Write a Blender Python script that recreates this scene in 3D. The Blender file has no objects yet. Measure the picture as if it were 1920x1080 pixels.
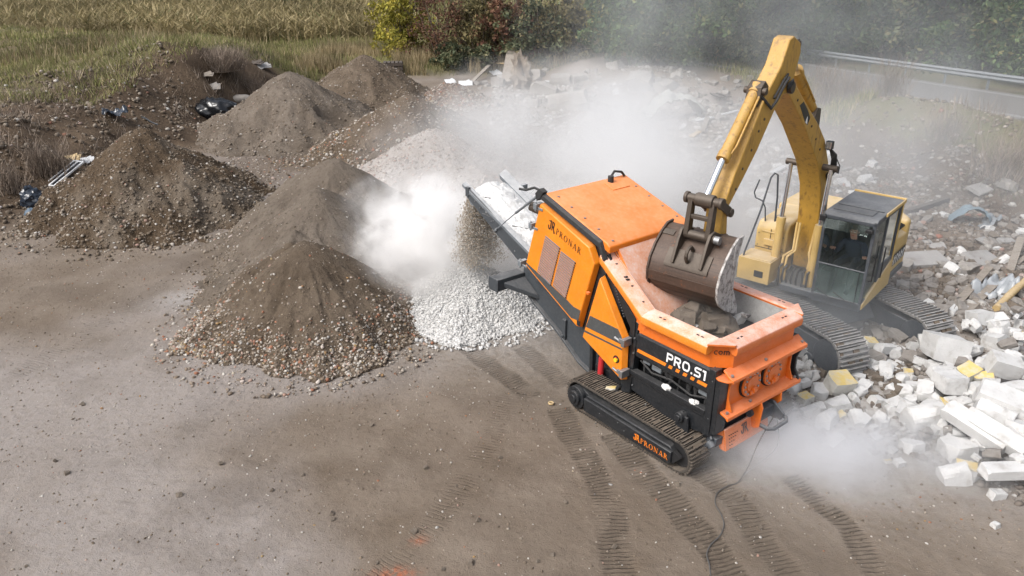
import bpy, bmesh, math, random
import numpy as np
from mathutils import Vector, Matrix
random.seed(7); RNG = np.random.default_rng(11)
SC = bpy.context.scene; COL = SC.collection
R = math.radians

# ------------------------------------------------------------------ camera
CAM_H, CAM_F, CAM_T = 7.0, 1450.0, R(24)
cd = bpy.data.cameras.new("camera"); cam = bpy.data.objects.new("camera", cd); COL.objects.link(cam)
cam.location = (0, 0, CAM_H); cam.rotation_euler = (R(90) - CAM_T, 0, 0)
cd.sensor_width = 36; cd.lens = 36 * CAM_F / 1920; cd.clip_start = .1; cd.clip_end = 6000
SC.camera = cam
def G(u, v, z=0.0):
    """the point of the level z that stands at this place of the 1920 x 1080 survey picture"""
    c, s = math.cos(CAM_T), math.sin(CAM_T); a = (u - 960) / CAM_F; b = (540 - v) / CAM_F
    d = Vector((a, c + b * s, -s + b * c)); t = (z - CAM_H) / d.z
    return Vector((0, 0, CAM_H)) + d * t

# ------------------------------------------------------------------ node helpers
def new_mat(name):
    m = bpy.data.materials.new(name); m.use_nodes = True; nt = m.node_tree; nt.nodes.clear()
    return m, nt
def N(nt, t, **kw):
    n = nt.nodes.new(t)
    for k, v in kw.items():
        if k.startswith('i_'):
            key = k[2:]; key = int(key) if key.isdigit() else key.replace('_', ' ')
            n.inputs[key].default_value = v
        else: setattr(n, k, v)
    return n
def L(nt, a, b): nt.links.new(a, b)
def ramp(nt, src, stops, interp='LINEAR'):
    n = nt.nodes.new('ShaderNodeValToRGB'); e = n.color_ramp.elements; n.color_ramp.interpolation = interp
    while len(e) < len(stops): e.new(.5)
    for k, (p, c) in enumerate(stops):
        e[k].position = p; e[k].color = (*c, 1) if len(c) == 3 else c
    if src is not None: L(nt, src, n.inputs[0])
    return n
def noise(nt, vec, scale, detail=4, rough=.55, dist=0):
    n = N(nt, 'ShaderNodeTexNoise'); n.inputs['Scale'].default_value = scale; n.inputs['Detail'].default_value = detail
    n.inputs['Roughness'].default_value = rough; n.inputs['Distortion'].default_value = dist
    if vec is not None: L(nt, vec, n.inputs['Vector'])
    return n
def mixc(nt, f, a, b, mode='MIX'):
    n = N(nt, 'ShaderNodeMix', data_type='RGBA', blend_type=mode)
    for s, v in ((0, f), (6, a), (7, b)):
        if hasattr(v, 'is_linked') or hasattr(v, 'links'): L(nt, v, n.inputs[s])
        elif isinstance(v, (int, float)): n.inputs[s].default_value = v
        else: n.inputs[s].default_value = (*v, 1)
    return n.outputs[2]
def mathn(nt, op, a, b=None, clamp=False):
    n = N(nt, 'ShaderNodeMath', operation=op, use_clamp=clamp)
    for k, v in ((0, a), (1, b)):
        if v is None: continue
        if isinstance(v, (int, float)): n.inputs[k].default_value = v
        else: L(nt, v, n.inputs[k])
    return n.outputs[0]
def maprange(nt, v, a, b, c=0., d=1.):
    n = N(nt, 'ShaderNodeMapRange'); n.inputs[1].default_value = a; n.inputs[2].default_value = b
    n.inputs[3].default_value = c; n.inputs[4].default_value = d; L(nt, v, n.inputs[0]); return n.outputs[0]
def finish(nt, col, rough=.7, metal=0., bump=None, bstr=.3, bdist=.02, spec=None):
    b = N(nt, 'ShaderNodeBsdfPrincipled'); o = N(nt, 'ShaderNodeOutputMaterial')
    if isinstance(col, (tuple, list)): b.inputs['Base Color'].default_value = (*col, 1)
    else: L(nt, col, b.inputs['Base Color'])
    if isinstance(rough, (int, float)): b.inputs['Roughness'].default_value = rough
    else: L(nt, rough, b.inputs['Roughness'])
    b.inputs['Metallic'].default_value = metal
    if spec is not None: b.inputs['Specular IOR Level'].default_value = spec
    if bump is not None:
        k = N(nt, 'ShaderNodeBump'); k.inputs['Strength'].default_value = bstr; k.inputs['Distance'].default_value = bdist
        L(nt, bump, k.inputs['Height']); L(nt, k.outputs[0], b.inputs['Normal'])
    L(nt, b.outputs[0], o.inputs['Surface']); return b
def coords(nt): return N(nt, 'ShaderNodeTexCoord').outputs['Object']

def paint_mat(name, base, dust_col=(.62, .56, .52), dust=.5, up=.6, rough=.42, wear=None, wear_amt=.0, scale=1.0, metal=0., streak=None):
    """sheet metal paint: settled dust lies on surfaces that face up, plus blotchy wear with shapes of its own"""
    m, nt = new_mat(name); co = coords(nt)
    n1 = noise(nt, co, 3.2 * scale, 6, .65).outputs[0]; n2 = noise(nt, co, 26 * scale, 4, .7).outputs[0]
    col = mixc(nt, maprange(nt, n1, .3, .75), tuple(c * .86 for c in base), tuple(min(1, c * 1.08) for c in base))
    if wear:
        w = mathn(nt, 'MULTIPLY', maprange(nt, noise(nt, co, 7 * scale, 8, .75).outputs[0], .62 - wear_amt, .70 - wear_amt), .9)
        col = mixc(nt, w, col, wear)
    if streak:
        mp = N(nt, 'ShaderNodeMapping'); mp.inputs['Scale'].default_value = streak[1]; L(nt, co, mp.inputs['Vector'])
        s = maprange(nt, noise(nt, mp.outputs[0], 6 * scale, 5, .7).outputs[0], .52, .66)
        col = mixc(nt, mathn(nt, 'MULTIPLY', s, streak[2]), col, streak[0])
    geo = N(nt, 'ShaderNodeNewGeometry'); sx = N(nt, 'ShaderNodeSeparateXYZ'); L(nt, geo.outputs['Normal'], sx.inputs[0])
    upm = maprange(nt, sx.outputs[2], up - .35, up + .35)
    blot = maprange(nt, mathn(nt, 'ADD', mathn(nt, 'MULTIPLY', n1, .7), mathn(nt, 'MULTIPLY', n2, .3)), .36, .62)
    thin = maprange(nt, n2, .45, .8, 0, .10)
    f = mathn(nt, 'ADD', mathn(nt, 'MULTIPLY', mathn(nt, 'MULTIPLY', upm, dust), maprange(nt, blot, 0, 1, .35, 1.)), thin, clamp=True)
    col = mixc(nt, f, col, dust_col)
    rg = maprange(nt, f, 0, .6, rough, .85)
    finish(nt, col, rg, metal, bump=n2, bstr=.06, bdist=.004)
    return m

M = {}
M['orange'] = paint_mat('orange_paint', (.76, .20, .016), (.86, .50, .33), .48, .74, scale=.55)
M['orange_side'] = paint_mat('orange_door_paint', (.74, .225, .010), (.74, .50, .36), .20, .8, rough=.36)
M['orange_dusty'] = paint_mat('dusty_orange_paint', (.72, .20, .03), (.72, .60, .54), .85, .35, rough=.6, wear=(.70, .56, .50), wear_amt=.05)
M['orange_shaded'] = paint_mat('shaded_orange_paint', (.70, .15, .014), (.74, .48, .36), .28, .75)  # same orange as the door, reddened and darkened: shade put into the colour
M['black'] = paint_mat('black_chassis_paint', (.012, .014, .017), (.30, .29, .28), .20, .8, rough=.38)
M['anthra'] = paint_mat('anthracite_paint', (.045, .052, .060), (.34, .33, .32), .40, .7, rough=.45)
M['band'] = paint_mat('grey_band_decal', (.060, .064, .066), (.40, .36, .33), .25, .7, rough=.45)
M['galv'] = paint_mat('dusty_grey_steel', (.17, .19, .21), (.55, .55, .55), .75, .4, rough=.5, metal=.2)
M['rail'] = paint_mat('bare_steel', (.30, .31, .32), (.5, .5, .5), .4, .5, rough=.35, metal=.7)
M['yellow'] = paint_mat('weathered_yellow_paint', (.47, .265, .042), (.52, .43, .33), .38, .6, rough=.5, wear=(.085, .042, .02), wear_amt=-.02, scale=1.5, streak=((.17, .088, .026), (1.6, 1.2, .45), .75))
M['yellow_body'] = paint_mat('faded_yellow_paint', (.53, .36, .125), (.56, .50, .42), .55, .5, rough=.55, wear=(.12, .07, .03), wear_amt=-.10)
M['rust'] = paint_mat('bucket_steel', (.066, .041, .030), (.30, .23, .18), .30, .75, rough=.5, wear=(.19, .068, .022), wear_amt=.03, metal=.15, streak=((.020, .014, .011), (2.2, .22, 5.5), .9), scale=1.3)
M['pinsteel'] = paint_mat('worn_linkage_steel', (.075, .058, .045), (.32, .28, .24), .30, .6, rough=.5, wear=(.028, .02, .016), wear_amt=.03, metal=.4)
M['caked'] = paint_mat('plaster_caked_steel', (.44, .42, .40), (.66, .65, .64), .25, -.35, rough=.85, wear=(.060, .044, .036), wear_amt=.14, scale=1.1)
M['shoe'] = paint_mat('track_shoe_steel', (.055, .047, .040), (.20, .165, .13), .85, .35, rough=.75, wear=(.20, .155, .115), wear_amt=.05, scale=2.2)
M['shoe_grey'] = paint_mat('dusty_track_shoe_steel', (.16, .155, .15), (.36, .35, .34), .8, .3, rough=.8, scale=2)
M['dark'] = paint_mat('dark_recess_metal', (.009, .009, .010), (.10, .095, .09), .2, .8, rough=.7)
M['rubber'] = paint_mat('black_rubber', (.018, .018, .019), (.22, .21, .20), .25, .7, rough=.7)
M['cabgrey'] = paint_mat('dark_cab_frame_paint', (.055, .062, .072), (.38, .38, .38), .35, .6, rough=.5)
M['chrome'] = paint_mat('polished_rod_steel', (.75, .76, .78), (.6, .6, .6), .1, .9, rough=.16, metal=.9)
def flat_mat(name, c, rough=.6, metal=0., spec=None):
    m, nt = new_mat(name); co = coords(nt); n = noise(nt, co, 9, 5).outputs[0]
    finish(nt, mixc(nt, n, tuple(x * .8 for x in c), tuple(min(1, x * 1.15) for x in c)), rough, metal, spec=spec); return m
M['slat'] = flat_mat('grey_louvre_paint', (.20, .185, .20), .55)
M['white'] = flat_mat('white_lettering', (.82, .82, .82), .5)
M['ink'] = flat_mat('dark_brown_lettering', (.035, .018, .012), .5)
M['stripe'] = flat_mat('orange_lettering', (.78, .21, .015), .5)
M['red'] = flat_mat('red_cylinder_paint', (.50, .03, .035), .4)
M['blackflat'] = flat_mat('black_plastic_part', (.015, .015, .016), .5)
M['yellowflat'] = flat_mat('yellow_plastic', (.75, .50, .02), .4)
M['skin'] = flat_mat('skin', (.58, .33, .25), .55)
M['jacket'] = flat_mat('navy_work_jacket', (.040, .050, .080), .85)
M['trousers'] = flat_mat('dark_trousers', (.03, .032, .04), .9)
M['hair'] = flat_mat('short_grey_hair', (.07, .055, .045), .8)
M['seat'] = flat_mat('seat_fabric', (.12, .12, .125), .9)
M['plasticbag'] = flat_mat('black_bag_plastic', (.020, .028, .042), .22)
M['bluebag'] = flat_mat('blue_grey_bag_plastic', (.085, .125, .17), .4)
M['blacktarp'] = flat_mat('black_sheet_plastic', (.010, .011, .013), .18)
M['whiteplastic'] = flat_mat('white_scrap_plastic', (.66, .67, .68), .4)
M['greyfilm'] = flat_mat('grey_film_plastic', (.33, .35, .37), .35)
M['cable'] = flat_mat('grey_cable_sheath', (.09, .085, .08), .6)
M['wood'] = paint_mat('weathered_board', (.22, .18, .14), (.40, .38, .35), .4, .6, rough=.85, streak=((.10, .075, .05), (.5, 3, 3), .7))
M['palewood'] = paint_mat('pale_round_pole', (.50, .36, .17), (.5, .45, .38), .3, .6, rough=.75, streak=((.28, .17, .07), (.5, 3, 3), .7))
M['darkwood'] = paint_mat('rotten_dark_board', (.055, .042, .034), (.22, .2, .18), .3, .7, rough=.9)
def block_mat(name, c, c2, dirt, coat=None):
    m, nt = new_mat(name); co = coords(nt)
    oi = N(nt, 'ShaderNodeObjectInfo'); ad = N(nt, 'ShaderNodeVectorMath', operation='ADD'); L(nt, co, ad.inputs[0]); L(nt, oi.outputs['Random'], ad.inputs[1])
    n1 = noise(nt, ad.outputs[0], 2.4, 7, .62).outputs[0]; n2 = noise(nt, co, 34, 5, .7).outputs[0]; vo = N(nt, 'ShaderNodeTexVoronoi'); vo.inputs['Scale'].default_value = 28; L(nt, co, vo.inputs['Vector'])
    col = mixc(nt, maprange(nt, n1, .35, .68), c, c2)
    col = mixc(nt, maprange(nt, oi.outputs['Random'], 0, 1, 0, .35), col, tuple(x * .72 for x in c))
    col = mixc(nt, maprange(nt, n1, .54, .74, 0, .7), col, dirt); col = mixc(nt, maprange(nt, n2, .60, .75, 0, .35), col, dirt)
    if coat:
        sz = N(nt, 'ShaderNodeSeparateXYZ'); L(nt, N(nt, 'ShaderNodeTexCoord').outputs['Normal'], sz.inputs[0]); col = mixc(nt, mathn(nt, 'MULTIPLY', maprange(nt, sz.outputs[2], .45, .75), maprange(nt, n1, .62, .40, .25, 1.)), col, coat)
    finish(nt, col, .92, bump=mathn(nt, 'ADD', n2, mathn(nt, 'MULTIPLY', n1, 2.2)), bstr=.55, bdist=.02); return m
M['block'] = block_mat('white_aerated_concrete', (.62, .618, .61), (.52, .515, .505), (.33, .305, .275))
M['blockyellow'] = block_mat('yellow_coated_concrete', (.60, .585, .54), (.54, .52, .46), (.36, .33, .28), (.62, .47, .17))
M['greyrock'] = block_mat('grey_concrete_rubble', (.27, .25, .23), (.20, .18, .16), (.145, .122, .10))
M['palerock'] = block_mat('pale_boulder', (.33, .31, .285), (.25, .23, .21), (.17, .145, .12))
M['brownrock'] = block_mat('soil_coated_rubble', (.135, .108, .082), (.20, .17, .14), (.085, .062, .045))
M['slab'] = block_mat('grey_slab', (.34, .33, .32), (.27, .26, .25), (.20, .18, .16))

def glass_mat(name, tint, refl=.12, film=.15, filmc=(.45, .47, .46)):
    m, nt = new_mat(name); o = N(nt, 'ShaderNodeOutputMaterial')
    t = N(nt, 'ShaderNodeBsdfTransparent'); t.inputs[0].default_value = (*tint, 1)
    g = N(nt, 'ShaderNodeBsdfGlossy'); g.inputs['Roughness'].default_value = .06; g.inputs[0].default_value = (.8, .85, .85, 1)
    d = N(nt, 'ShaderNodeBsdfDiffuse'); d.inputs[0].default_value = (*filmc, 1)
    fr = N(nt, 'ShaderNodeFresnel'); fr.inputs[0].default_value = 1.5
    a = N(nt, 'ShaderNodeMixShader'); L(nt, mathn(nt, 'ADD', fr.outputs[0], refl - .04, clamp=True), a.inputs[0]); L(nt, t.outputs[0], a.inputs[1]); L(nt, g.outputs[0], a.inputs[2])
    b = N(nt, 'ShaderNodeMixShader'); nn = noise(nt, coords(nt), 2.5, 5).outputs[0]
    L(nt, maprange(nt, nn, .3, .75, film * .5, film * 1.6), b.inputs[0]); L(nt, a.outputs[0], b.inputs[1]); L(nt, d.outputs[0], b.inputs[2])
    L(nt, b.outputs[0], o.inputs['Surface']); return m
M['glass'] = glass_mat('dusty_green_cab_glass', (.93, .97, .95), .025, .025, (.30, .36, .35))
M['glass_low'] = glass_mat('dusty_lower_cab_glass', (.60, .74, .70), .05, .16, (.24, .32, .30))
M['lampglass'] = glass_mat('work_lamp_glass', (.9, .9, .9), .2, .3, (.7, .72, .75))

# ------------------------------------------------------------------ object helpers
def tag(o, label=None, cat=None, group=None, kind=None):
    if label: o['label'] = label
    if cat: o['category'] = cat
    if group: o['group'] = group
    if kind: o['kind'] = kind
    return o
def empty(name, loc=(0, 0, 0), rz=0., label=None, cat=None, group=None):
    o = bpy.data.objects.new(name, None); COL.objects.link(o); o.location = loc; o.rotation_euler = (0, 0, rz)
    o.empty_display_size = .2; return tag(o, label, cat, group)
class MB:
    def __init__(s): s.v = []; s.f = []; s.m = []
    def add(s, v, f, mi=0):
        o = len(s.v); s.v += [tuple(p) for p in v]; s.f += [tuple(o + i for i in q) for q in f]; s.m += [mi] * len(f); return s
    def box(s, x0, x1, y0, y1, z0, z1, mi=0, mat=None):
        v = [Vector(p) for p in ((x0, y0, z0), (x1, y0, z0), (x1, y1, z0), (x0, y1, z0), (x0, y0, z1), (x1, y0, z1), (x1, y1, z1), (x0, y1, z1))]
        if mat is not None: v = [mat @ p for p in v]
        return s.add(v, [(0, 3, 2, 1), (4, 5, 6, 7), (0, 1, 5, 4), (1, 2, 6, 5), (2, 3, 7, 6), (3, 0, 4, 7)], mi)
    def loft(s, rings, mi=0, cap=True, closed=True):
        n = len(rings[0]); v = [p for r in rings for p in r]; f = []
        for k in range(len(rings) - 1):
            for i in range(n if closed else n - 1):
                j = (i + 1) % n; f.append((k * n + i, k * n + j, (k + 1) * n + j, (k + 1) * n + i))
        if cap and closed: f += [tuple(range(n))[::-1], tuple(range((len(rings) - 1) * n, len(rings) * n))]
        return s.add(v, f, mi)
    def prism(s, poly, a, b, plane='xz', mi=0):
        def P(p, q, t): return {'xz': (p, t, q), 'xy': (p, q, t), 'yz': (t, p, q)}[plane]
        return s.loft([[P(p, q, a) for p, q in poly], [P(p, q, b) for p, q in poly]], mi)
    def cyl(s, p0, p1, r0, r1=None, n=16, mi=0, cap=True):
        r1 = r0 if r1 is None else r1; p0 = Vector(p0); p1 = Vector(p1); d = (p1 - p0).normalized()
        u = d.orthogonal().normalized(); w = d.cross(u); c = [(math.cos(2 * math.pi * k / n), math.sin(2 * math.pi * k / n)) for k in range(n)]
        return s.loft([[p0 + (u * a + w * b) * r0 for a, b in c], [p1 + (u * a + w * b) * r1 for a, b in c]], mi, cap)
    def bar(s, p0, p1, w, h, mi=0, up=(0, 0, 1)):
        p0 = Vector(p0); p1 = Vector(p1); d = (p1 - p0).normalized(); x = d.cross(Vector(up))
        x = x.normalized() if x.length > 1e-4 else d.orthogonal().normalized(); y = x.cross(d)
        q = [(-w / 2, -h / 2), (w / 2, -h / 2), (w / 2, h / 2), (-w / 2, h / 2)]
        return s.loft([[p + x * a + y * b for a, b in q] for p in (p0, p1)], mi)
    def tube(s, pts, r, n=8, mi=0):
        pts = [Vector(p) for p in pts]; rings = []; u = None
        for k, p in enumerate(pts):
            d = (pts[min(k + 1, len(pts) - 1)] - pts[max(k - 1, 0)]).normalized()
            u = d.orthogonal().normalized() if u is None else (u - d * u.dot(d)).normalized()
            w = d.cross(u); rr = r[k] if isinstance(r, (list, tuple)) else r
            rings.append([p + (u * math.cos(2 * math.pi * i / n) + w * math.sin(2 * math.pi * i / n)) * rr for i in range(n)])
        return s.loft(rings, mi)
    def bolt(s, p, nrm, r=.014, h=.012, mi=0):
        p = Vector(p); return s.cyl(p, p + Vector(nrm) * h, r, r * .9, 6, mi)
    def sheet(s, pts, mi=0): return s.add(pts, [tuple(range(len(pts)))], mi)
    def cut(s):
        s.marks = getattr(s, 'marks', [(0, 0)]); s.marks.append((len(s.v), len(s.f))); return s
    def each(s, name, mats, parent=None, **kw):
        mk = getattr(s, 'marks', [(0, 0)]); 
        if mk[-1] != (len(s.v), len(s.f)): mk.append((len(s.v), len(s.f)))
        out = []
        for (v0, f0), (v1, f1) in zip(mk[:-1], mk[1:]):
            q = MB(); q.v = s.v[v0:v1]; q.f = [tuple(i - v0 for i in t) for t in s.f[f0:f1]]; q.m = s.m[f0:f1]; out.append(q.build(name, mats, parent, **kw))
        return out
    def build(s, name, mats, parent=None, bevel=0., seg=2, angle=35, recalc=True):
        me = bpy.data.meshes.new(name); me.from_pydata(s.v, [], s.f)
        if recalc:
            b = bmesh.new(); b.from_mesh(me); bmesh.ops.recalc_face_normals(b, faces=b.faces); b.to_mesh(me); b.free()
        mats = mats if isinstance(mats, (list, tuple)) else [mats]
        for q in mats: me.materials.append(q)
        me.polygons.foreach_set('material_index', s.m); 
        if angle:
            me.polygons.foreach_set('use_smooth', [True] * len(me.polygons)); me.update(); me.set_sharp_from_angle(angle=R(angle))
        me.update(); o = bpy.data.objects.new(name, me); COL.objects.link(o)
        if parent is not None: o.parent = parent
        if bevel:
            k = o.modifiers.new('edge', 'BEVEL'); k.width = bevel; k.segments = seg; k.limit_method = 'ANGLE'; k.angle_limit = R(40); k.harden_normals = False
        return o
def fast_mesh(name, V, F, mat, parent=None, smooth=False, attrs=None):
    """numpy vertices (n,3) and equal-sized faces (m,k)"""
    me = bpy.data.meshes.new(name); V = np.asarray(V, np.float32); F = np.asarray(F, np.int32); k = F.shape[1]
    me.vertices.add(len(V)); me.vertices.foreach_set('co', V.ravel()); me.loops.add(F.size); me.loops.foreach_set('vertex_index', F.ravel())
    me.polygons.add(len(F)); me.polygons.foreach_set('loop_start', np.arange(0, F.size, k, dtype=np.int32))
    try: me.polygons.foreach_set('loop_total', np.full(len(F), k, np.int32))
    except Exception: pass
    me.update(calc_edges=True)
    if smooth: me.polygons.foreach_set('use_smooth', np.ones(len(F), bool))
    for an, av in (attrs or {}).items():
        av = np.asarray(av, np.float32)
        if av.ndim == 1: a = me.attributes.new(an, 'FLOAT', 'POINT'); a.data.foreach_set('value', av)
        else: a = me.attributes.new(an, 'FLOAT_COLOR', 'POINT'); a.data.foreach_set('color', av.ravel())
    for q in (mat if isinstance(mat, (list, tuple)) else [mat]): me.materials.append(q)
    o = bpy.data.objects.new(name, me); COL.objects.link(o)
    if parent is not None: o.parent = parent
    return o
# ------------------------------------------------------------------ numpy noise
_T = np.random.default_rng(3).random((256, 256)).astype(np.float64)
def vnoise(x, y):
    x = np.asarray(x, float); y = np.asarray(y, float); xi = np.floor(x).astype(int); yi = np.floor(y).astype(int); fx = x - xi; fy = y - yi
    fx = fx * fx * (3 - 2 * fx); fy = fy * fy * (3 - 2 * fy); g = lambda a, b: _T[a & 255, b & 255]
    return (g(xi, yi) * (1 - fx) + g(xi + 1, yi) * fx) * (1 - fy) + (g(xi, yi + 1) * (1 - fx) + g(xi + 1, yi + 1) * fx) * fy
def fbm(x, y, o=4, g=.5):
    s = 0; a = 1; t = 0
    for k in range(o):
        s = s + a * (vnoise(x * 2 ** k + 17.3 * k, y * 2 ** k + 5.1 * k) - .5); t += a; a *= g
    return s / t * 2
def sstep(a, b, x):
    t = np.clip((x - a) / (b - a), 0, 1); return t * t * (3 - 2 * t)
# ------------------------------------------------------------------ lettering (drawn strokes, laid on a plane)
def _rect(x0, y0, x1, y1): return [(x0, y0), (x1, y0), (x1, y1), (x0, y1)]
def _st(p, q, w):
    p = Vector(p); q = Vector(q); d = (q - p).normalized(); n = Vector((-d.y, d.x)) * w / 2
    return [tuple(p - n), tuple(q - n), tuple(q + n), tuple(p + n)]
def _arc(cx, cy, rx, ry, ix, iy, a0, a1, n=14):
    o = []
    for k in range(n):
        a, b = R(a0 + (a1 - a0) * k / n), R(a0 + (a1 - a0) * (k + 1) / n)
        o.append([(cx + rx * math.cos(a), cy + ry * math.sin(a)), (cx + rx * math.cos(b), cy + ry * math.sin(b)), (cx + ix * math.cos(b), cy + iy * math.sin(b)), (cx + ix * math.cos(a), cy + iy * math.sin(a))])
    return o
def _stem(x, w=.15): return [_rect(x, .05, x + w, .95), _rect(x - .09, 0, x + w + .09, .055), _rect(x - .09, .945, x + w + .09, 1)]
SERIF = {
 'P': (_stem(.12) + _arc(.27, .74, .40, .26, .24, .205, -90, 90), .78),
 'R': (_stem(.12) + _arc(.27, .74, .38, .26, .22, .205, -90, 90) + [_st((.40, .50), (.78, .03), .15), _rect(.66, 0, .92, .055)], .98),
 'O': (_arc(.46, .5, .44, .52, .27, .46, 0, 360, 28), 1.02),
 'N': ([_rect(.14, .05, .20, .95), _rect(.76, .05, .82, .95), _st((.17, .97), (.80, .03), .15), _rect(.02, 0, .32, .055), _rect(.62, .945, .96, 1), _rect(.0, .945, .2, 1)], 1.04),
 'A': ([_st((.16, .03), (.46, .98), .06), _st((.46, .99), (.80, .03), .16), _rect(.25, .30, .66, .355), _rect(.02, 0, .30, .055), _rect(.64, 0, .97, .055)], 1.0)}
SANS = {
 'P': ([_rect(0, 0, .2, 1), _rect(.2, .8, .62, 1), _rect(.2, .36, .62, .55)] + _arc(.62, .68, .27, .32, .08, .125, -90, 90, 10), .98),
 'R': ([_rect(0, 0, .2, 1), _rect(.2, .8, .62, 1), _rect(.2, .36, .62, .55), _st((.52, .40), (.84, .0), .22)] + _arc(.62, .68, .27, .32, .08, .125, -90, 90, 10), 1.04),
 'O': ([_rect(.34, .8, .66, 1), _rect(.34, 0, .66, .2)] + _arc(.34, .5, .34, .5, .14, .30, 90, 270, 12) + _arc(.66, .5, .34, .5, .14, .30, -90, 90, 12), 1.10),
 '.': ([_rect(0, 0, .22, .2)], .34),
 'S': ([_rect(.28, .8, .86, 1), _rect(.28, .42, .60, .60), _rect(.02, 0, .60, .2)] + _arc(.28, .71, .27, .29, .08, .11, 90, 270, 8) + _arc(.60, .30, .27, .30, .08, .12, -90, 90, 8), .96),
 '1': ([_rect(.24, 0, .46, 1), _rect(0, .8, .24, 1)], .56),
 'c': ([_rect(.25, .58, .55, .74), _rect(.25, 0, .55, .16)] + _arc(.28, .37, .28, .37, .11, .21, 90, 270, 8), .66),
 'o': (_arc(.34, .37, .34, .37, .17, .21, 0, 360, 16), .78),
 'm': ([_rect(0, 0, .17, .74), _rect(.38, 0, .55, .6), _rect(.76, 0, .93, .6), _rect(.17, .58, .80, .74)], 1.04)}
# the maker's emblem: a hooked J, a barred stem and an R leg run together
EMBLEM = ([_rect(.30, .30, .44, 1), _rect(.02, .30, .16, .42), _rect(.10, .80, .34, .92), _rect(.52, .34, .64, 1), _rect(.74, .50, .86, 1), _rect(.64, .88, .78, 1), _rect(.64, .50, .76, .61), _st((.70, .54), (.98, .02), .15)]
          + _arc(.23, .30, .21, .26, .07, .12, 180, 360, 8) + _arc(.58, .34, .06, .26, .0, .0, 180, 360, 4), 1.1)
def lettering(name, text, font, origin, ux, uy, h, mat, parent, wide=1., gap=.06, off=.004, emblem=0.):
    """flat sheet letters; ux and uy are unit vectors along the line and up it"""
    o = Vector(origin); ux = Vector(ux).normalized(); uy = Vector(uy).normalized(); nn = ux.cross(uy).normalized(); b = MB(); x = 0.
    lst = ([(EMBLEM, emblem)] if emblem else []) + [(font[c], 1.) for c in text]
    for (polys, adv), sc in lst:
        for k, pl in enumerate(polys):
            b.sheet([o + ux * ((x + p * sc * wide) * h) + uy * ((q * sc - (sc - 1) * .35) * h) + nn * (off + .0006 * (k % 3)) for p, q in pl])
        x += adv * sc * wide + gap
    return b.build(name, mat, parent, angle=0, recalc=False)
# ================================================================== the crusher (local x = along, towards the hopper end; y = across; z = up)
A0 = Vector((1.01, 10.81, 0)); CY = R(-52)
cr = empty('rock_crusher', A0, CY, 'orange and black tracked crusher with a white-lettered side and raised discharge conveyor', 'crusher')
MID = 1.25
# ---- crawler tracks
def track_loop(x0, x1, zc, r, n):
    per = 2 * (x1 - x0) + 2 * math.pi * r; out = []
    for k in range(n):
        s = per * k / n
        if s < x1 - x0: out.append((x0 + s, zc + r, 0.))
        elif s < x1 - x0 + math.pi * r: a = (s - (x1 - x0)) / r; out.append((x1 + r * math.sin(a), zc + r * math.cos(a), a))
        elif s < 2 * (x1 - x0) + math.pi * r: out.append((x1 - (s - (x1 - x0) - math.pi * r), zc - r, math.pi))
        else: a = math.pi + (s - 2 * (x1 - x0) - math.pi * r) / r; out.append((x0 + r * math.sin(a), zc + r * math.cos(a), a))
    return out, per / n
def shoes(x0, x1, zc, r, n, y0, y1, grous=.035, th=.022, jit=.004):
    b = MB(); lp, pitch = track_loop(x0, x1, zc, r, n)
    for x, z, a in lp:
        mt = Matrix.Translation((x, 0, z)) @ Matrix.Rotation(a, 4, 'Y'); w = pitch * .47
        b.box(-w, w, y0, y1, -.01, th, 0, mt)
        for q in (-.30, .20):
            j = random.uniform(-jit, jit); b.box(pitch * q - .008, pitch * q + .010, y0 + .004, y1 - .004, th, th + grous + j, 0, mt)
        b.box(-w * .8, w * .8, (y0 + y1) / 2 - .07, (y0 + y1) / 2 + .07, -.06, -.01, 0, mt)
        for _ in range(2):          # mud packed between the bars
            yy = random.uniform(y0 + .01, y1 - .16); b.box(-w * .55, w * .30, yy, yy + random.uniform(.05, .15), th, th + random.uniform(.006, .034), 1, mt)
    return b
M['mud'] = flat_mat('packed_mud', (.135, .105, .078), .95)
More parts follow.
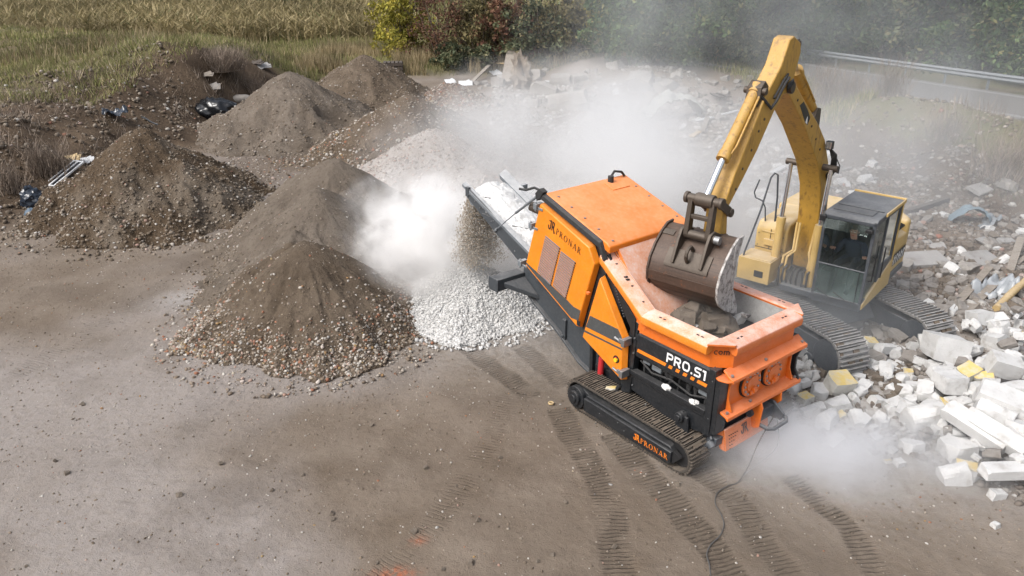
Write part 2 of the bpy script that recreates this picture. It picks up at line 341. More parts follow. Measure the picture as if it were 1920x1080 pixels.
for side in (0, 1):
    sy = 0. if not side else 2.05; out = -1 if not side else 1
    tr = shoes(.07, 2.13, .29, .235, 60, sy + .03, sy + .45).build('crawler_track', [M['shoe'], M['mud']], cr, angle=0)
    b = MB(); f = sy - .02 if not side else sy + .50; g = sy + .10 if not side else sy + .38
    lo, hi = min(f, g), max(f, g)
    b.prism([(.25, .115), (2.03, .115), (2.08, .15), (2.08, .34), (.25, .345)], lo, hi)
    b.prism([(.25, .345), (2.08, .34), (2.02, .40), (.30, .40)], lo + .035, hi + .20 * (1 if not side else 0))
    b.box(.2, 2.1, sy + .15, sy + .33, .13, .44)
    fr = b.build('track_frame', M['black'], cr, bevel=.012)
    if not side:
        lettering('lettering', 'PRONAR', SERIF, (1.36, f, .185), (1, 0, 0), (0, 0, 1), .090, M['stripe'], fr, emblem=1.35, gap=.05)
        bb = MB()
        for x, z in ((1.02, .29), (1.16, .215), (.62, .25), (1.9, .2)): bb.bolt((x, f, z), (0, -1, 0), .008, .006)
        bb.build('bolt', M['rail'], fr, angle=0)
    b = MB(); ys = (sy - .015, sy + .12) if not side else (sy + .36, sy + .495)
    b.cyl((.05, ys[0], .265), (.05, ys[1], .265), .19, n=24); b.cyl((.05, ys[0] - .05 * (not side), .265), (.05, ys[0], .265), .125, n=18); b.cyl((.05, ys[0] - .075 * (not side), .265), (.05, ys[0] - .05, .265), .07, n=12)
    for k in range(10):
        a = k * math.pi / 5; b.bolt((.05 + .155 * math.cos(a), ys[0], .265 + .155 * math.sin(a)), (0, out, 0), .014, .012)
    b.prism([(.10, .12), (.30, .12), (.30, .40), (.16, .45), (.02, .40)], sy + .05, sy + .2)
    b.build('drive_sprocket', M['black'], cr, bevel=.006)
    b = MB(); b.cyl((2.13, sy + .12, .29), (2.13, sy + .38, .29), .20, n=24)
    for k in range(6): b.cyl((.42 + k * .29, sy + .08, .135), (.42 + k * .29, sy + .42, .135), .075, n=14)
    b.prism([(2.08, .12), (2.22, .29), (2.08, .36)], sy + .02, sy + .09)
    b.build('idler_wheel', M['dark'], cr)
# ---- chassis
b = MB()
b.prism([(.86, .70), (1.12, .66), (1.70, .55), (2.33, .64), (2.36, .95), (.86, .95)], .35, .40)              # lower side plate
b.prism([(.90, .99), (2.33, .985), (2.33, 1.05), (.90, 1.055)], .30, .42)                                      # side beam, upper lip
b.prism([(.90, .92), (2.33, .92), (2.33, .985), (.90, .99)], .33, .40)
b.prism([(.72, .56), (.90, .63), (.98, 1.86), (.84, 1.90), (.70, .75)], .33, .46)                              # post between door and side panel
b.box(2.33, 2.44, .31, .45, .66, 1.72); b.box(2.44, 2.52, .33, .55, .72, 1.62)                                 # rear post
b.prism([(.95, 1.66), (2.36, 1.66), (2.30, 1.92), (1.02, 1.92)], .42, .46)
b.add([(.93, .35, 1.68), (2.36, .35, 1.68), (2.36, .56, 1.92), (.93, .56, 1.92), (.93, .35, 1.66), (2.36, .35, 1.66), (2.36, .56, 1.90), (.93, .56, 1.90)], [(0, 1, 2, 3), (4, 7, 6, 5), (0, 4, 5, 1), (2, 6, 7, 3), (0, 3, 7, 4), (1, 5, 6, 2)])
b.box(.3, 2.45, .62, 1.9, .55, 1.75)                                                                           # core of the machine
b.box(.9, 2.40, 2.08, 2.15, .62, 1.9); b.prism([(.72, .56), (.90, .63), (.98, 1.86), (.84, 1.90), (.70, .75)], 2.04, 2.17)
b.prism([(-.1, .40), (2.3, .40), (2.3, .62), (-.1, .62)], .55, .68); b.prism([(-.1, .40), (2.3, .40), (2.3, .62), (-.1, .62)], 1.82, 1.95)
b.box(.35, .55, .2, 2.3, .32, .5); b.box(1.75, 1.95, .2, 2.3, .32, .5)                                         # axles to the tracks
ch = b.build('chassis', M['black'], cr, bevel=.010)
bb = MB()
for k in range(6): bb.bolt((1.08 + k * .225, .455 + .0, 1.80), (0, -.7, .7), .012, .02)
for x, z in ((.93, 1.60), (.93, 1.35), (.95, .80), (2.40, .95), (2.40, 1.55), (1.25, .60)): bb.bolt((x, .33, z), (0, -1, 0), .013, .02)
bb.build('bolt', M['rail'], ch, angle=0)
# suspension eye over the track
b = MB(); b.prism([(1.86, .50), (2.06, .50), (2.03, .80), (1.96, .86), (1.88, .80)], .28, .34); b.cyl((1.955, .22, .77), (1.955, .36, .77), .075, n=20); b.cyl((1.955, .20, .77), (1.955, .23, .77), .04, n=14)
b.prism([(2.04, .35), (2.16, .35), (2.08, .80), (2.0, .80)], .27, .31)
b.build('track_bracket', M['black'], cr, bevel=.006)
# opening between panel and beam: hydraulic parts, rods, pipes and fallen dust
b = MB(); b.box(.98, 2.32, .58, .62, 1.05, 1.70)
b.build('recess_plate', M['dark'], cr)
b = MB()
for x0, x1, z0, z1, y in ((1.06, 1.20, 1.22, 1.29, .40), (1.24, 1.42, 1.18, 1.26, .40), (2.12, 2.28, 1.20, 1.28, .40)): b.box(x0, x1, y, y + .06, z0, z1); b.cut()
b.each('valve_block', M['galv'], cr, bevel=.006)
b = MB()
for k in range(8):
    x = 1.05 + k * .165; b.cyl((x, .46, 1.02), (x + random.uniform(-.05, .05), .50, 1.36), random.uniform(.010, .025), n=8)
for x in (1.52, 1.60, 1.93, 2.05): b.cyl((x, .44, 1.12), (x, .44, 1.34), .03, n=10); b.cyl((x, .44, 1.20), (x, .44, 1.25), .042, n=6)
b.tube([(1.0, .42, 1.22), (1.25, .40, 1.12), (1.6, .42, 1.16), (2.0, .40, 1.10), (2.3, .43, 1.18)], .016)
b.tube([(1.0, .45, 1.30), (1.4, .43, 1.22), (1.9, .45, 1.27), (2.3, .42, 1.14)], .013)
b.box(1.0, 2.3, .50, .53, 1.24, 1.27)
b.build('hydraulic_pipes', M['rubber'], cr)
def lump(rad, seed, sq=(1, 1, 1), sub=2, amp=.25):
    bm = bmesh.new(); bmesh.ops.create_icosphere(bm, subdivisions=sub, radius=1.); rs = np.random.default_rng(seed); o = rs.random(3) * 40
    v = [p.co.copy() for p in bm.verts]; f = [[q.index for q in p.verts] for p in bm.faces]; bm.free()
    return [Vector((p.x * sq[0], p.y * sq[1], p.z * sq[2])) * rad * (1 + amp * float(fbm(p.x * 1.4 + o[0] + p.z, p.y * 1.4 + o[1] - p.z * .7, 4))) for p in v], f
b = MB()
for x, r_ in ((1.62, .070), (2.12, .062)):
    v, f = lump(r_, int(x * 100), (1.25, .7, .7), 3, .9); b.add([p + Vector((x, .33, 1.075)) for p in v], f); b.cut()
M['dustheap'] = flat_mat('fallen_white_dust', (.66, .65, .64), .95)
b.each('dust_heap', M['dustheap'], cr)
# ---- lettered side panel
b = MB(); b.prism([(.96, 1.32), (2.32, 1.32), (2.32, 1.675), (.96, 1.68)], .335, .36); b.prism([(.96, 1.30), (2.32, 1.30), (2.32, 1.325), (.96, 1.325)], .345, .50)
sp = b.build('side_panel', M['black'], cr, bevel=.008)
b = MB(); yy = .331
for x0, x1 in ((.985, 1.545), (1.60, 1.665), (1.735, 1.80), (1.87, 1.935), (2.005, 2.07), (2.125, 2.29)): b.prism([(x0 + .0, 1.395), (x1 - .0, 1.395), (x1 + .02, 1.45), (x0 + .02, 1.45)], yy, yy + .003); b.cut()
b.each('stripe', M['stripe'], sp, angle=0)
lettering('lettering', 'PRO.S1', SANS, (1.555, .335, 1.478), (1, 0, .006), (.05, 0, 1), .155, M['white'], sp, wide=.88, gap=.055)
# ---- access door (the tall triangle) with its stripes, latches and stop button
F = [(.25, 2.38), (.79, 1.59), (.82, .87), (-.07, 1.25)]
b = MB(); b.loft([[(x, .20, z) for x, z in F], [(x, .31, z) for x, z in [(.262, 2.42), (.835, 1.61), (.86, .85), (-.09, 1.25)]]])
ad = b.build('access_door', M['orange_side'], cr, bevel=.014)
b = MB(); y0 = .196
b.prism([(.085, 1.69), (.70, 1.70), (.785, 1.595), (.80, 1.475), (.005, 1.465)], y0, .199); b.cut()
b.prism([(-.035, 1.395), (.803, 1.412), (.805, 1.385), (-.045, 1.36)], y0, .199)
b.each('stripe', M['band'], ad, angle=0)
b = MB()
for z in (1.545, 1.01):
    b.box(.745, .825, .165, .20, z - .035, z + .03); b.box(.83, .90, .13, .30, z - .06, z + .06); b.cyl((.66, .175, z + .01), (.76, .175, z - .01), .024, .016, 8); b.cut()
b.each('latch', M['rail'], ad, bevel=.004)
b = MB(); b.cyl((.70, .192, 1.185), (.70, .2, 1.185), .062, n=20, mi=0); b.cyl((.705, .165, 1.18), (.705, .192, 1.18), .034, n=14, mi=1); b.cyl((.70, .18, 1.205), (.70, .193, 1.205), .022, n=12, mi=2)
b.build('stop_button', [M['blackflat'], M['yellowflat'], M['red']], ad)
# dark frame strip beside it, with a perforated rack, and the gusset under the hopper wing in the shade-toned orange
b = MB(); b.prism([(.20, 2.68), (.37, 2.52), (.62, 2.02), (.93, 1.62), (.93, 1.92), (.70, 2.12), (.48, 2.48), (.30, 2.76)], .31, .36)
st = b.build('door_post', M['dark'], cr, bevel=.006)
bb = MB()
for k in range(12):
    t = k / 11; bb.box(.47 + .23 * t - .012, .47 + .23 * t + .012, .300, .31, 2.30 - .42 * t - .006, 2.30 - .42 * t + .010)
bb.build('perforated_rack', M['anthra'], st, angle=0)
b = MB(); b.prism([(.48, 2.42), (1.18, 1.93), (1.08, 1.78), (.86, 1.72), (.62, 2.06)], .335, .355); b.build('gusset', M['orange_shaded'], cr)
# ---- engine bay: body, big door, cover
b = MB(); b.prism([(-1.50, 2.06), (-1.16, 3.24), (.20, 2.80), (.52, 2.30), (.80, .92), (-.05, 1.24)], .325, 2.02); b.build('engine_bay', M['black'], cr)
F = [(-1.17, 3.19), (-.01, 2.80), (.12, 2.56), (-.21, 1.38), (-1.53, 2.02)]
b = MB(); b.loft([[(x, .20, z) for x, z in F], [(x, .32, z) for x, z in [(-1.175, 3.215), (.015, 2.82), (.15, 2.58), (-.19, 1.33), (-1.54, 1.99)]]])
ed = b.build('engine_door', M['orange_side'], cr, bevel=.016)
b = MB(); b.prism([(-1.515, 2.085), (-.49, 1.775), (-.30, 1.70), (-.135, 1.695), (-.175, 1.50), (-.345, 1.485), (-1.505, 2.045)], .196, .199)
b.build('stripe', M['band'], ed, angle=0)
for q in ([(-1.01, 2.71), (-.66, 2.61), (-.87, 1.87), (-1.21, 2.01)], [(-.63, 2.56), (-.29, 2.48), (-.49, 1.78), (-.81, 1.89)]):
    b = MB(); b.prism(q, .1965, .199); n = 17
    for k in range(n):
        t0, t1 = (k + .14) / n, (k + .88) / n
        a0 = [q[0][i] + (q[3][i] - q[0][i]) * t0 for i in (0, 1)]; b0 = [q[1][i] + (q[2][i] - q[1][i]) * t0 for i in (0, 1)]
        a1 = [q[0][i] + (q[3][i] - q[0][i]) * t1 for i in (0, 1)]; b1 = [q[1][i] + (q[2][i] - q[1][i]) * t1 for i in (0, 1)]
        b.loft([[(a0[0], .190, a0[1]), (a1[0], .194, a1[1]), (a1[0], .199, a1[1]), (a0[0], .199, a0[1])], [(b0[0], .190, b0[1]), (b1[0], .194, b1[1]), (b1[0], .199, b1[1]), (b0[0], .199, b0[1])]], 1)
        b.box(b0[0] - .012, b0[0] + .012, .188, .199, b1[1], b1[1] + .018, 2)
    b.build('vent_grille', [M['orange_side'], M['slat'], M['dark']], ed, angle=0)
lettering('lettering', 'PRONAR', SERIF, (-.965, .20, 2.865), (1, 0, -.31), (.20, 0, 1), .105, M['ink'], ed, emblem=1.75, gap=.09, wide=.95)
b = MB()
for x, z in ((-1.21, 3.14), (-1.33, 2.78), (-1.60, 2.03)): b.box(x - .07, x + .01, .15, .30, z - .05, z + .05); b.box(x - .02, x + .12, .185, .20, z - .05, z - .01); b.cyl((x - .03, .17, z - .08), (x - .03, .17, z + .08), .018, n=8); b.cut()
b.each('hinge', M['galv'], ed, bevel=.004)
b = MB(); b.box(-.20, -.13, .19, .199, 1.42, 1.50); b.build('lock_slot', M['dark'], ed)
b = MB(); b.box(.02, .08, .15, .20, 2.05, 2.09); b.build('handle', M['orange_shaded'], ed, bevel=.004)
# cover: sloping lid over the engine
def zc(x): return 3.36 - .305 * (x + 1.06)
b = MB()
b.loft([[(x, y, zc(x) + dz) for x, dz in ((-1.12, 0), (.30, 0), (.36, -.03), (.36, -.14), (-1.14, -.14))] for y in (.27, 2.06)])
ec = b.build('engine_cover', M['orange'], cr, bevel=.02, seg=3)
b = MB()
for k in range(5): b.cyl((-.95 + k * .31, .40, zc(-.95 + k * .31)), (-.95 + k * .31, .40, zc(-.95 + k * .31) + .012), .02, n=10)
for k in range(4): b.cyl((-.75 + k * .31, 1.95, zc(-.75 + k * .31)), (-.75 + k * .31, 1.95, zc(-.75 + k * .31) + .012), .02, n=10)
b.build('bolt', M['rail'], ec)
b = MB(); b.loft([[(-1.0, y0_, zc(-1.0) + .0), (-1.0, y0_, zc(-1.0) + .015), (-.78, y0_, zc(-.78) + .015), (-.78, y0_, zc(-.78))] for y0_ in (1.45, 1.85)]); b.build('inspection_hatch', M['orange'], ec, bevel=.008)
b = MB(); b.tube([(-1.12, 1.72, 3.38), (-1.1, 1.78, 3.48), (-1.05, 1.9, 3.46), (-1.06, 1.98, 3.38)], .022); b.cyl((-1.0, 1.60, 3.34), (-1.0, 1.60, 3.45), .05, n=12); b.build('lifting_eye', M['rubber'], ec)
b = MB(); b.loft([[(x, y, z) for y, z in ((.215, -.19), (.215, -.04), (.255, .015), (.285, .012), (.285, -.19))] for x, z in ()]) if 0 else None
pts = [(-1.20, 3.34), (.20, 2.91), (.30, 2.70), (.36, 2.50)]
rings = []
for k, (x, z) in enumerate(pts):
    rings.append([(x, .21, z - .06), (x, .215, z + .02), (x + .01, .28, z + .055), (x, .31, z - .08)])
b = MB(); b.loft(rings); b.build('cover_seal', M['rubber'], cr, bevel=.006)
b = MB(); b.prism([(-1.26, 3.22), (-1.16, 3.30), (-1.10, 3.40), (-1.20, 3.44), (-1.30, 3.34)], .20, .30); b.tube([(-1.22, .24, 3.40), (-1.34, .22, 3.42), (-1.48, .16, 3.36), (-1.60, .12, 3.36)], .022); b.build('latch_arm', M['rubber'], cr, bevel=.004)
b = MB(); b.cyl((-1.30, .45, 2.95), (-1.62, .40, 3.00), .075, .08, 18, cap=False); b.cyl((-1.30, .45, 2.95), (-1.60, .40, 2.998), .068, .07, 18); b.build('exhaust_pipe', M['pinsteel'], cr)
# ---- conveyor
def ztop(x): return 2.05 + (-1.95 - x) * .405
def cplate(y0, y1, ext=0):
    b = MB(); b.prism([(-3.80 - ext, 2.60), (-3.76 - ext, 2.79 + ext * .3), (-1.95, 2.06), (-.3, 1.25), (-.2, .95), (-2.10, 1.74)], y0, y1); return b
b = cplate(.58, .61); b.box(-3.80, -3.70, .56, .62, 2.62, 2.80)
cf = b.build('conveyor_frame', M['anthra'], cr, bevel=.006)
b = MB(); b.loft([[(-3.92, .575, 2.83), (-3.92, .66, 2.86), (-3.92, .66, 2.80), (-3.92, .575, 2.77)], [(-1.5, .575, 1.90), (-1.5, .66, 1.93), (-1.5, .66, 1.87), (-1.5, .575, 1.84)]])
b.loft([[(-3.78, .66, 2.79), (-3.78, .72, 2.745), (-3.78, .72, 2.715), (-3.78, .66, 2.74)], [(-1.5, .66, 1.87), (-1.5, .72, 1.825), (-1.5, .72, 1.80), (-1.5, .66, 1.82)]])
b.build('near_edge_channel', M['galv'], cf, bevel=.004)
bb = MB()
for k in range(11): bb.bolt((-3.70 + .085 * k + (k % 3) * .012, .578, 2.69 - .043 * k + (.045 if k % 2 else -.02)), (0, -1, 0), .013, .012)
bb.box(-3.28, -3.05, .572, .578, 2.40, 2.412); bb.box(-3.18, -3.12, .570, .578, 2.44, 2.475); bb.bolt((-2.30, .578, 1.95), (0, -1, 0), .02, .01)
bb.build('bolt', M['rail'], cf, angle=0)
b = MB(); b.prism([(-3.80, 2.60), (-3.76, 2.79), (-1.95, 2.06), (-1.2, 1.7), (-1.2, 1.35), (-2.10, 1.74)], 1.58, 1.61)
b.loft([[(-3.98, 1.50, 2.84), (-3.98, 1.66, 2.92), (-3.98, 1.68, 2.78), (-3.98, 1.52, 2.74)], [(-1.6, 1.50, 1.86), (-1.6, 1.66, 1.93), (-1.6, 1.68, 1.79), (-1.6, 1.52, 1.76)]]); b.box(-3.5, -3.42, 1.66, 1.78, 2.58, 2.72)
b.build('far_edge_rail', M['galv'], cf, bevel=.005)
b = MB(); b.prism([(-2.10, 1.34), (-1.66, 1.11), (-1.05, .82), (-.50, .47), (-.12, .36), (.35, .36), (.35, .85), (-.15, .90), (-1.0, 1.32), (-2.06, 1.76)], .60, .66); b.prism([(-2.10, 1.34), (-1.66, 1.11), (-1.05, .82), (-.50, .47), (-.12, .36), (.35, .36), (.35, .85), (-.15, .90), (-1.0, 1.32), (-2.06, 1.76)], 1.54, 1.60)
b.prism([(-2.05, 1.33), (-1.66, 1.10), (-1.05, .81), (-.50, .46), (-.12, .35), (-.12, .38), (-.50, .50), (-1.05, .86), (-1.66, 1.15), (-2.03, 1.38)], .53, .66)
b.box(-.95, -.87, .555, .60, .74, 1.12); b.cyl((-.93, .53, .80), (-.93, .60, .80), .03, n=10)
b.build('lower_beam', M['anthra'], cf, bevel=.006)
b = MB(); b.loft([[(-3.74, y, z) for y, z in ((.68, 2.70), (.86, 2.62), (1.34, 2.62), (1.53, 2.72), (1.53, 2.69), (1.34, 2.59), (.86, 2.59), (.68, 2.67))], [(-.3, y, z - 1.39) for y, z in ((.68, 2.70), (.86, 2.62), (1.34, 2.62), (1.53, 2.72), (1.53, 2.69), (1.34, 2.59), (.86, 2.59), (.68, 2.67))]])
b.cyl((-3.72, .66, 2.53), (-3.72, 1.55, 2.53), .10, n=20)
b.build('conveyor_belt', M['galv'], cf)
V = []; nx, ny = 90, 34
for i in range(nx):
    for j in range(ny):
        t = i / (nx - 1); s = j / (ny - 1); x = -3.80 + 2.9 * t; y = .72 + .80 * s; z = 2.64 - (x + 3.74) * .404 + .035
        cre = .09 * math.sin(math.pi * s) ** 1.0
        chev = 1 if (abs(((x + 3.8) * 2.2 + abs(s - .5) * 1.4) % 1 - .5) < .05 and float(vnoise(x * 5, y * 6)) > .55) else 0
        V.append((x, y, z + cre + .05 * float(fbm(x * 6, y * 6, 4)) + .02 * float(fbm(x * 30, y * 30, 2)) - .03 * chev))
Fq = [(i * ny + j, (i + 1) * ny + j, (i + 1) * ny + j + 1, i * ny + j + 1) for i in range(nx - 1) for j in range(ny - 1)]
m, nt = new_mat('white_crushed_stone_on_belt'); co = coords(nt); n1 = noise(nt, co, 9, 8, .72).outputs[0]; n2 = noise(nt, co, 60, 4).outputs[0]
finish(nt, mixc(nt, maprange(nt, n1, .35, .62), (.58, .575, .56), (.82, .82, .81)), .95, bump=mathn(nt, 'ADD', n1, n2), bstr=.7, bdist=.03)
M['beltload'] = m
fast_mesh('crushed_stone_load', V, Fq, M['beltload'], cf, smooth=False)
b = MB()
for k in range(5):
    x = -3.5 + k * .42; z = 2.64 - (x + 3.74) * .404 + .088
    for s in (-1, 1): b.bar((x + .25, 1.10, z - .085), (x, 1.10 + s * .30, z - .012), .014, .014)
b.build('belt_cleat', M['rubber'], cf)
b = MB(); b.cyl((-2.86, .56, 2.19), (-2.05, .40, 2.77), .011, n=8); b.cyl((-2.05, .40, 2.77), (-1.27, .24, 3.30), .024, n=10); b.cyl((-2.90, .58, 2.165), (-2.82, .55, 2.22), .022, n=8)
b.build('gas_strut', M['galv'], cr)
b = MB(); b.box(-2.27, -2.03, -.02, .60, 1.40, 1.62); b.box(-2.285, -2.015, -.03, -.005, 1.385, 1.635); b.add([(-2.03, .12, 1.55), (-2.03, .60, 1.55), (-1.62, .60, 1.30), (-2.03, .12, 1.45), (-2.03, .60, 1.42), (-1.62, .60, 1.22)], [(0, 1, 2), (3, 5, 4), (0, 3, 4, 1), (1, 4, 5, 2), (0, 2, 5, 3)])
b.build('cross_beam', M['anthra'], cr, bevel=.012)
b = MB(); b.box(-2.27, -2.03, 1.60, 2.2, 1.40, 1.62); b.build('cross_beam', M['anthra'], cr, bevel=.012)
b = MB(); b.bar((-.18, .55, 1.0), (-.16, .55, .30), .07, .07); b.bar((-.02, .55, .95), (-.0, .55, .32), .025, .025); b.box(-.25, .12, .45, .66, .30, .36); b.build('support_leg', M['black'], cr, bevel=.005)
b = MB(); b.cyl((.13, .47, .88), (.10, .47, .36), .052, n=14); b.cyl((.14, .47, .98), (.13, .47, .88), .028, n=10); b.box(.04, .16, .42, .52, .30, .38); b.build('red_cylinder', M['red'], cr, bevel=.004)
b = MB(); b.cyl((.62, .5, .72), (.62, 2.0, .72), .16, n=20); b.box(.3, .8, .5, .7, .5, .75); b.tube([(.70, .33, .68), (.66, .30, .60), (.70, .28, .5), (.80, .34, .46)], .035); b.build('tail_drum', M['dark'], cr)
# ---- hopper: rolled lips, walls, end
sec = [(.05, -.165), (.012, -.15), (.0, -.08), (.010, -.03), (.05, .0), (.26, .03), (.29, .01), (.28, -.06)]  # (inwards, down)
def lip(name, p0, p1, inw, mat, zt):
    b = MB(); rings = []
    for p, z in ((p0, zt[0]), (p1, zt[1])): rings.append([(p[0] + inw[0] * a, p[1] + inw[1] * a, z + d) for a, d in sec])
    b.loft(rings); return b.build(name, mat, cr, bevel=.008)
M['lip'] = paint_mat('hopper_lip_paint', (.73, .21, .012), (.70, .57, .52), .92, .55, rough=.5, scale=1.6)
M['lip_shaded'] = paint_mat('shaded_hopper_lip_paint', (.66, .155, .02), (.70, .54, .48), .80, .35, rough=.55, scale=1.6)  # shaded copy of the lip paint, its base darkened for faces away from light
ZR = 2.105
lips = [lip('hopper_rim', (1.10, .20), (2.32, .20), (0, 1), M['lip'], (ZR, ZR)), lip('hopper_rim', (2.605, .50), (2.605, 2.02), (-1, 0), M['lip_shaded'], (ZR, ZR)), lip('hopper_rim', (2.34, 2.31), (1.20, 2.31), (0, -1), M['lip_shaded'], (ZR, ZR)),
        lip('hopper_wing', (.22, .20), (1.14, .20), (0, 1), M['lip'], (2.76, 2.105)), lip('hopper_wing', (.40, 2.31), (1.20, 2.31), (0, -1), M['lip_shaded'], (2.76, 2.105))]
def slots(lp, pts, d=(1, 0, 0), w=.045):
    b = MB(); d = Vector(d).normalized()
    for p in pts:
        for k in (-.038, .038):
            q = Vector(p) + d * k; s = Vector((-d.y, d.x, 0)) * .012; e = d * w / 2
            b.add([q - e - s, q + e - s, q + e + s, q - e + s, q - e - s + Vector((0, 0, .006)), q + e - s + Vector((0, 0, .006)), q + e + s + Vector((0, 0, .006)), q - e + s + Vector((0, 0, .006))], [(4, 5, 6, 7), (0, 1, 5, 4), (1, 2, 6, 5), (2, 3, 7, 6), (3, 0, 4, 7)])
    b.build('slot_hole', M['dark'], lp, angle=0)
slots(lips[0], [(1.42, .335, ZR + .010), (2.10, .335, ZR + .010)]); slots(lips[1], [(2.46, .72, ZR + .010), (2.46, 1.74, ZR + .010)], (0, 1, 0)); slots(lips[2], [(1.45, 2.17, ZR + .010), (2.12, 2.17, ZR + .010)])
b = MB()
for x, w_ in ((.42, .02), (.62, .05), (.66, .05), (.76, .022), (1.0, .018)):
    z = 2.76 - (x - .22) * .712 + .016; b.cyl((x, .37, z - .008), (x, .37, z + .004), w_ / 2 + .01, n=10)
b.build('slot_hole', M['dark'], lips[3], angle=0)
b = MB()      # corner plates, flush between the lips
for s, yy in ((1, 0), (-1, 2.51)):
    q = [(2.325, .215), (2.58, .47), (2.58, .50), (2.315, .50), (2.315, .215)]
    q = [(x, (y if s > 0 else 2.51 - y)) for x, y in q]
    b.prism(q, ZR - .012, ZR + .022, 'xy'); b.cut()
b.each('corner_plate', M['lip_shaded'], cr, bevel=.006)
b = MB()      # outer walls under the lips
path = [(1.0, .34), (2.30, .34), (2.52, .56), (2.52, 1.96), (2.30, 2.17), (1.0, 2.17)]
for k in range(5):
    (x0, y0), (x1, y1) = path[k], path[k + 1]; nx_, ny_ = y1 - y0, -(x1 - x0); l_ = math.hypot(nx_, ny_); nx_ *= -.02 / l_; ny_ *= -.02 / l_
    b.loft([[(x0, y0, 1.72), (x1, y1, 1.72), (x1 + nx_, y1 + ny_, 1.72), (x0 + nx_, y0 + ny_, 1.72)], [(x0, y0, ZR - .03), (x1, y1, ZR - .03), (x1 + nx_, y1 + ny_, ZR - .03), (x0 + nx_, y0 + ny_, ZR - .03)]])
hw = b.build('hopper_wall', M['orange_shaded'], cr)
lettering('lettering', 'com', SANS, (2.335, .352, 1.93), (.7, .7, 0), (0, 0, 1), .085, M['ink'], hw, gap=.05, off=.006)
M['grime'] = paint_mat('dust_coated_steel', (.22, .22, .21), (.48, .47, .46), .6, .0, rough=.9, wear=(.12, .09, .06), wear_amt=.03, scale=1.4)
b = MB()      # inner funnel
top = [(1.12, .48), (2.33, .48), (2.33, 2.03), (1.12, 2.03)]; bot = [(1.15, .75), (2.05, .75), (2.05, 1.8), (1.15, 1.8)]
for k in (0, 1, 2):
    p, q = top[k], top[k + 1]; r_, s_ = bot[k], bot[k + 1]; b.add([(*p, ZR - .0), (*q, ZR - .0), (*s_, 1.2), (*r_, 1.2)], [(0, 1, 2, 3)])
b.build('hopper_lining', M['grime'], cr, angle=0, recalc=False)
b = MB()      # sloping back of the hopper and its side cheeks
b.add([(.33, .47, 2.86), (.33, 2.04, 2.86), (1.22, 2.04, 1.72), (1.22, .47, 1.72), (.30, .47, 2.80), (.30, 2.04, 2.80), (1.19, 2.04, 1.66), (1.19, .47, 1.66)], [(0, 1, 2, 3), (4, 7, 6, 5), (0, 4, 5, 1), (2, 6, 7, 3), (1, 5, 6, 2), (0, 3, 7, 4)])
b.build('hopper_back', M['orange_dusty'], cr)
b = MB()
for y0, y1 in ((.455, .475), (2.035, 2.055)): b.prism([(.28, 2.76), (1.20, 2.09), (1.26, 1.70), (1.15, 1.70), (.30, 2.78)], y0, y1)
b.build('hopper_cheek', M['orange_dusty'], cr)
# end frame with flanges, bearing discs, brackets
b = MB(); b.box(2.46, 2.50, .52, 1.98, 1.02, 1.72)
b.loft([[(x, y, z) for x, z in ((2.49, 1.74), (2.62, 1.655), (2.67, 1.64), (2.67, 1.585), (2.655, 1.585), (2.60, 1.62), (2.49, 1.71))] for y in (.40, 2.14)])
b.prism([(2.40, .34), (2.50, .30), (2.62, .34), (2.66, .40), (2.66, .50), (2.40, .50)], 1.60, 1.625, 'xy')
b.loft([[(x, y, z) for x, z in ((2.47, 1.10), (2.62, 1.055), (2.66, 1.04), (2.66, .985), (2.645, .985), (2.61, 1.02), (2.47, 1.06))] for y in (.40, 2.14)])
for y0, y1 in ((.52, .545), (1.955, 1.98)): b.prism([(2.49, 1.66), (2.60, 1.62), (2.545, 1.45), (2.545, 1.25), (2.62, 1.07), (2.49, 1.07)], y0, y1)
ef = b.build('end_frame', M['orange_shaded'], cr, bevel=.008)
bb = MB()
for y in (.45, 1.20, 2.08): bb.bolt((2.60, y, 1.66), (.3, 0, 1), .024, .03); bb.cut()
for y in (.46, .98, 2.06): bb.bolt((2.59, y, 1.065), (.3, 0, 1), .022, .03); bb.cut()
bb.each('bolt', M['rail'], ef, angle=0)
for y in (1.02, 1.52):
    b = MB(); b.cyl((2.50, y, 1.33), (2.53, y, 1.33), .225, n=32, mi=1); b.cyl((2.53, y, 1.33), (2.56, y, 1.33), .205, n=32); b.cyl((2.56, y, 1.33), (2.575, y, 1.33), .125, n=24); b.box(2.575, 2.62, y - .01, y + .07, 1.20, 1.27); b.box(2.575, 2.60, y - .05, y + .06, 1.17, 1.23)
    dk = b.build('bearing_disc', [M['orange_shaded'], M['dark']], ef, bevel=.005)
    bb = MB()
    for k in range(12): a = k * math.pi / 6; bb.bolt((2.56, y + .165 * math.cos(a), 1.33 + .165 * math.sin(a)), (1, 0, 0), .018, .016)
    bb.build('bolt', M['rail'], dk, angle=0)
for y in (1.15, 1.64):
    b = MB(); b.prism([(2.42, 1.02), (2.66, 1.02), (2.70, .93), (2.68, .60), (2.60, .545), (2.40, .60)] if y < 1.3 else [(2.42, 1.02), (2.66, 1.02), (2.68, .86), (2.60, .76), (2.42, .74)], y, y + .03)
    b.bolt((2.60, y - .002, .66), (0, -1, 0), .022, .02); b.build('tow_bracket', M['orange_shaded'], ef, bevel=.006)
b = MB(); b.box(2.40, 2.62, 1.20, 1.62, .62, .80); b.cyl((2.52, 1.10, .78), (2.52, 1.16, .78), .06, n=14); b.prism([(2.50, .58), (2.76, .60), (2.80, .72), (2.60, .86), (2.50, .84)], 1.56, 1.60)
b.tube([(2.64, 1.20, .62), (2.80, 1.20, .62), (2.86, 1.26, .63), (2.86, 1.56, .64), (2.82, 1.62, .65), (2.64, 1.62, .66)], .030, 10)
b.build('tow_loop', M['cabgrey'], ef, bevel=.004)
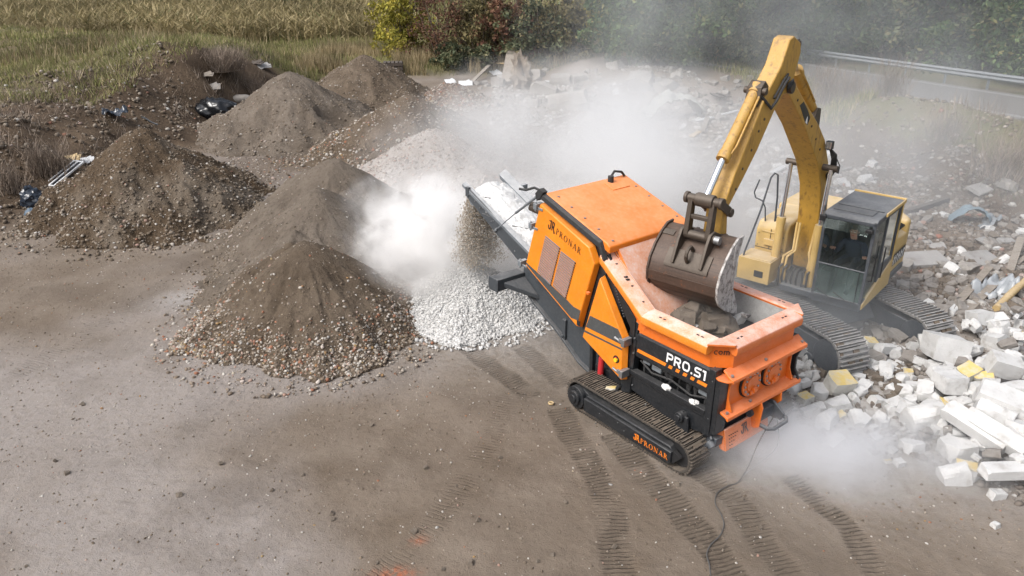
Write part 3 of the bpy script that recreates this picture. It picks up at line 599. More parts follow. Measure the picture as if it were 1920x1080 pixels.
b = MB(); b.prism([(.42, 2.02), (.60, 2.02), (.62, 1.0), (.52, .9), (.42, 1.0)], 0, 1, 'xz') if 0 else None
b.box(2.30, 2.50, 2.04, 2.16, .9, 1.72); b.prism([(2.44, 1.70), (2.66, 1.64), (2.56, 1.40), (2.56, 1.20), (2.66, 1.02), (2.44, 1.0)], 2.08, 2.12); b.build('end_fin', M['black'], cr, bevel=.006)
b = MB(); b.loft([[(2.50, y, .72), (2.53, y, .72), (2.60, y, .40), (2.57, y, .39)] for y in (.55, 1.55)]); b.add([(2.42, .52, .70), (2.50, .55, .72), (2.57, .55, .39), (2.50, .52, .42)], [(0, 1, 2, 3)])
gp = b.build('guard_plate', M['lip_shaded'], cr, bevel=.006)
bb = MB()
for k in range(5):
    for j in range(5 - k):
        t = .09 + j * .05; bb.loft([[(2.535 + .07 * t / .33 + .003, .62 + .045 * k + .03 * j * .0, .715 - t - .03 * 0), (2.535 + .07 * t / .33 + .003, .655 + .045 * k, .700 - t), (2.535 + .07 * (t + .015) / .33 + .003, .655 + .045 * k, .685 - t), (2.535 + .07 * (t + .015) / .33 + .003, .62 + .045 * k, .70 - t)]], cap=False) if 0 else bb.sheet([(2.539 + .07 * t / .33, .62 + .045 * k, .715 - t), (2.539 + .07 * t / .33, .655 + .045 * k, .703 - t), (2.542 + .07 * t / .33, .655 + .045 * k, .690 - t), (2.542 + .07 * t / .33, .62 + .045 * k, .702 - t)])
bb.build('vent_slots', M['dark'], gp, angle=0, recalc=False)
lettering('emblem', '', SERIF, (2.566, .90, .53), (0, 1, 0), (-.22, 0, 1), .13, M['band'], gp, emblem=1.3, off=.01)
b = MB(); b.box(2.36, 2.52, .40, .56, .50, .62); b.cyl((2.42, .36, .56), (2.50, .36, .50), .06, n=12); b.tube([(2.36, .42, .7), (2.46, .36, .62), (2.44, .34, .5), (2.34, .40, .42)], .022); b.build('hose_coupling', M['cabgrey'], cr, bevel=.004)
# small stones that lie on the machine
b = MB()
v, f = lump(.10, 5, (1.3, .6, .35), 1, .5); b.add([Matrix.Rotation(.9, 4, 'Z') @ p + Vector((.60, .26, .60)) for p in v], f); tag(b.build('tan_stone', M['blockyellow'], None, angle=0), 'tan stone chip lying on top of the crusher track', 'stone')
COL.objects['tan_stone'].matrix_world = Matrix.Translation(A0) @ Matrix.Rotation(CY, 4, 'Z')
# ================================================================== the excavator (local x = forward, y = the operator's left, z = up)
XC = Vector((5.8, 13.9, 0)); XH = R(-130.5)
ex = empty('excavator', XC, XH, 'weathered yellow tracked excavator tipping its bucket into the crusher', 'excavator')
toL = (Matrix.Translation(XC) @ Matrix.Rotation(XH, 4, 'Z')).inverted()
UT = toL @ Matrix.Translation((5.98, 13.97, 0)) @ Matrix.Rotation(R(-68), 4, 'Z')
def xf(b, mat): b.v = [tuple(mat @ Vector(p)) for p in b.v]; return b
for yc in (-1.03, 1.03):
    b = shoes(-1.78, 1.80, .44, .36, 62, yc - .32, yc + .32, .045, .03, .005); xf(b, UT).build('crawler_track', [M['shoe_grey'], M['mud']], ex, angle=0)
    b = MB(); b.prism([(-1.6, .26), (1.6, .26), (1.75, .44), (1.6, .62), (-1.6, .62), (-1.75, .44)], yc - .22, yc + .22)
    for k in range(8): b.cyl((-1.4 + k * .4, yc - .26, .20), (-1.4 + k * .4, yc + .26, .20), .10, n=14)
    for x in (-1.78, 1.80): b.cyl((x, yc - .27, .44), (x, yc + .27, .44), .30, n=22)
    xf(b, UT).build('track_frame', M['cabgrey'], ex, bevel=.01)
b = MB(); b.box(-.55, .55, -.8, .8, .45, .75); b.cyl((-.18, .0, .70), (-.18, .0, 1.0), .62, n=32); b.prism([(-.9, .4), (.9, .4), (.6, .75), (-.6, .75)], -.75, .75)
xf(b, UT).build('car_body', M['cabgrey'], ex, bevel=.01)
# ---- upper body
b = MB(); b.prism([(-2.15, -.95), (-1.8, -1.15), (.35, -1.15), (.35, -.30), (.80, -.25), (.80, 1.22), (-1.9, 1.20), (-2.25, .8), (-2.3, -.5)], .98, 1.10, 'xy')
b.box(-.75, .80, .33, 1.24, .95, 1.07)
b.build('platform', M['cabgrey'], ex, bevel=.015)
b = MB(); b.box(.38, .92, -1.08, -.44, 1.05, 1.50); b.box(.42, .90, -1.06, -.46, 1.50, 1.52)
tb = b.build('tool_box', M['yellow_body'], ex, bevel=.035, seg=3)
b = MB(); b.box(.905, .93, -.74, -.56, 1.16, 1.29); b.build('step_recess', M['dark'], tb, bevel=.01)
b = MB(); b.loft([[(x, -1.02, z) for x, z in ((-.9, 1.1), (.40, 1.1), (.40, 1.95), (.28, 2.10), (-.9, 2.12))], [(x, -.40, z) for x, z in ((-.9, 1.1), (.40, 1.1), (.40, 2.02), (.30, 2.13), (-.9, 2.15))]])
sb = b.build('side_box', M['yellow_body'], ex, bevel=.05, seg=3)
b = MB(); b.box(.395, .46, -.82, -.48, 1.66, 1.78); b.box(.395, .43, -.88, -.44, 1.40, 1.44); b.box(.40, .415, -.9, -.5, 1.90, 1.93); b.build('step_ledge', M['yellow_body'], sb, bevel=.02)
b = MB(); b.box(.905, .912, -1.03, -.49, 1.44, 1.452); b.box(.40, .408, -1.0, -.42, 1.57, 1.58); b.box(.40, .408, -.72, -.71, 1.58, 1.98); b.box(-.6, -.59, -1.026, -1.018, 1.15, 2.05); b.box(-.05, -.04, -1.026, -1.018, 1.15, 2.05); b.build('panel_seam', M['dark'], sb, angle=0)
b = MB()
for q in ((.91, -1.0, 1.12), (.91, -.52, 1.12), (.91, -1.0, 1.40), (.91, -.52, 1.40), (.403, -.95, 1.62), (.403, -.46, 1.62), (.403, -.95, 1.86), (.403, -.46, 1.86)): b.bolt(q, (1, 0, 0), .012, .008)
b.build('bolt', M['cabgrey'], sb, angle=0)
b = MB(); b.box(-2.1, -.9, -1.14, .32, 1.1, 2.12); b.build('engine_house', M['yellow_body'], ex, bevel=.05, seg=3)
b = MB(); b.prism([(-2.0, -1.14), (-2.35, -.9), (-2.5, 0), (-2.35, .9), (-1.95, 1.17), (-1.75, 1.17), (-1.75, -1.14)], 1.0, 2.02, 'xy'); b.build('counterweight', M['yellow_body'], ex, bevel=.08, seg=3)
b = MB(); b.loft([[(-1.85, .60, 2.0), (-1.85, 1.17, 1.75), (-1.85, 1.17, 1.1), (-1.85, .6, 1.1)], [(-.78, .60, 2.05), (-.78, 1.18, 1.85), (-.78, 1.18, 1.1), (-.78, .6, 1.1)]])
lp = b.build('left_panel', M['yellow_body'], ex, bevel=.03)
b = MB(); b.add([(-1.86, 1.185, 1.25), (-.80, 1.195, 1.25), (-.80, 1.195, 1.50), (-1.86, 1.185, 1.50)], [(0, 1, 2, 3)]); b.build('stripe', M['blackflat'], lp, angle=0)
b = MB()
for k in range(6):
    x = -.92 - k * .145; b.sheet([(x, 1.20, 1.28), (x - .04, 1.20, 1.47), (x - .085, 1.20, 1.47), (x - .045, 1.20, 1.28)]); b.sheet([(x - .05, 1.201, 1.36 + .03 * (k % 3)), (x - .12, 1.201, 1.36 + .03 * (k % 3)), (x - .12, 1.201, 1.395 + .03 * (k % 3)), (x - .05, 1.201, 1.395 + .03 * (k % 3))])
b.build('lettering', M['white'], lp, angle=0, recalc=False)
b = MB()
for k in range(7): b.bar((-1.30 - k * .075, .78, 2.035 - k * .002), (-1.36 - k * .075, 1.12, 1.90), .03, .03)
b.build('vent_slots', M['dark'], lp, angle=0)
b = MB(); b.cyl((.05, -.70, 2.10), (.05, -.70, 2.16), .09, n=16); b.build('filler_cap', M['cabgrey'], ex, bevel=.01); b = MB(); b.cyl((-.45, -.30, 2.0), (-.45, -.30, 2.35), .10, n=18); b.box(-.9, -.2, -.38, -.1, 1.6, 2.05); b.build('muffler', M['cabgrey'], ex, bevel=.01)
b = MB(); b.tube([(.90, -1.02, 1.15), (.88, -1.00, 1.55), (.55, -.92, 2.35), (.42, -.86, 2.98), (.36, -.82, 3.06), (.30, -.78, 3.02), (.28, -.74, 2.6), (.27, -.72, 2.1)], .018)
b.tube([(.30, -.90, 2.08), (.32, -.93, 2.35), (.34, -1.0, 2.48), (.36, -1.13, 2.52), (.36, -1.17, 2.62), (.35, -1.10, 2.88)], .014)
b.build('handrail', M['cabgrey'], ex)
# hoses and pipes at the boom foot
b = MB()
for k, y in enumerate((-.34, -.27, .10, .17)):
    s = 1 if y > 0 else -1
    b.tube([(.52, y, 1.0), (.56, y + .02 * s, 1.35), (.50, y + .03 * s, 1.55), (.42, y * .7, 1.68), (.32, y * .8, 2.2)], .024)
b.build('hydraulic_pipes', M['yellow_body'], ex)
b = MB()
for k in range(7):
    y = -.36 + k * .09; b.tube([(.62, y, .98), (.70, y + random.uniform(-.03, .03), 1.18), (.66, y, 1.36), (.58, y + .02, 1.42)], .02)
b.build('hose_bundle', M['rubber'], ex)
# ---- cab
cx0, cx1, cy0, cy1, cz0, cz1 = -.74, .80, .34, 1.24, 1.06, 2.66
b = MB(); w = .055
for x, y, w2, ex_ in ((cx1 - w, cy0, w, 0), (cx1 - w, cy1 - w, w, 0), (.02, cy1 - w, .06, 0), (cx0, cy1 - w, .10, 0), (cx0, cy0, .10, 0), (.02, cy0, .06, 0)):
    b.box(x, x + w2, y, y + w, cz0, cz1 - .03)
for y in (cy0, cy1 - w): b.box(cx0, cx1, y, y + w, cz1 - .10, cz1 - .03); b.box(cx0, cx1, y, y + w, cz0, cz0 + .10)
b.box(cx1 - w, cx1, cy0, cy1, cz1 - .10, cz1 - .03); b.box(cx1 - .05, cx1 + .004, cy0, cy1, cz0, cz0 + .06); b.box(cx1 - .03, cx1 + .006, cy0 + .03, cy1 - .03, 1.70, 1.725)
b.box(cx0, cx0 + .05, cy0, cy1, cz0, 2.0); b.box(cx0, 0.05, cy1 - .045, cy1 - .005, cz0, 1.62); b.box(cx0, cx0 + .04, cy0, cy1, 2.0, cz1 - .03)
b.box(.02, cx1 - .02, cy0 + .005, cy0 + .04, cz0, 1.55)
b.build('cab_frame', M['cabgrey'], ex, bevel=.018, seg=3)
b = MB(); b.loft([[(cx0 - .03, cy0 - .01, cz1 - .04), (cx1 - .10, cy0 - .01, cz1 - .04), (cx1 + .01, cy0 - .01, cz1 - .09), (cx1 - .08, cy0 - .01, cz1 + .02), (cx0 - .03, cy0 - .01, cz1 + .03)], [(cx0 - .03, cy1 + .01, cz1 - .04), (cx1 - .10, cy1 + .01, cz1 - .04), (cx1 + .01, cy1 + .01, cz1 - .09), (cx1 - .08, cy1 + .01, cz1 + .02), (cx0 - .03, cy1 + .01, cz1 + .03)]])
rf = b.build('cab_roof', M['cabgrey'], ex, bevel=.02, seg=3)
b = MB(); b.box(.30, .60, cy0 + .08, cy1 - .14, cz1 + .022, cz1 + .040); b.box(.24, .27, cy0 + .05, cy1 - .05, cz1 + .024, cz1 + .045); b.build('roof_hatch', M['anthra'], rf, bevel=.01)
b = MB(); b.box(cx0 - .06, cx0 - .03, cy0 - .01, cy1 + .03, cz1 - .03, cz1 + .06); b.box(cx0 - .04, .35, cy1 + .011, cy1 + .035, cz1 - .02, cz1 + .05); b.build('roof_gutter', M['yellow_body'], rf, bevel=.01)
b = MB(); b.box(cx0, cx0 + .05, cy1, cy1 + .02, 1.2, cz1); b.prism([(.78, 1.0), (.78, 1.10), (-.78, 1.56), (-.78, 1.0)], cy1 - .03, cy1 + .015); b.build('side_skirt', M['yellow_body'], ex, bevel=.008)
for nm, v in (('front_window', [(cx1 - .012, cy0 + w, 1.725), (cx1 - .012, cy1 - w, 1.725), (cx1 - .012, cy1 - w, cz1 - .10), (cx1 - .012, cy0 + w, cz1 - .10)]), ('lower_window', [(cx1 - .012, cy0 + w, cz0 + .06), (cx1 - .012, cy1 - w, cz0 + .06), (cx1 - .012, cy1 - w, 1.70), (cx1 - .012, cy0 + w, 1.70)]),
              ('door_window', [(.09, cy1 - .02, cz0 + .10), (cx1 - w, cy1 - .02, cz0 + .10), (cx1 - w, cy1 - .02, cz1 - .10), (.09, cy1 - .02, cz1 - .10)]), ('rear_side_window', [(cx0 + .10, cy1 - .02, 1.62), (.02, cy1 - .02, 1.62), (.02, cy1 - .02, cz1 - .10), (cx0 + .10, cy1 - .02, cz1 - .10)]), ('right_window', [(cx0 + .1, cy0 + .02, 1.55), (cx1 - w, cy0 + .02, 1.55), (cx1 - w, cy0 + .02, cz1 - .10), (cx0 + .1, cy0 + .02, cz1 - .10)])):
    b = MB(); b.sheet(v); b.build(nm, M['glass_low'] if nm == 'lower_window' else M['glass'], ex, angle=0)
b = MB(); b.loft([[(cx1 + .005, cy0 + .04, cz1 - .10), (cx1 + .06, cy0 + .04, cz1 - .26), (cx1 + .066, cy0 + .04, cz1 - .26), (cx1 + .012, cy0 + .04, cz1 - .095)], [(cx1 + .005, cy1 - .10, cz1 - .10), (cx1 + .06, cy1 - .10, cz1 - .26), (cx1 + .066, cy1 - .10, cz1 - .26), (cx1 + .012, cy1 - .10, cz1 - .095)]])
b.build('rain_visor', M['glass'], ex, angle=0)
b = MB(); b.box(cx1 + .0, cx1 + .10, cy1 - .14, cy1 - .02, cz1 - .20, cz1 - .13); b.cut(); b.box(cx1 - .02, cx1 + .04, cy0 - .06, cy0 + .05, cz1 - .16, cz1 - .05); b.each('work_lamp', M['blackflat'], ex, bevel=.012)
b = MB(); b.tube([(cx1 + .01, cy0 + .62, 1.12), (cx1 + .02, cy0 + .40, 1.22)], .010); b.tube([(cx1 + .015, cy0 + .10, 1.22), (cx1 + .02, cy0 + .35, 1.10), (cx1 + .02, cy0 + .78, 1.12)], .009); b.tube([(cx1 + .01, cy1 - .12, 1.1), (cx1 + .015, cy1 - .12, 1.7)], .007); b.build('wiper', M['blackflat'], ex)
b = MB(); b.tube([(.62, cy1 + .0, 1.5), (.62, cy1 + .05, 1.52), (.62, cy1 + .05, 1.95), (.62, cy1 + .0, 1.97)], .012); b.cut(); b.tube([(.04, cy1 + .01, 2.0), (.04, cy1 + .04, 2.0), (.04, cy1 + .04, 1.4), (.04, cy1 + .01, 1.4)], .012); b.each('grab_handle', M['blackflat'], ex)
# inside
b = MB(); b.box(-.42, .05, .50, 1.02, 1.38, 1.52); b.box(-.50, -.36, .52, 1.0, 1.50, 2.12); b.box(-.40, -.02, .6, .92, 1.08, 1.38); b.build('seat', M['seat'], ex, bevel=.05, seg=3)
b = MB(); b.box(-.3, .34, .40, .50, 1.5, 1.70); b.box(-.3, .34, 1.0, 1.12, 1.5, 1.68); b.cyl((.28, .45, 1.70), (.30, .45, 1.86), .016, n=8); b.cyl((.28, 1.05, 1.68), (.30, 1.04, 1.80), .016, n=8); b.box(.45, .70, .42, .60, 1.08, 1.55); b.build('control_console', M['blackflat'], ex, bevel=.01)
# ---- boom, arm, cylinders
Y0, Y1 = -.35, .05
bp = [(-.30, 1.25), (.02, 1.22), (.10, 1.9), (.16, 2.45), (.32, 2.94), (.70, 3.46), (1.58, 4.24), (2.42, 4.86), (2.60, 4.94), (2.64, 5.06), (2.52, 5.14), (2.36, 5.08), (1.32, 4.42), (.95, 4.19), (.50, 3.84), (.12, 3.36), (-.20, 2.6), (-.34, 1.9)]
b = MB(); b.prism(bp, Y0, Y1); bo = b.build('boom', M['yellow'], ex, bevel=.018)
b = MB(); b.box(-.3, -.05, -.55, .25, 1.15, 1.42); b.cut(); b.cyl((2.52, -.40, 5.01), (2.52, .12, 5.01), .09, n=18); b.cut(); b.cyl((.40, -.62, 3.34), (.40, .32, 3.34), .06, n=16); b.cut(); b.prism([(.66, 3.95), (1.0, 4.20), (.90, 4.46), (.72, 4.42)], -.27, -.03); b.each('pivot', M['pinsteel'], bo, bevel=.008)
b = MB(); b.prism([(1.97, 4.66), (1.83, 4.70), (1.60, 4.54), (1.42, 4.38), (1.50, 4.27), (1.62, 4.33)], Y1 + .001, Y1 + .003); dc = b.build('decal', M['blackflat'], bo, angle=0)
b = MB(); b.prism([(1.53, 4.29), (1.62, 4.335), (1.56, 4.43)], Y1 + .004, Y1 + .006); b.build('decal_mark', M['white'], dc, angle=0)
bb = MB()
for x, z in ((2.10, 4.76), (1.30, 4.22), (1.0, 3.95), (.72, 3.72)): bb.cyl((x, Y1, z), (x, Y1 + .012, z), .022, n=8)
bb.build('boss', M['pinsteel'], bo)
b = MB(); b.box(.45, .55, .08, .20, 3.70, 3.84); b.bar((.45, .05, 3.68), (.50, .22, 3.68), .02, .02); wl = b.build('work_lamp', M['blackflat'], ex, bevel=.012)
b = MB(); b.box(.551, .556, .09, .19, 3.71, 3.83); b.build('lamp_lens', M['lampglass'], wl, angle=0)
b = MB()
for k in range(5): b.tube([(.05, -.02 + .02 * k, 3.0), (.28, .16 + .02 * k, 3.30), (.42, .20 + .012 * k, 3.52 + .02 * k), (.36, .12, 3.66)], .022)
b.tube([(.42, .26, 3.55), (.46, .36, 3.42), (.42, .34, 3.28), (.36, .28, 3.28)], .010); b.build('hose_bundle', M['rubber'], bo)
for y in (-.52, .21):
    b = MB(); b.cyl((.56, y, 1.05), (.50, y, 2.25), .075, n=18); b.cyl((.50, y, 2.18), (.497, y, 2.30), .085, n=18); cyl_ = b.build('boom_cylinder', M['yellow_body'], ex)
    b = MB(); b.cyl((.497, y, 2.30), (.43, y, 3.32), .042, n=14); b.build('rod', M['chrome'], cyl_)
b = MB(); b.cyl((.80, -.15, 4.37), (1.78, -.15, 5.14), .095, n=18); b.cyl((1.73, -.15, 5.10), (1.82, -.15, 5.17), .108, n=18); b.tube([(1.9, -.06, 5.2), (1.5, -.05, 4.92), (1.05, -.05, 4.58)], .018); ac = b.build('arm_cylinder', M['yellow'], ex)
b = MB(); b.cyl((1.80, -.15, 5.155), (2.20, -.15, 5.60), .045, n=14); b.build('rod', M['chrome'], ac)
AY0, AY1 = -.21, .05
ap = [(2.30, 5.64), (2.58, 5.76), (2.73, 5.73), (2.92, 5.37), (3.36, 4.98), (4.07, 4.0), (4.33, 3.55), (4.38, 3.1), (4.25, 2.96), (4.10, 3.04), (4.18, 3.5), (3.83, 3.80), (3.40, 4.20), (2.95, 4.72), (2.70, 4.92), (2.46, 4.92), (2.36, 5.15), (2.24, 5.5)]
b = MB(); b.prism(ap, AY0, AY1); ar = b.build('arm', M['yellow'], ex, bevel=.018)
b = MB(); b.cyl((2.20, -.28, 5.60), (2.20, .0, 5.60), .06, n=14); b.prism([(2.16, 5.68), (2.34, 5.68), (2.34, 5.5), (2.18, 5.52)], -.26, -.22); b.prism([(2.16, 5.68), (2.34, 5.68), (2.34, 5.5), (2.18, 5.52)], -.06, -.02); b.build('pivot', M['pinsteel'], ar, bevel=.006); b = MB(); b.prism([(3.2, 5.1), (3.5, 4.85), (3.46, 5.12), (3.34, 5.2)], -.2, 0.02); b.cyl((3.40, -.26, 5.06), (3.40, .08, 5.06), .05, n=14); b.build('pivot', M['pinsteel'], ar, bevel=.006)
bb = MB()
for x, z in ((3.05, 4.95), (3.45, 4.50), (3.62, 4.25), (3.85, 4.02), (3.3, 4.65), (4.0, 3.75)): bb.cyl((x, AY1, z), (x, AY1 + .012, z), .02, n=8)
bb.build('boss', M['pinsteel'], ar)
b = MB(); b.tube([(2.62, .02, 5.06), (2.70, .10, 5.18), (2.86, .12, 5.12), (3.10, .11, 4.88), (3.22, .10, 4.80), (3.36, .06, 4.92), (3.42, .0, 5.0)], .022); b.tube([(2.58, -.02, 5.08), (2.66, .06, 5.22), (2.86, .09, 5.16), (3.12, .085, 4.93)], .018)
for k in range(4): b.tube([(2.46, .06 + .01 * k, 4.95 + .02 * k), (2.58, .12, 5.08 + .02 * k), (2.68, .09, 5.0 + .02 * k)], .016)
b.build('arm_hose', M['rubber'], ar)
b = MB(); b.cyl((3.38, -.10, 5.06), (4.20, -.10, 4.22), .082, n=18); b.cyl((4.14, -.10, 4.28), (4.22, -.10, 4.20), .098, n=18); b.cyl((3.32, -.10, 5.12), (3.42, -.10, 5.02), .10, n=18); b.tube([(3.42, .0, 5.04), (4.05, .01, 4.38), (4.13, -.02, 4.28)], .016); bc = b.build('bucket_cylinder', M['yellow'], ex)
b = MB(); b.cyl((4.20, -.10, 4.22), (4.58, -.12, 3.70), .050, n=16); b.build('rod', M['chrome'], bc)
# linkage
b = MB(); b.cyl((4.58, -.40, 3.68), (4.58, .12, 3.68), .065, n=16); b.cyl((4.58, -.43, 3.68), (4.58, -.38, 3.68), .085, n=14); b.cyl((4.58, .11, 3.68), (4.58, .16, 3.68), .085, n=14); b.cyl((4.58, -.25, 3.68), (4.58, .02, 3.68), .10, n=16)
for y in (-.32, .02):
    b.loft([[(4.53, y - .035, 3.70), (4.64, y - .035, 3.70), (4.64, y + .035, 3.70), (4.53, y + .035, 3.70)], [(4.57, y - .04, 3.16), (4.71, y - .04, 3.16), (4.71, y + .04, 3.16), (4.57, y + .04, 3.16)]])
b.box(4.58, 4.66, -.30, .02, 3.40, 3.46)
for y in (-.27, .08): b.loft([[(4.56, y - .02, 3.76), (4.56, y + .02, 3.76), (4.54, y + .02, 3.60), (4.54, y - .02, 3.60)], [(4.16, y - .02, 3.52), (4.16, y + .02, 3.52), (4.14, y + .02, 3.36), (4.14, y - .02, 3.36)]])
b.cyl((4.16, -.31, 3.44), (4.16, .12, 3.44), .065, n=14); b.cyl((4.64, -.42, 3.16), (4.64, .12, 3.16), .065, n=16)
b.build('linkage', M['pinsteel'], ex, bevel=.008)
b = MB(); b.cyl((4.64, .12, 3.16), (4.64, .20, 3.16), .06, n=14); b.cut(); b.cyl((4.22, .16, 3.04), (4.22, .28, 3.04), .05, n=14); b.each('pin', M['rail'], ex)
# ---- bucket
BY0, BY1 = -.75, .36
shell = [(4.30, 3.15), (4.42, 3.15), (4.58, 3.06), (4.74, 2.93), (4.87, 2.76), (4.93, 2.58), (4.91, 2.43), (4.80, 2.28), (4.62, 2.14), (4.42, 2.03), (4.20, 1.94)]
inner = [(x - .035 * (1 if k < 9 else .5), z - (.03 if k < 4 else -.01 if k < 7 else -.035)) for k, (x, z) in enumerate(shell)]
b = MB(); b.loft([[(x, y, z) for x, z in shell + inner[::-1]] for y in (BY0, BY1)])
bk = b.build('bucket', M['rust'], ex, bevel=.006)
for y0, y1, mt in ((BY0 - .03, BY0 + .005, 'rust'), (BY1 - .005, BY1 + .03, 'caked')):
    b = MB(); b.prism([(4.26, 3.19), (4.44, 3.19), (4.60, 3.10), (4.77, 2.95), (4.90, 2.77), (4.955, 2.58), (4.935, 2.42), (4.82, 2.26), (4.62, 2.12), (4.40, 2.01), (4.19, 1.92), (4.20, 2.05), (4.42, 2.4), (4.44, 2.8)], y0, y1); b.prism([(4.50, 3.12), (4.55, 3.10), (4.56, 2.6), (4.40, 2.05), (4.36, 2.06), (4.51, 2.6)], y1, y1 + .012) if mt == 'caked' else None
    b.build('bucket_side', M[mt], bk, bevel=.008)
b = MB()
for a0, a1 in ((5, 6), (7, 8)):
    q = shell[a0:a1 + 1]; b.loft([[(q[0][0] + .012, y, q[0][1] + .005), (q[1][0] + .012, y, q[1][1] - .005), (q[1][0] - .01, y, q[1][1]), (q[0][0] - .01, y, q[0][1])] for y in (BY0 - .005, BY1 + .002)])
b.build('wear_strap', M['rust'], bk, bevel=.004)
b = MB(); b.loft([[(4.755, y, 2.945), (4.90, y, 2.755), (4.915, y, 2.70), (4.885, y, 2.70), (4.74, y, 2.92)] for y in (-.52, .18)]); b.build('doubler_plate', M['pinsteel'], bk, bevel=.004)
for y in (-.40, .05):
    b = MB(); b.prism([(4.12, 3.06), (4.16, 2.98), (4.40, 3.12), (4.72, 2.94), (4.895, 2.76), (4.93, 2.78), (4.80, 3.10), (4.72, 3.24), (4.60, 3.27), (4.45, 3.20), (4.26, 3.12), (4.18, 3.12)], y, y + .045); b.build('hinge_plate', M['pinsteel'], bk, bevel=.006)
b = MB(); b.tube([(4.82 + .10 * math.cos(a), -.16, 2.92 + .11 * math.sin(a)) for a in [k * 2 * math.pi / 18 for k in range(19)]], .028); b.build('lifting_ring', M['pinsteel'], bk)
b = MB(); b.loft([[(4.515, y, 3.105), (4.60, y, 3.055), (4.605, y, 3.065), (4.52, y, 3.115)] for y in (-.76, -.56)]); b.build('name_plate', M['pinsteel'], bk, bevel=.003)
for k in range(5):
    y = BY0 + .08 + k * .30; b = MB(); b.loft([[(4.26, y - .05, 1.99), (4.26, y + .05, 1.99), (4.24, y + .05, 1.91), (4.24, y - .05, 1.91)], [(4.04, y - .025, 1.90), (4.04, y + .025, 1.90), (4.04, y + .025, 1.87), (4.04, y - .025, 1.87)]]); b.build('tooth', M['caked'], bk, bevel=.008)
# ---- the operator
def skin_figure(name, joints, edges, root, parent, levels=2):
    me = bpy.data.meshes.new(name + '_rig'); me.from_pydata([j[0] for j in joints], edges, []); o = bpy.data.objects.new(name + '_rig', me); COL.objects.link(o)
    k = o.modifiers.new('skin', 'SKIN'); 
    if not me.skin_vertices: me.skin_vertices.new() if hasattr(me.skin_vertices, 'new') else None
    k.use_smooth_shade = True; k.branch_smoothing = .3
    for i, j in enumerate(joints):
        sv = me.skin_vertices[0].data[i]; r = j[1]; sv.radius = (r, r) if not isinstance(r, tuple) else r; sv.use_root = (i == root)
    s = o.modifiers.new('sub', 'SUBSURF'); s.levels = levels; s.render_levels = levels
    dg = bpy.context.evaluated_depsgraph_get(); dg.update(); m2 = bpy.data.meshes.new_from_object(o.evaluated_get(dg)); m2.name = name
    bpy.data.objects.remove(o); q = bpy.data.objects.new(name, m2); COL.objects.link(q); q.parent = parent; return q
J = []; E_ = []
def jn(p, r, par=None):
    J.append((p, r)); 
    if par is not None: E_.append((par, len(J) - 1))
    return len(J) - 1
pel = jn((-.12, .72, 1.60), (.135, .115)); sp1 = jn((-.08, .72, 1.74), (.145, .115), pel); sp2 = jn((-.02, .71, 1.88), (.165, .12), sp1); nk0 = jn((.02, .71, 1.985), .075, sp2); nk = jn((.045, .705, 2.045), .055, nk0); hd0 = jn((.065, .70, 2.10), (.068, .078), nk); hd = jn((.07, .70, 2.19), (.075, .092), hd0); ht = jn((.065, .70, 2.265), (.058, .07), hd)
nose = jn((.165, .70, 2.165), .014, hd); 
for s, el, wr, hn in ((-1, (.10, .43, 1.72), (.27, .44, 1.85), (.31, .45, 1.88)), (1, (.08, 1.00, 1.70), (.26, 1.03, 1.79), (.30, 1.035, 1.815))):
    sh = jn((.0, .71 + s * .17, 1.945), .078, sp2); e = jn(el, .055, sh); w_ = jn(wr, .034, e); h_ = jn(hn, (.042, .024), w_)
    base = Vector(hn); f = Vector((.8, 0, .25)).normalized()
    for k, ln in enumerate((.062, .075, .07, .055)):
        o_ = Vector((.018, (k - 1.5) * .020, .004)); a = jn(tuple(base + o_ + f * .02), .0095, h_); c_ = jn(tuple(base + o_ + f * .045), .0092, a); jn(tuple(base + o_ + f * .05 + Vector((.008, 0, -ln * .5))), .008, c_)
    t = jn(tuple(base + Vector((-.005, -s * .040, .0))), .0105, h_); jn(tuple(base + Vector((.025, -s * .052, .006))), .009, t)
for s in (-1, 1):
    hp = jn((-.06, .72 + s * .10, 1.60), .095, pel); kn = jn((.36, .72 + s * .15, 1.60), .068, hp); an = jn((.44, .72 + s * .15, 1.19), .046, kn); jn((.56, .72 + s * .155, 1.125), (.042, .035), an)
man = skin_figure('person', J, E_, 0, None)
man.location = XC; man.rotation_euler = (0, 0, XH); tag(man, 'person in a navy jacket sitting at the controls inside the excavator cab', 'person')
for q in ('jacket', 'skin', 'trousers', 'hair', 'blackflat'): man.data.materials.append(M[q])
for p in man.data.polygons:
    c = p.center; hand = (c - Vector((.31, .45, 1.88))).length < .085 or (c - Vector((.30, 1.035, 1.815))).length < .085
    p.material_index = 1 if (c.z > 2.03 or hand) else 0 if c.z > 1.66 or (c.y < .50 and c.z > 1.64) or c.y > .97 and c.z > 1.66 else 2 if c.z > 1.18 else 4
    p.use_smooth = True
b = MB(); v, f = lump(.088, 3, (.98, .86, .92), 3, .06); b.add([p + Vector((.055, .70, 2.215)) for p in v if True], [q for q in f if sum(v[i].z for i in q) / len(q) > .012 - .45 * max(0, -sum(v[i].x for i in q) / len(q) * 1.5)]); b.build('hair', M['hair'], man, recalc=False)
b = MB()
for s in (-1, 1): v, f = lump(.011, 9, (1, 1, .8), 1, 0); b.add([p + Vector((.140, .70 + s * .030, 2.185)) for p in v], f, 0); b.box(.132, .146, .70 + s * .030 - .018, .70 + s * .030 + .018, 2.20, 2.206, 1); v, f = lump(.02, 4, (.7, .4, 1.2), 1, 0); b.add([p + Vector((.06, .70 + s * .078, 2.165)) for p in v], f, 2)
b.box(.138, .147, .676, .724, 2.115, 2.121, 3); b.build('face', [M['white'], M['hair'], M['skin'], M['red']], man)
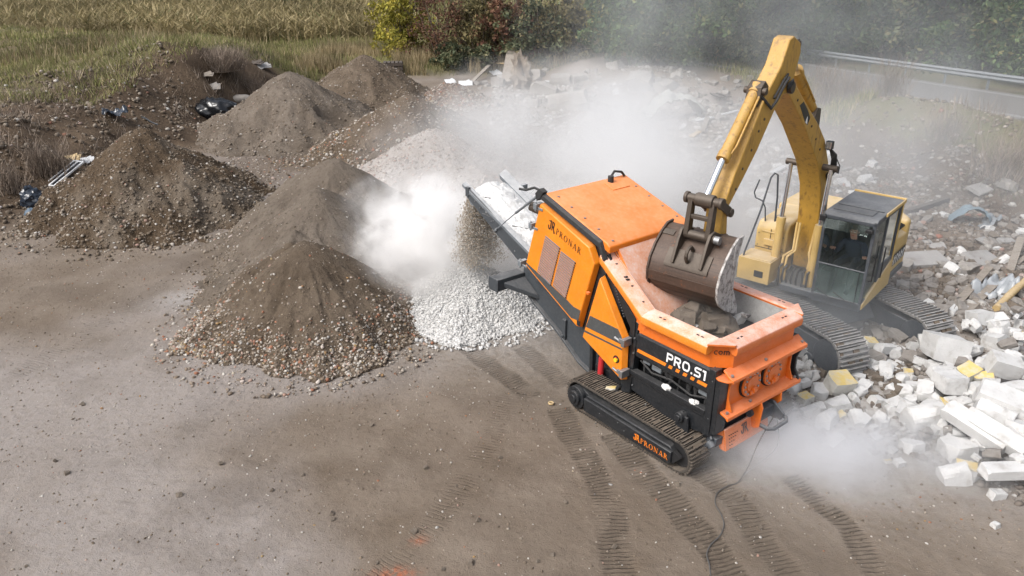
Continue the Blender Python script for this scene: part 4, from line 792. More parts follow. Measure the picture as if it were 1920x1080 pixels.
# ================================================================== terrain
def seg_dist(x, y, pts):
    """signed distance to a polyline, positive on its left-hand side"""
    best = np.full(x.shape, 1e9); sg = np.ones(x.shape)
    for (x0, y0), (x1, y1) in zip(pts[:-1], pts[1:]):
        dx, dy = x1 - x0, y1 - y0; l2 = dx * dx + dy * dy; t = np.clip(((x - x0) * dx + (y - y0) * dy) / l2, 0, 1)
        d = np.hypot(x - x0 - t * dx, y - y0 - t * dy); c = dx * (y - y0) - dy * (x - x0); k = d < best - 1e-9
        best = np.where(k, d, best); sg = np.where(k, np.sign(c) + (c == 0), sg)
    return best * sg
FOOT_L = [(-60, 6), (-26, 14.5), (-15, 18.0), (-13.2, 19.6), (-12.9, 22.3), (-12.8, 25.6), (-12.2, 28.6), (-11.4, 30.8), (-11.6, 33), (-11.0, 36), (-10.2, 40), (-9.8, 43), (-12.5, 47.5), (-18, 50.5), (-30, 54), (-80, 62)]
EDGE_B = [(-9.4, 43), (-5, 45), (0, 46), (5, 45.5), (9.5, 42), (10.8, 37)]
FOOT_R = [(11, 32), (10.6, 28), (10.9, 25), (12.2, 21.5), (13.5, 18), (14.5, 14), (16, 9), (22, 0)]
RLINE = [tuple(G(1200, 108, 1.1)[:2]), tuple(G(1480, 134, 1.1)[:2]), tuple(G(1960, 212, 1.1)[:2]), tuple(G(2500, 330, 1.1)[:2])]
def ground_h(x, y):
    x = np.asarray(x, float); y = np.asarray(y, float)
    h = .05 * fbm(x * .35, y * .35, 3) + .010 * fbm(x * 2.3, y * 2.3, 3)
    ROADD = np.abs(seg_dist(x, y, RLINE) - .35)
    wob = 1.1 * fbm(x * .28 + 9, y * .28, 3)
    dl = seg_dist(x, y, FOOT_L) + wob
    bank = (1.75 + .35 * sstep(26, 31, y)) * sstep(0, 4.6, dl) + .9 * np.exp(-((x + 14.6) / 3.2) ** 2 - ((y - 36.0) / 3.4) ** 2) * sstep(0, 2.5, dl)
    bank = bank - .95 * sstep(6.0, 16, dl) + .46 * sstep(.2, 3, dl) * (1 - .7 * sstep(9, 20, dl)) * fbm(x * .8, y * .8, 5, .55)
    db = seg_dist(x, y, EDGE_B) + wob * .8
    back = .55 * sstep(0, 2.5, db) + .12 * sstep(0, 4, db) * fbm(x * .3, y * .3, 4)
    dr = seg_dist(x, y, FOOT_R) + wob
    berm = (1.55 * sstep(0, 4.5, dr) + .45 * np.exp(-((dr - 4.2) / 2.0) ** 2) * sstep(8, 20, y) - .55 * sstep(6, 11, dr)) + .16 * sstep(0, 2, dr) * fbm(x * .9, y * .9, 5, .55)
    h = h + np.maximum(np.maximum(bank, back), berm)
    h = h + .40 * np.exp(-((x - 9.6) / 3.4) ** 2 - ((y - 12.8) / 3.6) ** 2) * (1 + .4 * fbm(x, y, 3))      # low rise of rubble by the blocks
    kr = sstep(6.5, 3.0, ROADD) * sstep(20, 26, y); h = h * (1 - kr) + 1.05 * kr
    h = h + sstep(150, 900, np.hypot(x, y)) * 6
    return h, dl, db, dr
_hx = np.arange(-75, 75.1, .25); _hy = np.arange(0, 125.1, .25); _HG = ground_h(*np.meshgrid(_hx, _hy))[0]
def H1(x, y):
    a = min(max((x + 75) / .25, 0), len(_hx) - 1.001); b = min(max(y / .25, 0), len(_hy) - 1.001); i, j = int(a), int(b); a -= i; b -= j
    return float((_HG[j, i] * (1 - a) + _HG[j, i + 1] * a) * (1 - b) + (_HG[j + 1, i] * (1 - a) + _HG[j + 1, i + 1] * a) * b)
def on_ground(u, v):
    """where the ground surface lies at this place of the survey picture"""
    z = 0.
    for _ in range(12): p = G(u, v, z); z = .5 * z + .5 * H1(p.x, p.y)
    p = G(u, v, z); p.z = H1(p.x, p.y); return p
# crawler prints: (polyline in metres, width, depth)
def gp(*px): return [tuple(G(u, v)[:2]) for u, v in px]
PRINTS = [(gp((1150, 815), (1235, 915), (1290, 975), (1345, 1040), (1400, 1110)), .40, 1.), (gp((1050, 765), (1095, 850), (1140, 930), (1150, 1010), (1172, 1100)), .40, .85),
          (gp((870, 640), (930, 690), (1000, 740)), .42, .8), (gp((1300, 870), (1390, 950), (1430, 1010), (1500, 1100)), .36, .55), (gp((700, 1090), (820, 980), (900, 860), (960, 740)), .38, .22), (gp((30, 700), (140, 640), (330, 520), (430, 400)), .45, .22), (gp((1480, 900), (1530, 940), (1590, 990), (1650, 1080)), .32, .85), (gp((980, 650), (1060, 720)), .40, .6), (gp((440, 300), (420, 350), (470, 290)), .5, .3)]
def prints(x, y):
    dep = np.zeros(x.shape); msk = np.zeros(x.shape); run = np.zeros(x.shape)
    for pts, w, k in PRINTS:
        acc = 0.
        for (x0, y0), (x1, y1) in zip(pts[:-1], pts[1:]):
            dx, dy = x1 - x0, y1 - y0; l = math.hypot(dx, dy); dx /= l; dy /= l; s = (x - x0) * dx + (y - y0) * dy; t = -(x - x0) * dy + (y - y0) * dx
            ins = ((s >= -.02) & (s <= l + .02)).astype(float) * sstep(w / 2 + .04, w / 2 - .05, np.abs(t + .05 * fbm(x * 3, y * 3, 2)))
            nm = sstep(-.62, .05, fbm(x * 2.6 + 3, y * 2.6, 3))
            near_ = np.abs(t) < w; run = np.where(near_ & (s >= -.1) & (s <= l + .1), s + acc, run); dep = np.maximum(dep, ins * nm * k * .016); msk = np.maximum(msk, ins * (.25 + .75 * nm) * k); acc += l
    return dep, msk, run
def axis(fine0, fine1, step, lo, hi, grow):
    a = list(np.arange(fine0, fine1, step)); s = step; x = fine1
    while x < hi: a.append(x); s *= grow; x += s
    a.append(hi); s = step; x = fine0 - step; b = []
    while x > lo: b.append(x); s *= grow; x -= s
    b.append(lo); return np.array(b[::-1] + a)
gx = axis(-6.6, 8.6, .036, -1500, 1500, 1.032); gy = axis(6.2, 12.6, .034, -40, 3000, 1.026)
X, Y = np.meshgrid(gx, gy); Z, DL, DB, DR = ground_h(X, Y); dep, msk, run = prints(X, Y); near = (Y < 40) & (np.abs(X) < 25)
yard = sstep(.6, -.3, np.maximum(np.maximum(DL, DB), DR))
lumpy = sstep(.50, .75, vnoise(X * .8 + 40, Y * .8)) 
Z = Z - dep + np.where(near, yard * (.010 * fbm(X * 7, Y * 7, 4, .6) + lumpy * .018 * np.maximum(0, fbm(X * 11, Y * 11, 3, .6))), 0) + np.where(near, (1 - yard) * .07 * fbm(X * 3.1, Y * 3.1, 4, .6), 0)
wn = fbm(X * .22, Y * .22, 4); gn = fbm(X * .7 + 5, Y * .7, 4)
grass = np.maximum(sstep(4.4, 6.4, DL + 1.4 * gn + 1.0 * sstep(30, 36, Y)), np.maximum(sstep(-.2, 1.6, DB + .9 * gn), sstep(4.2, 6.0, DR + 1.2 * gn) * .8))
path = np.exp(-((seg_dist(X, Y, [(-60, 38), (-24, 33.6), (-17.5, 32.5)])) / 1.1) ** 2); grass = grass * (1 - .95 * path)
bankm = np.clip(.55 * np.exp(-((X + 8.6) / 3.2) ** 2 - ((Y - 26.5) / 3.6) ** 2) + np.maximum(sstep(-.4, .8, DL), sstep(-.6, .8, DR) * .90), 0, 1)
pale = sstep(-.25, .45, fbm(X * .30 + 2, Y * .30 + 8, 4) + .50 * sstep(-1.0, -5.5, X) * sstep(19, 11, Y) - .16)
whit = np.clip(.9 * np.exp(-((X - 4.6) / 2.0) ** 2 - ((Y - 10.2) / 1.4) ** 2) + .6 * np.exp(-((X - 7.5) / 3.2) ** 2 - ((Y - 11.5) / 3) ** 2) + .7 * np.exp(-((X + .3) / 2.2) ** 2 - ((Y - 14.6) / 2.2) ** 2)
               + 1.0 * sstep(1.5, 4, X) * sstep(13, 20, Y) * sstep(44, 30, Y) * sstep(11.0, 7.5, X) * .22 + .5 * np.exp(-((X + 6.9) / .7) ** 2 - ((Y - 15.2) / .5) ** 2), 0, 1)
damp = np.clip(msk + .45 * np.exp(-((X - 2.1) / 1.7) ** 2 - ((Y - 8.3) / 1.0) ** 2) + .40 * np.exp(-((X - .2) / .8) ** 2 - ((Y - 10.9) / .9) ** 2), 0, 1)
redd = np.clip(np.exp(-((X + 1.42) / .24) ** 2 - ((Y - 7.18) / .10) ** 2) + .55 * np.exp(-((X + 1.2) / .11) ** 2 - ((Y - 7.75) / .09) ** 2), 0, 1)
A1 = np.stack([grass, bankm, pale, np.ones_like(X)], -1).reshape(-1, 4); A2 = np.stack([damp, whit, redd, np.clip(msk * 1.2, 0, 1)], -1).reshape(-1, 4)
ny_, nx_ = X.shape; idx = np.arange(nx_ * ny_).reshape(ny_, nx_)
FQ = np.stack([idx[:-1, :-1], idx[:-1, 1:], idx[1:, 1:], idx[1:, :-1]], -1).reshape(-1, 4)
m, nt = new_mat('yard_soil_and_turf'); co = coords(nt)
a1 = N(nt, 'ShaderNodeAttribute', attribute_name='zone'); a2 = N(nt, 'ShaderNodeAttribute', attribute_name='wear'); s1 = N(nt, 'ShaderNodeSeparateColor'); s2 = N(nt, 'ShaderNodeSeparateColor'); L(nt, a1.outputs[0], s1.inputs[0]); L(nt, a2.outputs[0], s2.inputs[0])
nA = noise(nt, co, .9, 9, .62).outputs[0]; nB = noise(nt, co, 9, 7, .68).outputs[0]; nC = noise(nt, co, 55, 4, .7).outputs[0]; nD = noise(nt, co, .22, 5).outputs[0]
soil = mixc(nt, maprange(nt, nA, .32, .68), (.138, .107, .079), (.203, .165, .130))
soil = mixc(nt, mathn(nt, 'MULTIPLY', s1.outputs[2], maprange(nt, nB, .25, .7, .38, .88)), soil, (.315, .287, .270))
soil = mixc(nt, maprange(nt, nB, .56, .72, 0, .45), soil, (.090, .070, .052))
bankc = mixc(nt, maprange(nt, nA, .35, .66), (.058, .039, .025), (.128, .090, .058)); bankc = mixc(nt, maprange(nt, nB, .52, .7, 0, .75), bankc, (.032, .023, .016))
soil = mixc(nt, maprange(nt, noise(nt, co, .42, 7, .62).outputs[0], .50, .64, 0, .42), soil, (.098, .076, .057)); col = mixc(nt, s1.outputs[1], soil, bankc)
turf = mixc(nt, maprange(nt, nA, .35, .68), (.140, .126, .060), (.095, .098, .040)); turf = mixc(nt, maprange(nt, nD, .45, .62), turf, (.17, .135, .085)); turf = mixc(nt, maprange(nt, nB, .5, .72, 0, .6), turf, (.062, .062, .028))
col = mixc(nt, s1.outputs[0], col, turf)
col = mixc(nt, mathn(nt, 'MULTIPLY', s2.outputs[1], maprange(nt, nB, .30, .66, .25, 1.)), col, (.46, .45, .435))
a3 = N(nt, 'ShaderNodeAttribute', attribute_name='print_run'); ph = mathn(nt, 'FRACT', mathn(nt, 'ADD', mathn(nt, 'MULTIPLY', a3.outputs['Fac'], 14.5), mathn(nt, 'MULTIPLY', noise(nt, co, 5, 3).outputs[0], 1.1)))
groove = mathn(nt, 'MULTIPLY', mathn(nt, 'MULTIPLY', maprange(nt, ph, .16, .30), maprange(nt, ph, .62, .48)), maprange(nt, nB, .36, .62, .0, 1.))
pr_ = mathn(nt, 'MULTIPLY', a2.outputs['Alpha'], groove); col = mixc(nt, mathn(nt, 'MULTIPLY', mathn(nt, 'MULTIPLY', s2.outputs[0], maprange(nt, nA, .35, .62, .1, 1.)), .75), col, (.085, .066, .049)); col = mixc(nt, mathn(nt, 'MULTIPLY', pr_, .45), col, (.055, .043, .033))
col = mixc(nt, mathn(nt, 'MULTIPLY', s2.outputs[2], maprange(nt, nB, .40, .60, 0, .8)), col, (.42, .110, .040))
finish(nt, col, maprange(nt, nA, .3, .7, .95, .78), bump=mathn(nt, 'SUBTRACT', mathn(nt, 'ADD', mathn(nt, 'MULTIPLY', nB, 1.6), mathn(nt, 'MULTIPLY', nC, .7)), mathn(nt, 'MULTIPLY', pr_, 2.5)), bstr=.7, bdist=.030, spec=.25); M['soil'] = m
tag(fast_mesh('ground', np.stack([X, Y, Z], -1).reshape(-1, 3), FQ, M['soil'], None, True, {'zone': A1, 'wear': A2, 'print_run': run.ravel()}), kind='structure')

# ------------------------------------------------------------------ loose stones: jittered polyhedra, one mesh per heap
_t = (1 + 5 ** .5) / 2
ICO = np.array([(-1, _t, 0), (1, _t, 0), (-1, -_t, 0), (1, -_t, 0), (0, -1, _t), (0, 1, _t), (0, -1, -_t), (0, 1, -_t), (_t, 0, -1), (_t, 0, 1), (-_t, 0, -1), (-_t, 0, 1)]) / math.hypot(1, _t)
ICF = np.array([(0, 11, 5), (0, 5, 1), (0, 1, 7), (0, 7, 10), (0, 10, 11), (1, 5, 9), (5, 11, 4), (11, 10, 2), (10, 7, 6), (7, 1, 8), (3, 9, 4), (3, 4, 2), (3, 2, 6), (3, 6, 8), (3, 8, 9), (4, 9, 5), (2, 4, 11), (6, 2, 10), (8, 6, 7), (9, 8, 1)])
def stones(P, S, flat=.65, jit=.28):
    n = len(P); V = ICO[None] * (1 + jit * (RNG.random((n, 12, 1)) - .5) * 2); sc = np.stack([.8 + .40 * RNG.random(n), .65 + .4 * RNG.random(n), flat * (.7 + .6 * RNG.random(n))], -1)
    V = V * sc[:, None] * S[:, None, None]; a = RNG.random(n) * 6.283; t = (RNG.random(n) - .5) * 1.1
    c, s = np.cos(t)[:, None], np.sin(t)[:, None]; x, z = V[..., 0] * c + V[..., 2] * s, -V[..., 0] * s + V[..., 2] * c; V[..., 0], V[..., 2] = x, z
    c, s = np.cos(a)[:, None], np.sin(a)[:, None]; x, y = V[..., 0] * c - V[..., 1] * s, V[..., 0] * s + V[..., 1] * c; V[..., 0], V[..., 1] = x, y
    V = V + P[:, None]; F = ICF[None] + (np.arange(n) * 12)[:, None, None]; return V.reshape(-1, 3), F.reshape(-1, 3)
def stone_mat(name, stops, rough=.9):
    m, nt = new_mat(name); g = N(nt, 'ShaderNodeNewGeometry'); r = ramp(nt, g.outputs['Random Per Island'], stops, 'LINEAR'); n = noise(nt, coords(nt), 40, 4).outputs[0]
    finish(nt, mixc(nt, maprange(nt, n, .3, .7, .0, .35), r.outputs[0], (.16, .13, .10)), rough); return m
M['stone_mix'] = stone_mat('mixed_building_gravel', [(0, (.10, .075, .055)), (.30, (.19, .145, .105)), (.52, (.27, .225, .18)), (.66, (.36, .33, .29)), (.80, (.50, .47, .43)), (.87, (.27, .105, .055)), (.91, (.30, .13, .075)), (.94, (.28, .19, .07)), (.97, (.60, .58, .55)), (1, (.06, .06, .065))])
M['stone_soil'] = stone_mat('soil_coloured_gravel', [(0, (.075, .055, .038)), (.45, (.15, .115, .08)), (.75, (.22, .18, .14)), (.90, (.34, .30, .25)), (.96, (.55, .53, .50)), (1, (.24, .10, .06))])
M['stone_white'] = stone_mat('white_crushed_stone', [(0, (.40, .40, .395)), (.4, (.53, .53, .525)), (.8, (.63, .63, .625)), (1, (.45, .445, .435))])
M['stone_pale'] = stone_mat('pale_pinkish_gravel', [(0, (.24, .205, .18)), (.4, (.36, .315, .285)), (.7, (.47, .44, .42)), (.85, (.40, .245, .19)), (1, (.60, .585, .57))])
def pile_mat(name, c0, c1, c2, sc=1., spot=None):
    m, nt = new_mat(name); co = coords(nt); n1 = noise(nt, co, 1.1 * sc, 8, .62).outputs[0]; n2 = noise(nt, co, 11, 7, .7).outputs[0]; n3 = noise(nt, co, 60, 4, .7).outputs[0]
    c = mixc(nt, maprange(nt, n1, .33, .67), c0, c1); c = mixc(nt, maprange(nt, n2, .50, .70, 0, .8), c, c2)
    if spot: c = mixc(nt, maprange(nt, noise(nt, co, .55, 4).outputs[0], .50, .66), c, spot)
    finish(nt, c, .93, bump=mathn(nt, 'ADD', mathn(nt, 'MULTIPLY', n2, 1.5), n3), bstr=.8, bdist=.055, spec=.2); return m
M['pile_brown'] = pile_mat('sandy_brown_spoil', (.092, .068, .047), (.178, .140, .104), (.070, .052, .037))
M['pile_grey'] = pile_mat('grey_brown_spoil', (.122, .098, .076), (.205, .172, .140), (.092, .072, .055))
M['pile_dark'] = pile_mat('dark_soil', (.070, .048, .030), (.130, .094, .062), (.048, .034, .022), 1., (.165, .135, .105))
M['pile_pale'] = pile_mat('pale_dusted_spoil', (.36, .32, .29), (.46, .43, .41), (.27, .23, .20))
M['pile_white'] = pile_mat('white_dust_bed', (.55, .55, .54), (.66, .66, .65), (.45, .45, .44))
M['pile_red'] = pile_mat('reddish_spoil', (.150, .098, .070), (.215, .15, .112), (.10, .07, .05))
def heap(name, label, cx, cy, h, rad, mat, smat, nst, ssize, seed=1, stretch=(1, 1, 0.), rough=.06, toe=.7, ring=60, segs=150, lobes=(), sharp=.14, scoop=None):
    """a tipped heap: straight repose slopes, a rounded tip, runnels down the slopes; stones lie thickest at its foot"""
    s = h / rad; sx, sy, rot = stretch; base = H1(cx, cy); cr_, sr_ = math.cos(rot), math.sin(rot)
    def hf(x, y):
        u, v = (x * cr_ + y * sr_) / sx, (-x * sr_ + y * cr_) / sy; r = np.hypot(u, v); th = np.arctan2(v, u)
        r = r * (1 + .16 * fbm(np.cos(th) * 1.7 + seed, np.sin(th) * 1.7 + r * .25, 4) * sstep(0, .5, r / rad)) + .10 * fbm(np.cos(th) * 6 + seed, np.sin(th) * 6, 3) * sstep(.3, .9, r / rad)
        z = h - s * (np.sqrt(r * r + sharp * sharp) - sharp * .6)
        if scoop: z = z - scoop[3] * sstep(scoop[2], scoop[2] * .72, np.hypot((x - scoop[0]) / 1.5, y - scoop[1]))
        for lx, ly, lh in lobes: z = np.maximum(z, lh - s * np.hypot(x - lx, y - ly))
        z = z + .022 * fbm(x * 5 + seed, y * 5, 4, .6) + rough * fbm(x * 1.3 + seed, y * 1.3, 5, .55) * (.5 + r / rad) + rough * .5 * fbm(th * 5 + seed, r * .5, 3) * sstep(.1, .6, r / rad)
        k = .18; return np.where(z > -k, (z + k) ** 2 / (4 * k) * (z < k) + z * (z >= k), 0) * 1. - .0
    mxr = 1.22 * max([rad] + [math.hypot(a, b) + c / s for a, b, c in lobes]); rr = mxr * np.linspace(0, 1, ring) ** .9; tt = np.linspace(0, 2 * math.pi, segs, endpoint=False)
    Rr, Tt = np.meshgrid(rr[1:], tt, indexing='ij'); x = Rr * np.cos(Tt) * sx; y = Rr * np.sin(Tt) * sy; x, y = x * cr_ - y * sr_, x * sr_ + y * cr_; z = hf(x, y)
    gz_ = ground_h(x + cx, y + cy)[0] - base; z = np.where(z < .012, gz_ - .10, np.maximum(z, gz_ - .1) + .0)
    V = np.concatenate([[(0, 0, float(hf(np.array([0.]), np.array([0.]))[0]))], np.stack([x, y, z], -1).reshape(-1, 3)]); n = segs
    F = [(1 + i * n + j, 1 + (i + 1) * n + j, 1 + (i + 1) * n + (j + 1) % n, 1 + i * n + (j + 1) % n) for i in range(ring - 2) for j in range(n)]; F = np.array(F + [(0, 1 + j, 1 + (j + 1) % n, 1 + (j + 1) % n) for j in range(n)])
    tri = np.concatenate([F[:-n][:, [0, 1, 2]], F[:-n][:, [0, 2, 3]], F[-n:][:, :3]])
    o = fast_mesh(name, V, tri, mat, None, True); o.location = (cx, cy, base); tag(o, label, 'heap', 'heaps of crushed rubble and soil')
    if nst:
        q = RNG.random((nst * 4, 2)); r = np.sqrt(q[:, 0]) * rad * 1.32; t = q[:, 1] * 6.2832; xx_ = r * np.cos(t) * sx; yy_ = r * np.sin(t) * sy; hz_ = hf(xx_ * cr_ - yy_ * sr_, xx_ * sr_ + yy_ * cr_); k = (RNG.random(nst * 4) < (1 - toe) + toe * sstep(.45, .12, hz_ / h)) & ((hz_ > .015) | (RNG.random(nst * 4) < .10)); r, t = r[k][:nst], t[k][:nst]
        x = r * np.cos(t) * sx; y = r * np.sin(t) * sy; x, y = x * cr_ - y * sr_, x * sr_ + y * cr_; z = hf(x, y); z = np.maximum(z, ground_h(x + cx, y + cy)[0] - base)
        S = ssize * (.45 + 1.1 * RNG.random(len(r)) ** 2.2) * (.75 + .45 * r / rad); Vs, Fs = stones(np.stack([x, y, z + S * .12], -1), S); c = fast_mesh('loose_stones', Vs, Fs, smat, o); c['kind'] = 'stuff'
    return o
heap('gravel_heap', 'nearest brown heap with red brick chips round its foot', -4.08, 14.25, 1.74, 2.34, M['pile_brown'], M['stone_mix'], 11500, .025, 1, rough=.18, ring=110, segs=300, toe=.93, lobes=((-.45, .55, 1.50), (.75, -.6, .95), (-1.15, -.45, .72), (.9, .8, .9)))
heap('soil_heap', 'middle brown heap of the ridge behind the brick-chip heap', -4.35, 16.75, 2.08, 3.0, M['pile_grey'], M['stone_soil'], 3600, .024, 4, rough=.20, ring=90, segs=240, stretch=(.86, 1.06, 0.), lobes=((.4, .9, 1.7), (-.25, -1.3, 1.5), (.5, -1.9, 1.2), (1.3, -.4, 1.0)))
heap('soil_heap', 'rearmost smooth grey-brown heap of the ridge, dusted white on one side', -4.55, 19.1, 2.12, 3.0, M['pile_grey'], M['stone_soil'], 2600, .026, 7, rough=.20, ring=80, segs=200, lobes=((-.8, .9, 1.6), (1.2, .3, 1.2)))
heap('crushed_stone_heap', 'fresh white crushed stone heap under the end of the conveyor', -.90, 14.9, 1.0, 1.58, M['pile_white'], M['stone_white'], 19000, .027, 2, rough=.07, ring=60, segs=180, toe=.25)
heap('gravel_heap', 'pale dusty heap of pinkish gravel behind the white dust', -2.45, 23.7, 1.85, 3.1, M['pile_pale'], M['stone_pale'], 9500, .036, 9, rough=.18, ring=70, segs=200, toe=.5, lobes=((1.4, .8, 1.2),))
heap('gravel_heap', 'grey-brown gravel heap behind the pale pinkish heap', -3.6, 27.6, 2.2, 3.7, M['pile_brown'], M['stone_mix'], 5500, .042, 12, rough=.22, ring=70, segs=200, toe=.45, lobes=((.5, -1.7, 1.75), (1.2, .6, 1.6)))
heap('soil_heap', 'broad brown heap with a dug scoop in its right flank', -8.75, 31.2, 2.45, 3.9, M['pile_grey'], M['stone_soil'], 3000, .036, 15, rough=.22, ring=70, segs=200, toe=.4, lobes=((-.6, -2.2, 1.0),), scoop=(2.1, -1.5, .62, .42))
heap('soil_heap', 'steep brown heap farthest back, against the tall grass', -7.0, 37.6, 2.35, 3.7, M['pile_brown'], M['stone_soil'], 3000, .042, 18, rough=.2, ring=60, segs=180, toe=.4, lobes=((2.2, .2, 1.0),))
heap('gravel_heap', 'small reddish heap with white scraps on its tip', -2.95, 37.8, 1.05, 1.9, M['pile_red'], M['stone_mix'], 2500, .06, 21, rough=.08, ring=40, segs=120, toe=.4)
heap('soil_heap', 'dark soil heap streaked with debris beside the earth bank', -10.45, 21.7, 2.30, 3.35, M['pile_dark'], M['stone_soil'], 7000, .034, 24, rough=.34, ring=100, segs=260, toe=.45, stretch=(.92, 1.04, .3), lobes=((1.3, -.9, 1.45), (.2, -1.3, 1.5)))
def scatter(name, poly, n, size, mat, lim=None, zoff=.1):
    poly = np.array(poly); lo, hi = poly.min(0), poly.max(0); P = []
    x = lo[0] + RNG.random(n * 3) * (hi[0] - lo[0]); y = lo[1] + RNG.random(n * 3) * (hi[1] - lo[1]); ins = np.zeros(len(x), bool)
    for (x0, y0), (x1, y1) in zip(poly, np.roll(poly, -1, 0)):
        c = ((y0 > y) != (y1 > y)) & (x < (x1 - x0) * (y - y0) / (y1 - y0 + 1e-12) + x0); ins ^= c
    ins &= vnoise(x * 1.3 + size * 99, y * 1.3) + RNG.random(len(x)) * .7 > .62
    x, y = x[ins][:n], y[ins][:n]; S = size * (.35 + 1.5 * RNG.random(len(x)) ** 3); z = ground_h(x, y)[0]; V, F = stones(np.stack([x, y, z + S * zoff], -1), S); o = fast_mesh(name, V, F, mat); o['kind'] = 'stuff'; return o
yardp = [tuple(G(u, v)[:2]) for u, v in ((-60, 470), (300, 470), (760, 640), (1100, 760), (1980, 900), (1980, 1100), (-60, 1100))]
scatter('gravel', yardp, 3600, .014, M['stone_mix'])
scatter('gravel', yardp, 6000, .011, M['stone_soil'], zoff=.2)
scatter('gravel', [tuple(G(u, v)[:2]) for u, v in ((-20, 480), (420, 470), (640, 300), (430, 260), (400, 420), (0, 430))], 2500, .028, M['stone_mix'])
scatter('gravel', [tuple(G(u, v)[:2]) for u, v in ((1480, 620), (1980, 560), (1990, 990), (1700, 860), (1560, 860), (1400, 700))], 4500, .042, stone_mat('grey_rubble_gravel', [(0, (.12, .10, .085)), (.4, (.21, .19, .17)), (.75, (.32, .305, .29)), (1, (.56, .55, .54))]))
scatter('gravel', [(6.6, 14.8), (10.5, 13), (14.5, 15), (14.5, 24), (10, 27), (7.5, 24)], 9000, .06, stone_mat('mixed_grey_rubble', [(0, (.09, .074, .06)), (.45, (.165, .142, .122)), (.78, (.24, .22, .20)), (.93, (.42, .41, .39)), (.96, (.27, .11, .075)), (1, (.5, .5, .48))]))
scatter('gravel', [(-1, 27), (3, 22), (9, 22), (10.5, 30), (9, 42), (-1, 44)], 7000, .085, stone_mat('dusty_grey_gravel', [(0, (.16, .14, .12)), (.6, (.28, .26, .24)), (1, (.52, .51, .50))]))
scatter('gravel', [(-26, 14.5), (-13.4, 19.5), (-14, 26), (-12, 31), (-16, 36), (-20, 30)], 6500, .062, M['stone_soil'])
scatter('gravel', [(10.5, 30), (11, 24), (14, 17), (19, 18), (17, 28), (13, 34)], 2500, .06, M['stone_soil'])
# ================================================================== vegetation
def leaf_mat(name, stops, sc=.6, var=(.6, 1.35), transl=.25):
    m, nt = new_mat(name); g = N(nt, 'ShaderNodeNewGeometry'); co = coords(nt); r = ramp(nt, g.outputs['Random Per Island'], stops)
    oi = N(nt, 'ShaderNodeObjectInfo'); ad = N(nt, 'ShaderNodeVectorMath', operation='ADD'); L(nt, co, ad.inputs[0]); L(nt, oi.outputs['Location'], ad.inputs[1])
    n = noise(nt, ad.outputs[0], sc, 4).outputs[0]; v = maprange(nt, n, .35, .66, *var); h = N(nt, 'ShaderNodeHueSaturation'); L(nt, r.outputs[0], h.inputs['Color']); L(nt, v, h.inputs['Value'])
    d = N(nt, 'ShaderNodeBsdfPrincipled'); d.inputs['Roughness'].default_value = .7; d.inputs['Specular IOR Level'].default_value = .25; L(nt, h.outputs[0], d.inputs['Base Color']); t = N(nt, 'ShaderNodeBsdfTranslucent'); L(nt, h.outputs[0], t.inputs[0])
    x = N(nt, 'ShaderNodeMixShader'); x.inputs[0].default_value = transl; L(nt, d.outputs[0], x.inputs[1]); L(nt, t.outputs[0], x.inputs[2]); o = N(nt, 'ShaderNodeOutputMaterial'); L(nt, x.outputs[0], o.inputs[0]); return m
M['lf_turf'] = leaf_mat('autumn_meadow_grass', [(0, (.135, .155, .055)), (.30, (.215, .225, .080)), (.65, (.31, .28, .13)), (.9, (.46, .38, .24)), (1, (.085, .05, .03))], .17, (.5, 1.3))
M['lf_straw'] = leaf_mat('tall_straw_grass', [(0, (.20, .155, .08)), (.5, (.31, .245, .14)), (.85, (.42, .34, .22)), (1, (.10, .10, .04))], .4, (.7, 1.3))
M['lf_corn'] = leaf_mat('dry_maize', [(0, (.16, .135, .062)), (.45, (.27, .22, .11)), (.8, (.38, .31, .18)), (1, (.08, .09, .03))], .10, (.6, 1.25))
M['lf_dark'] = leaf_mat('dark_green_leaves', [(0, (.034, .058, .022)), (.5, (.064, .105, .038)), (.85, (.11, .15, .058)), (1, (.20, .17, .07))], .42, (.45, 1.6))
M['lf_mid'] = leaf_mat('grey_green_leaves', [(0, (.05, .065, .036)), (.5, (.095, .11, .06)), (.8, (.15, .16, .09)), (1, (.25, .20, .10))], .42, (.5, 1.5))
M['lf_yellow'] = leaf_mat('yellow_green_leaves', [(0, (.18, .18, .035)), (.5, (.32, .29, .05)), (.85, (.44, .36, .07)), (1, (.08, .07, .02))], .6)
M['lf_red'] = leaf_mat('red_brown_leaves', [(0, (.075, .040, .028)), (.5, (.14, .066, .045)), (.85, (.22, .12, .075)), (1, (.10, .09, .04))], .6)
M['lf_olive'] = leaf_mat('olive_brown_leaves', [(0, (.07, .066, .032)), (.5, (.13, .115, .053)), (.85, (.20, .165, .08)), (1, (.17, .13, .055))], .6)
M['twig'] = flat_mat('dry_twigs', (.13, .105, .085), .9); M['bark'] = flat_mat('bark', (.065, .055, .045), .95)
M['drystem'] = leaf_mat('dry_grey_stems', [(0, (.14, .108, .082)), (.6, (.24, .19, .15)), (1, (.34, .28, .23))], .8, (.8, 1.2), .1)
def blades(P, Hh, W, lean=.35):
    n = len(P); a = RNG.random(n) * 6.283; l = lean * (RNG.random(n) + .2); b = RNG.random(n) * 6.283
    u = np.stack([np.cos(a), np.sin(a), 0 * a], -1) * W[:, None] / 2; tip = np.stack([np.cos(b) * l * Hh, np.sin(b) * l * Hh, Hh], -1)
    V = np.stack([P - u, P + u, P + tip], 1).reshape(-1, 3); return V, np.arange(n * 3).reshape(-1, 3)
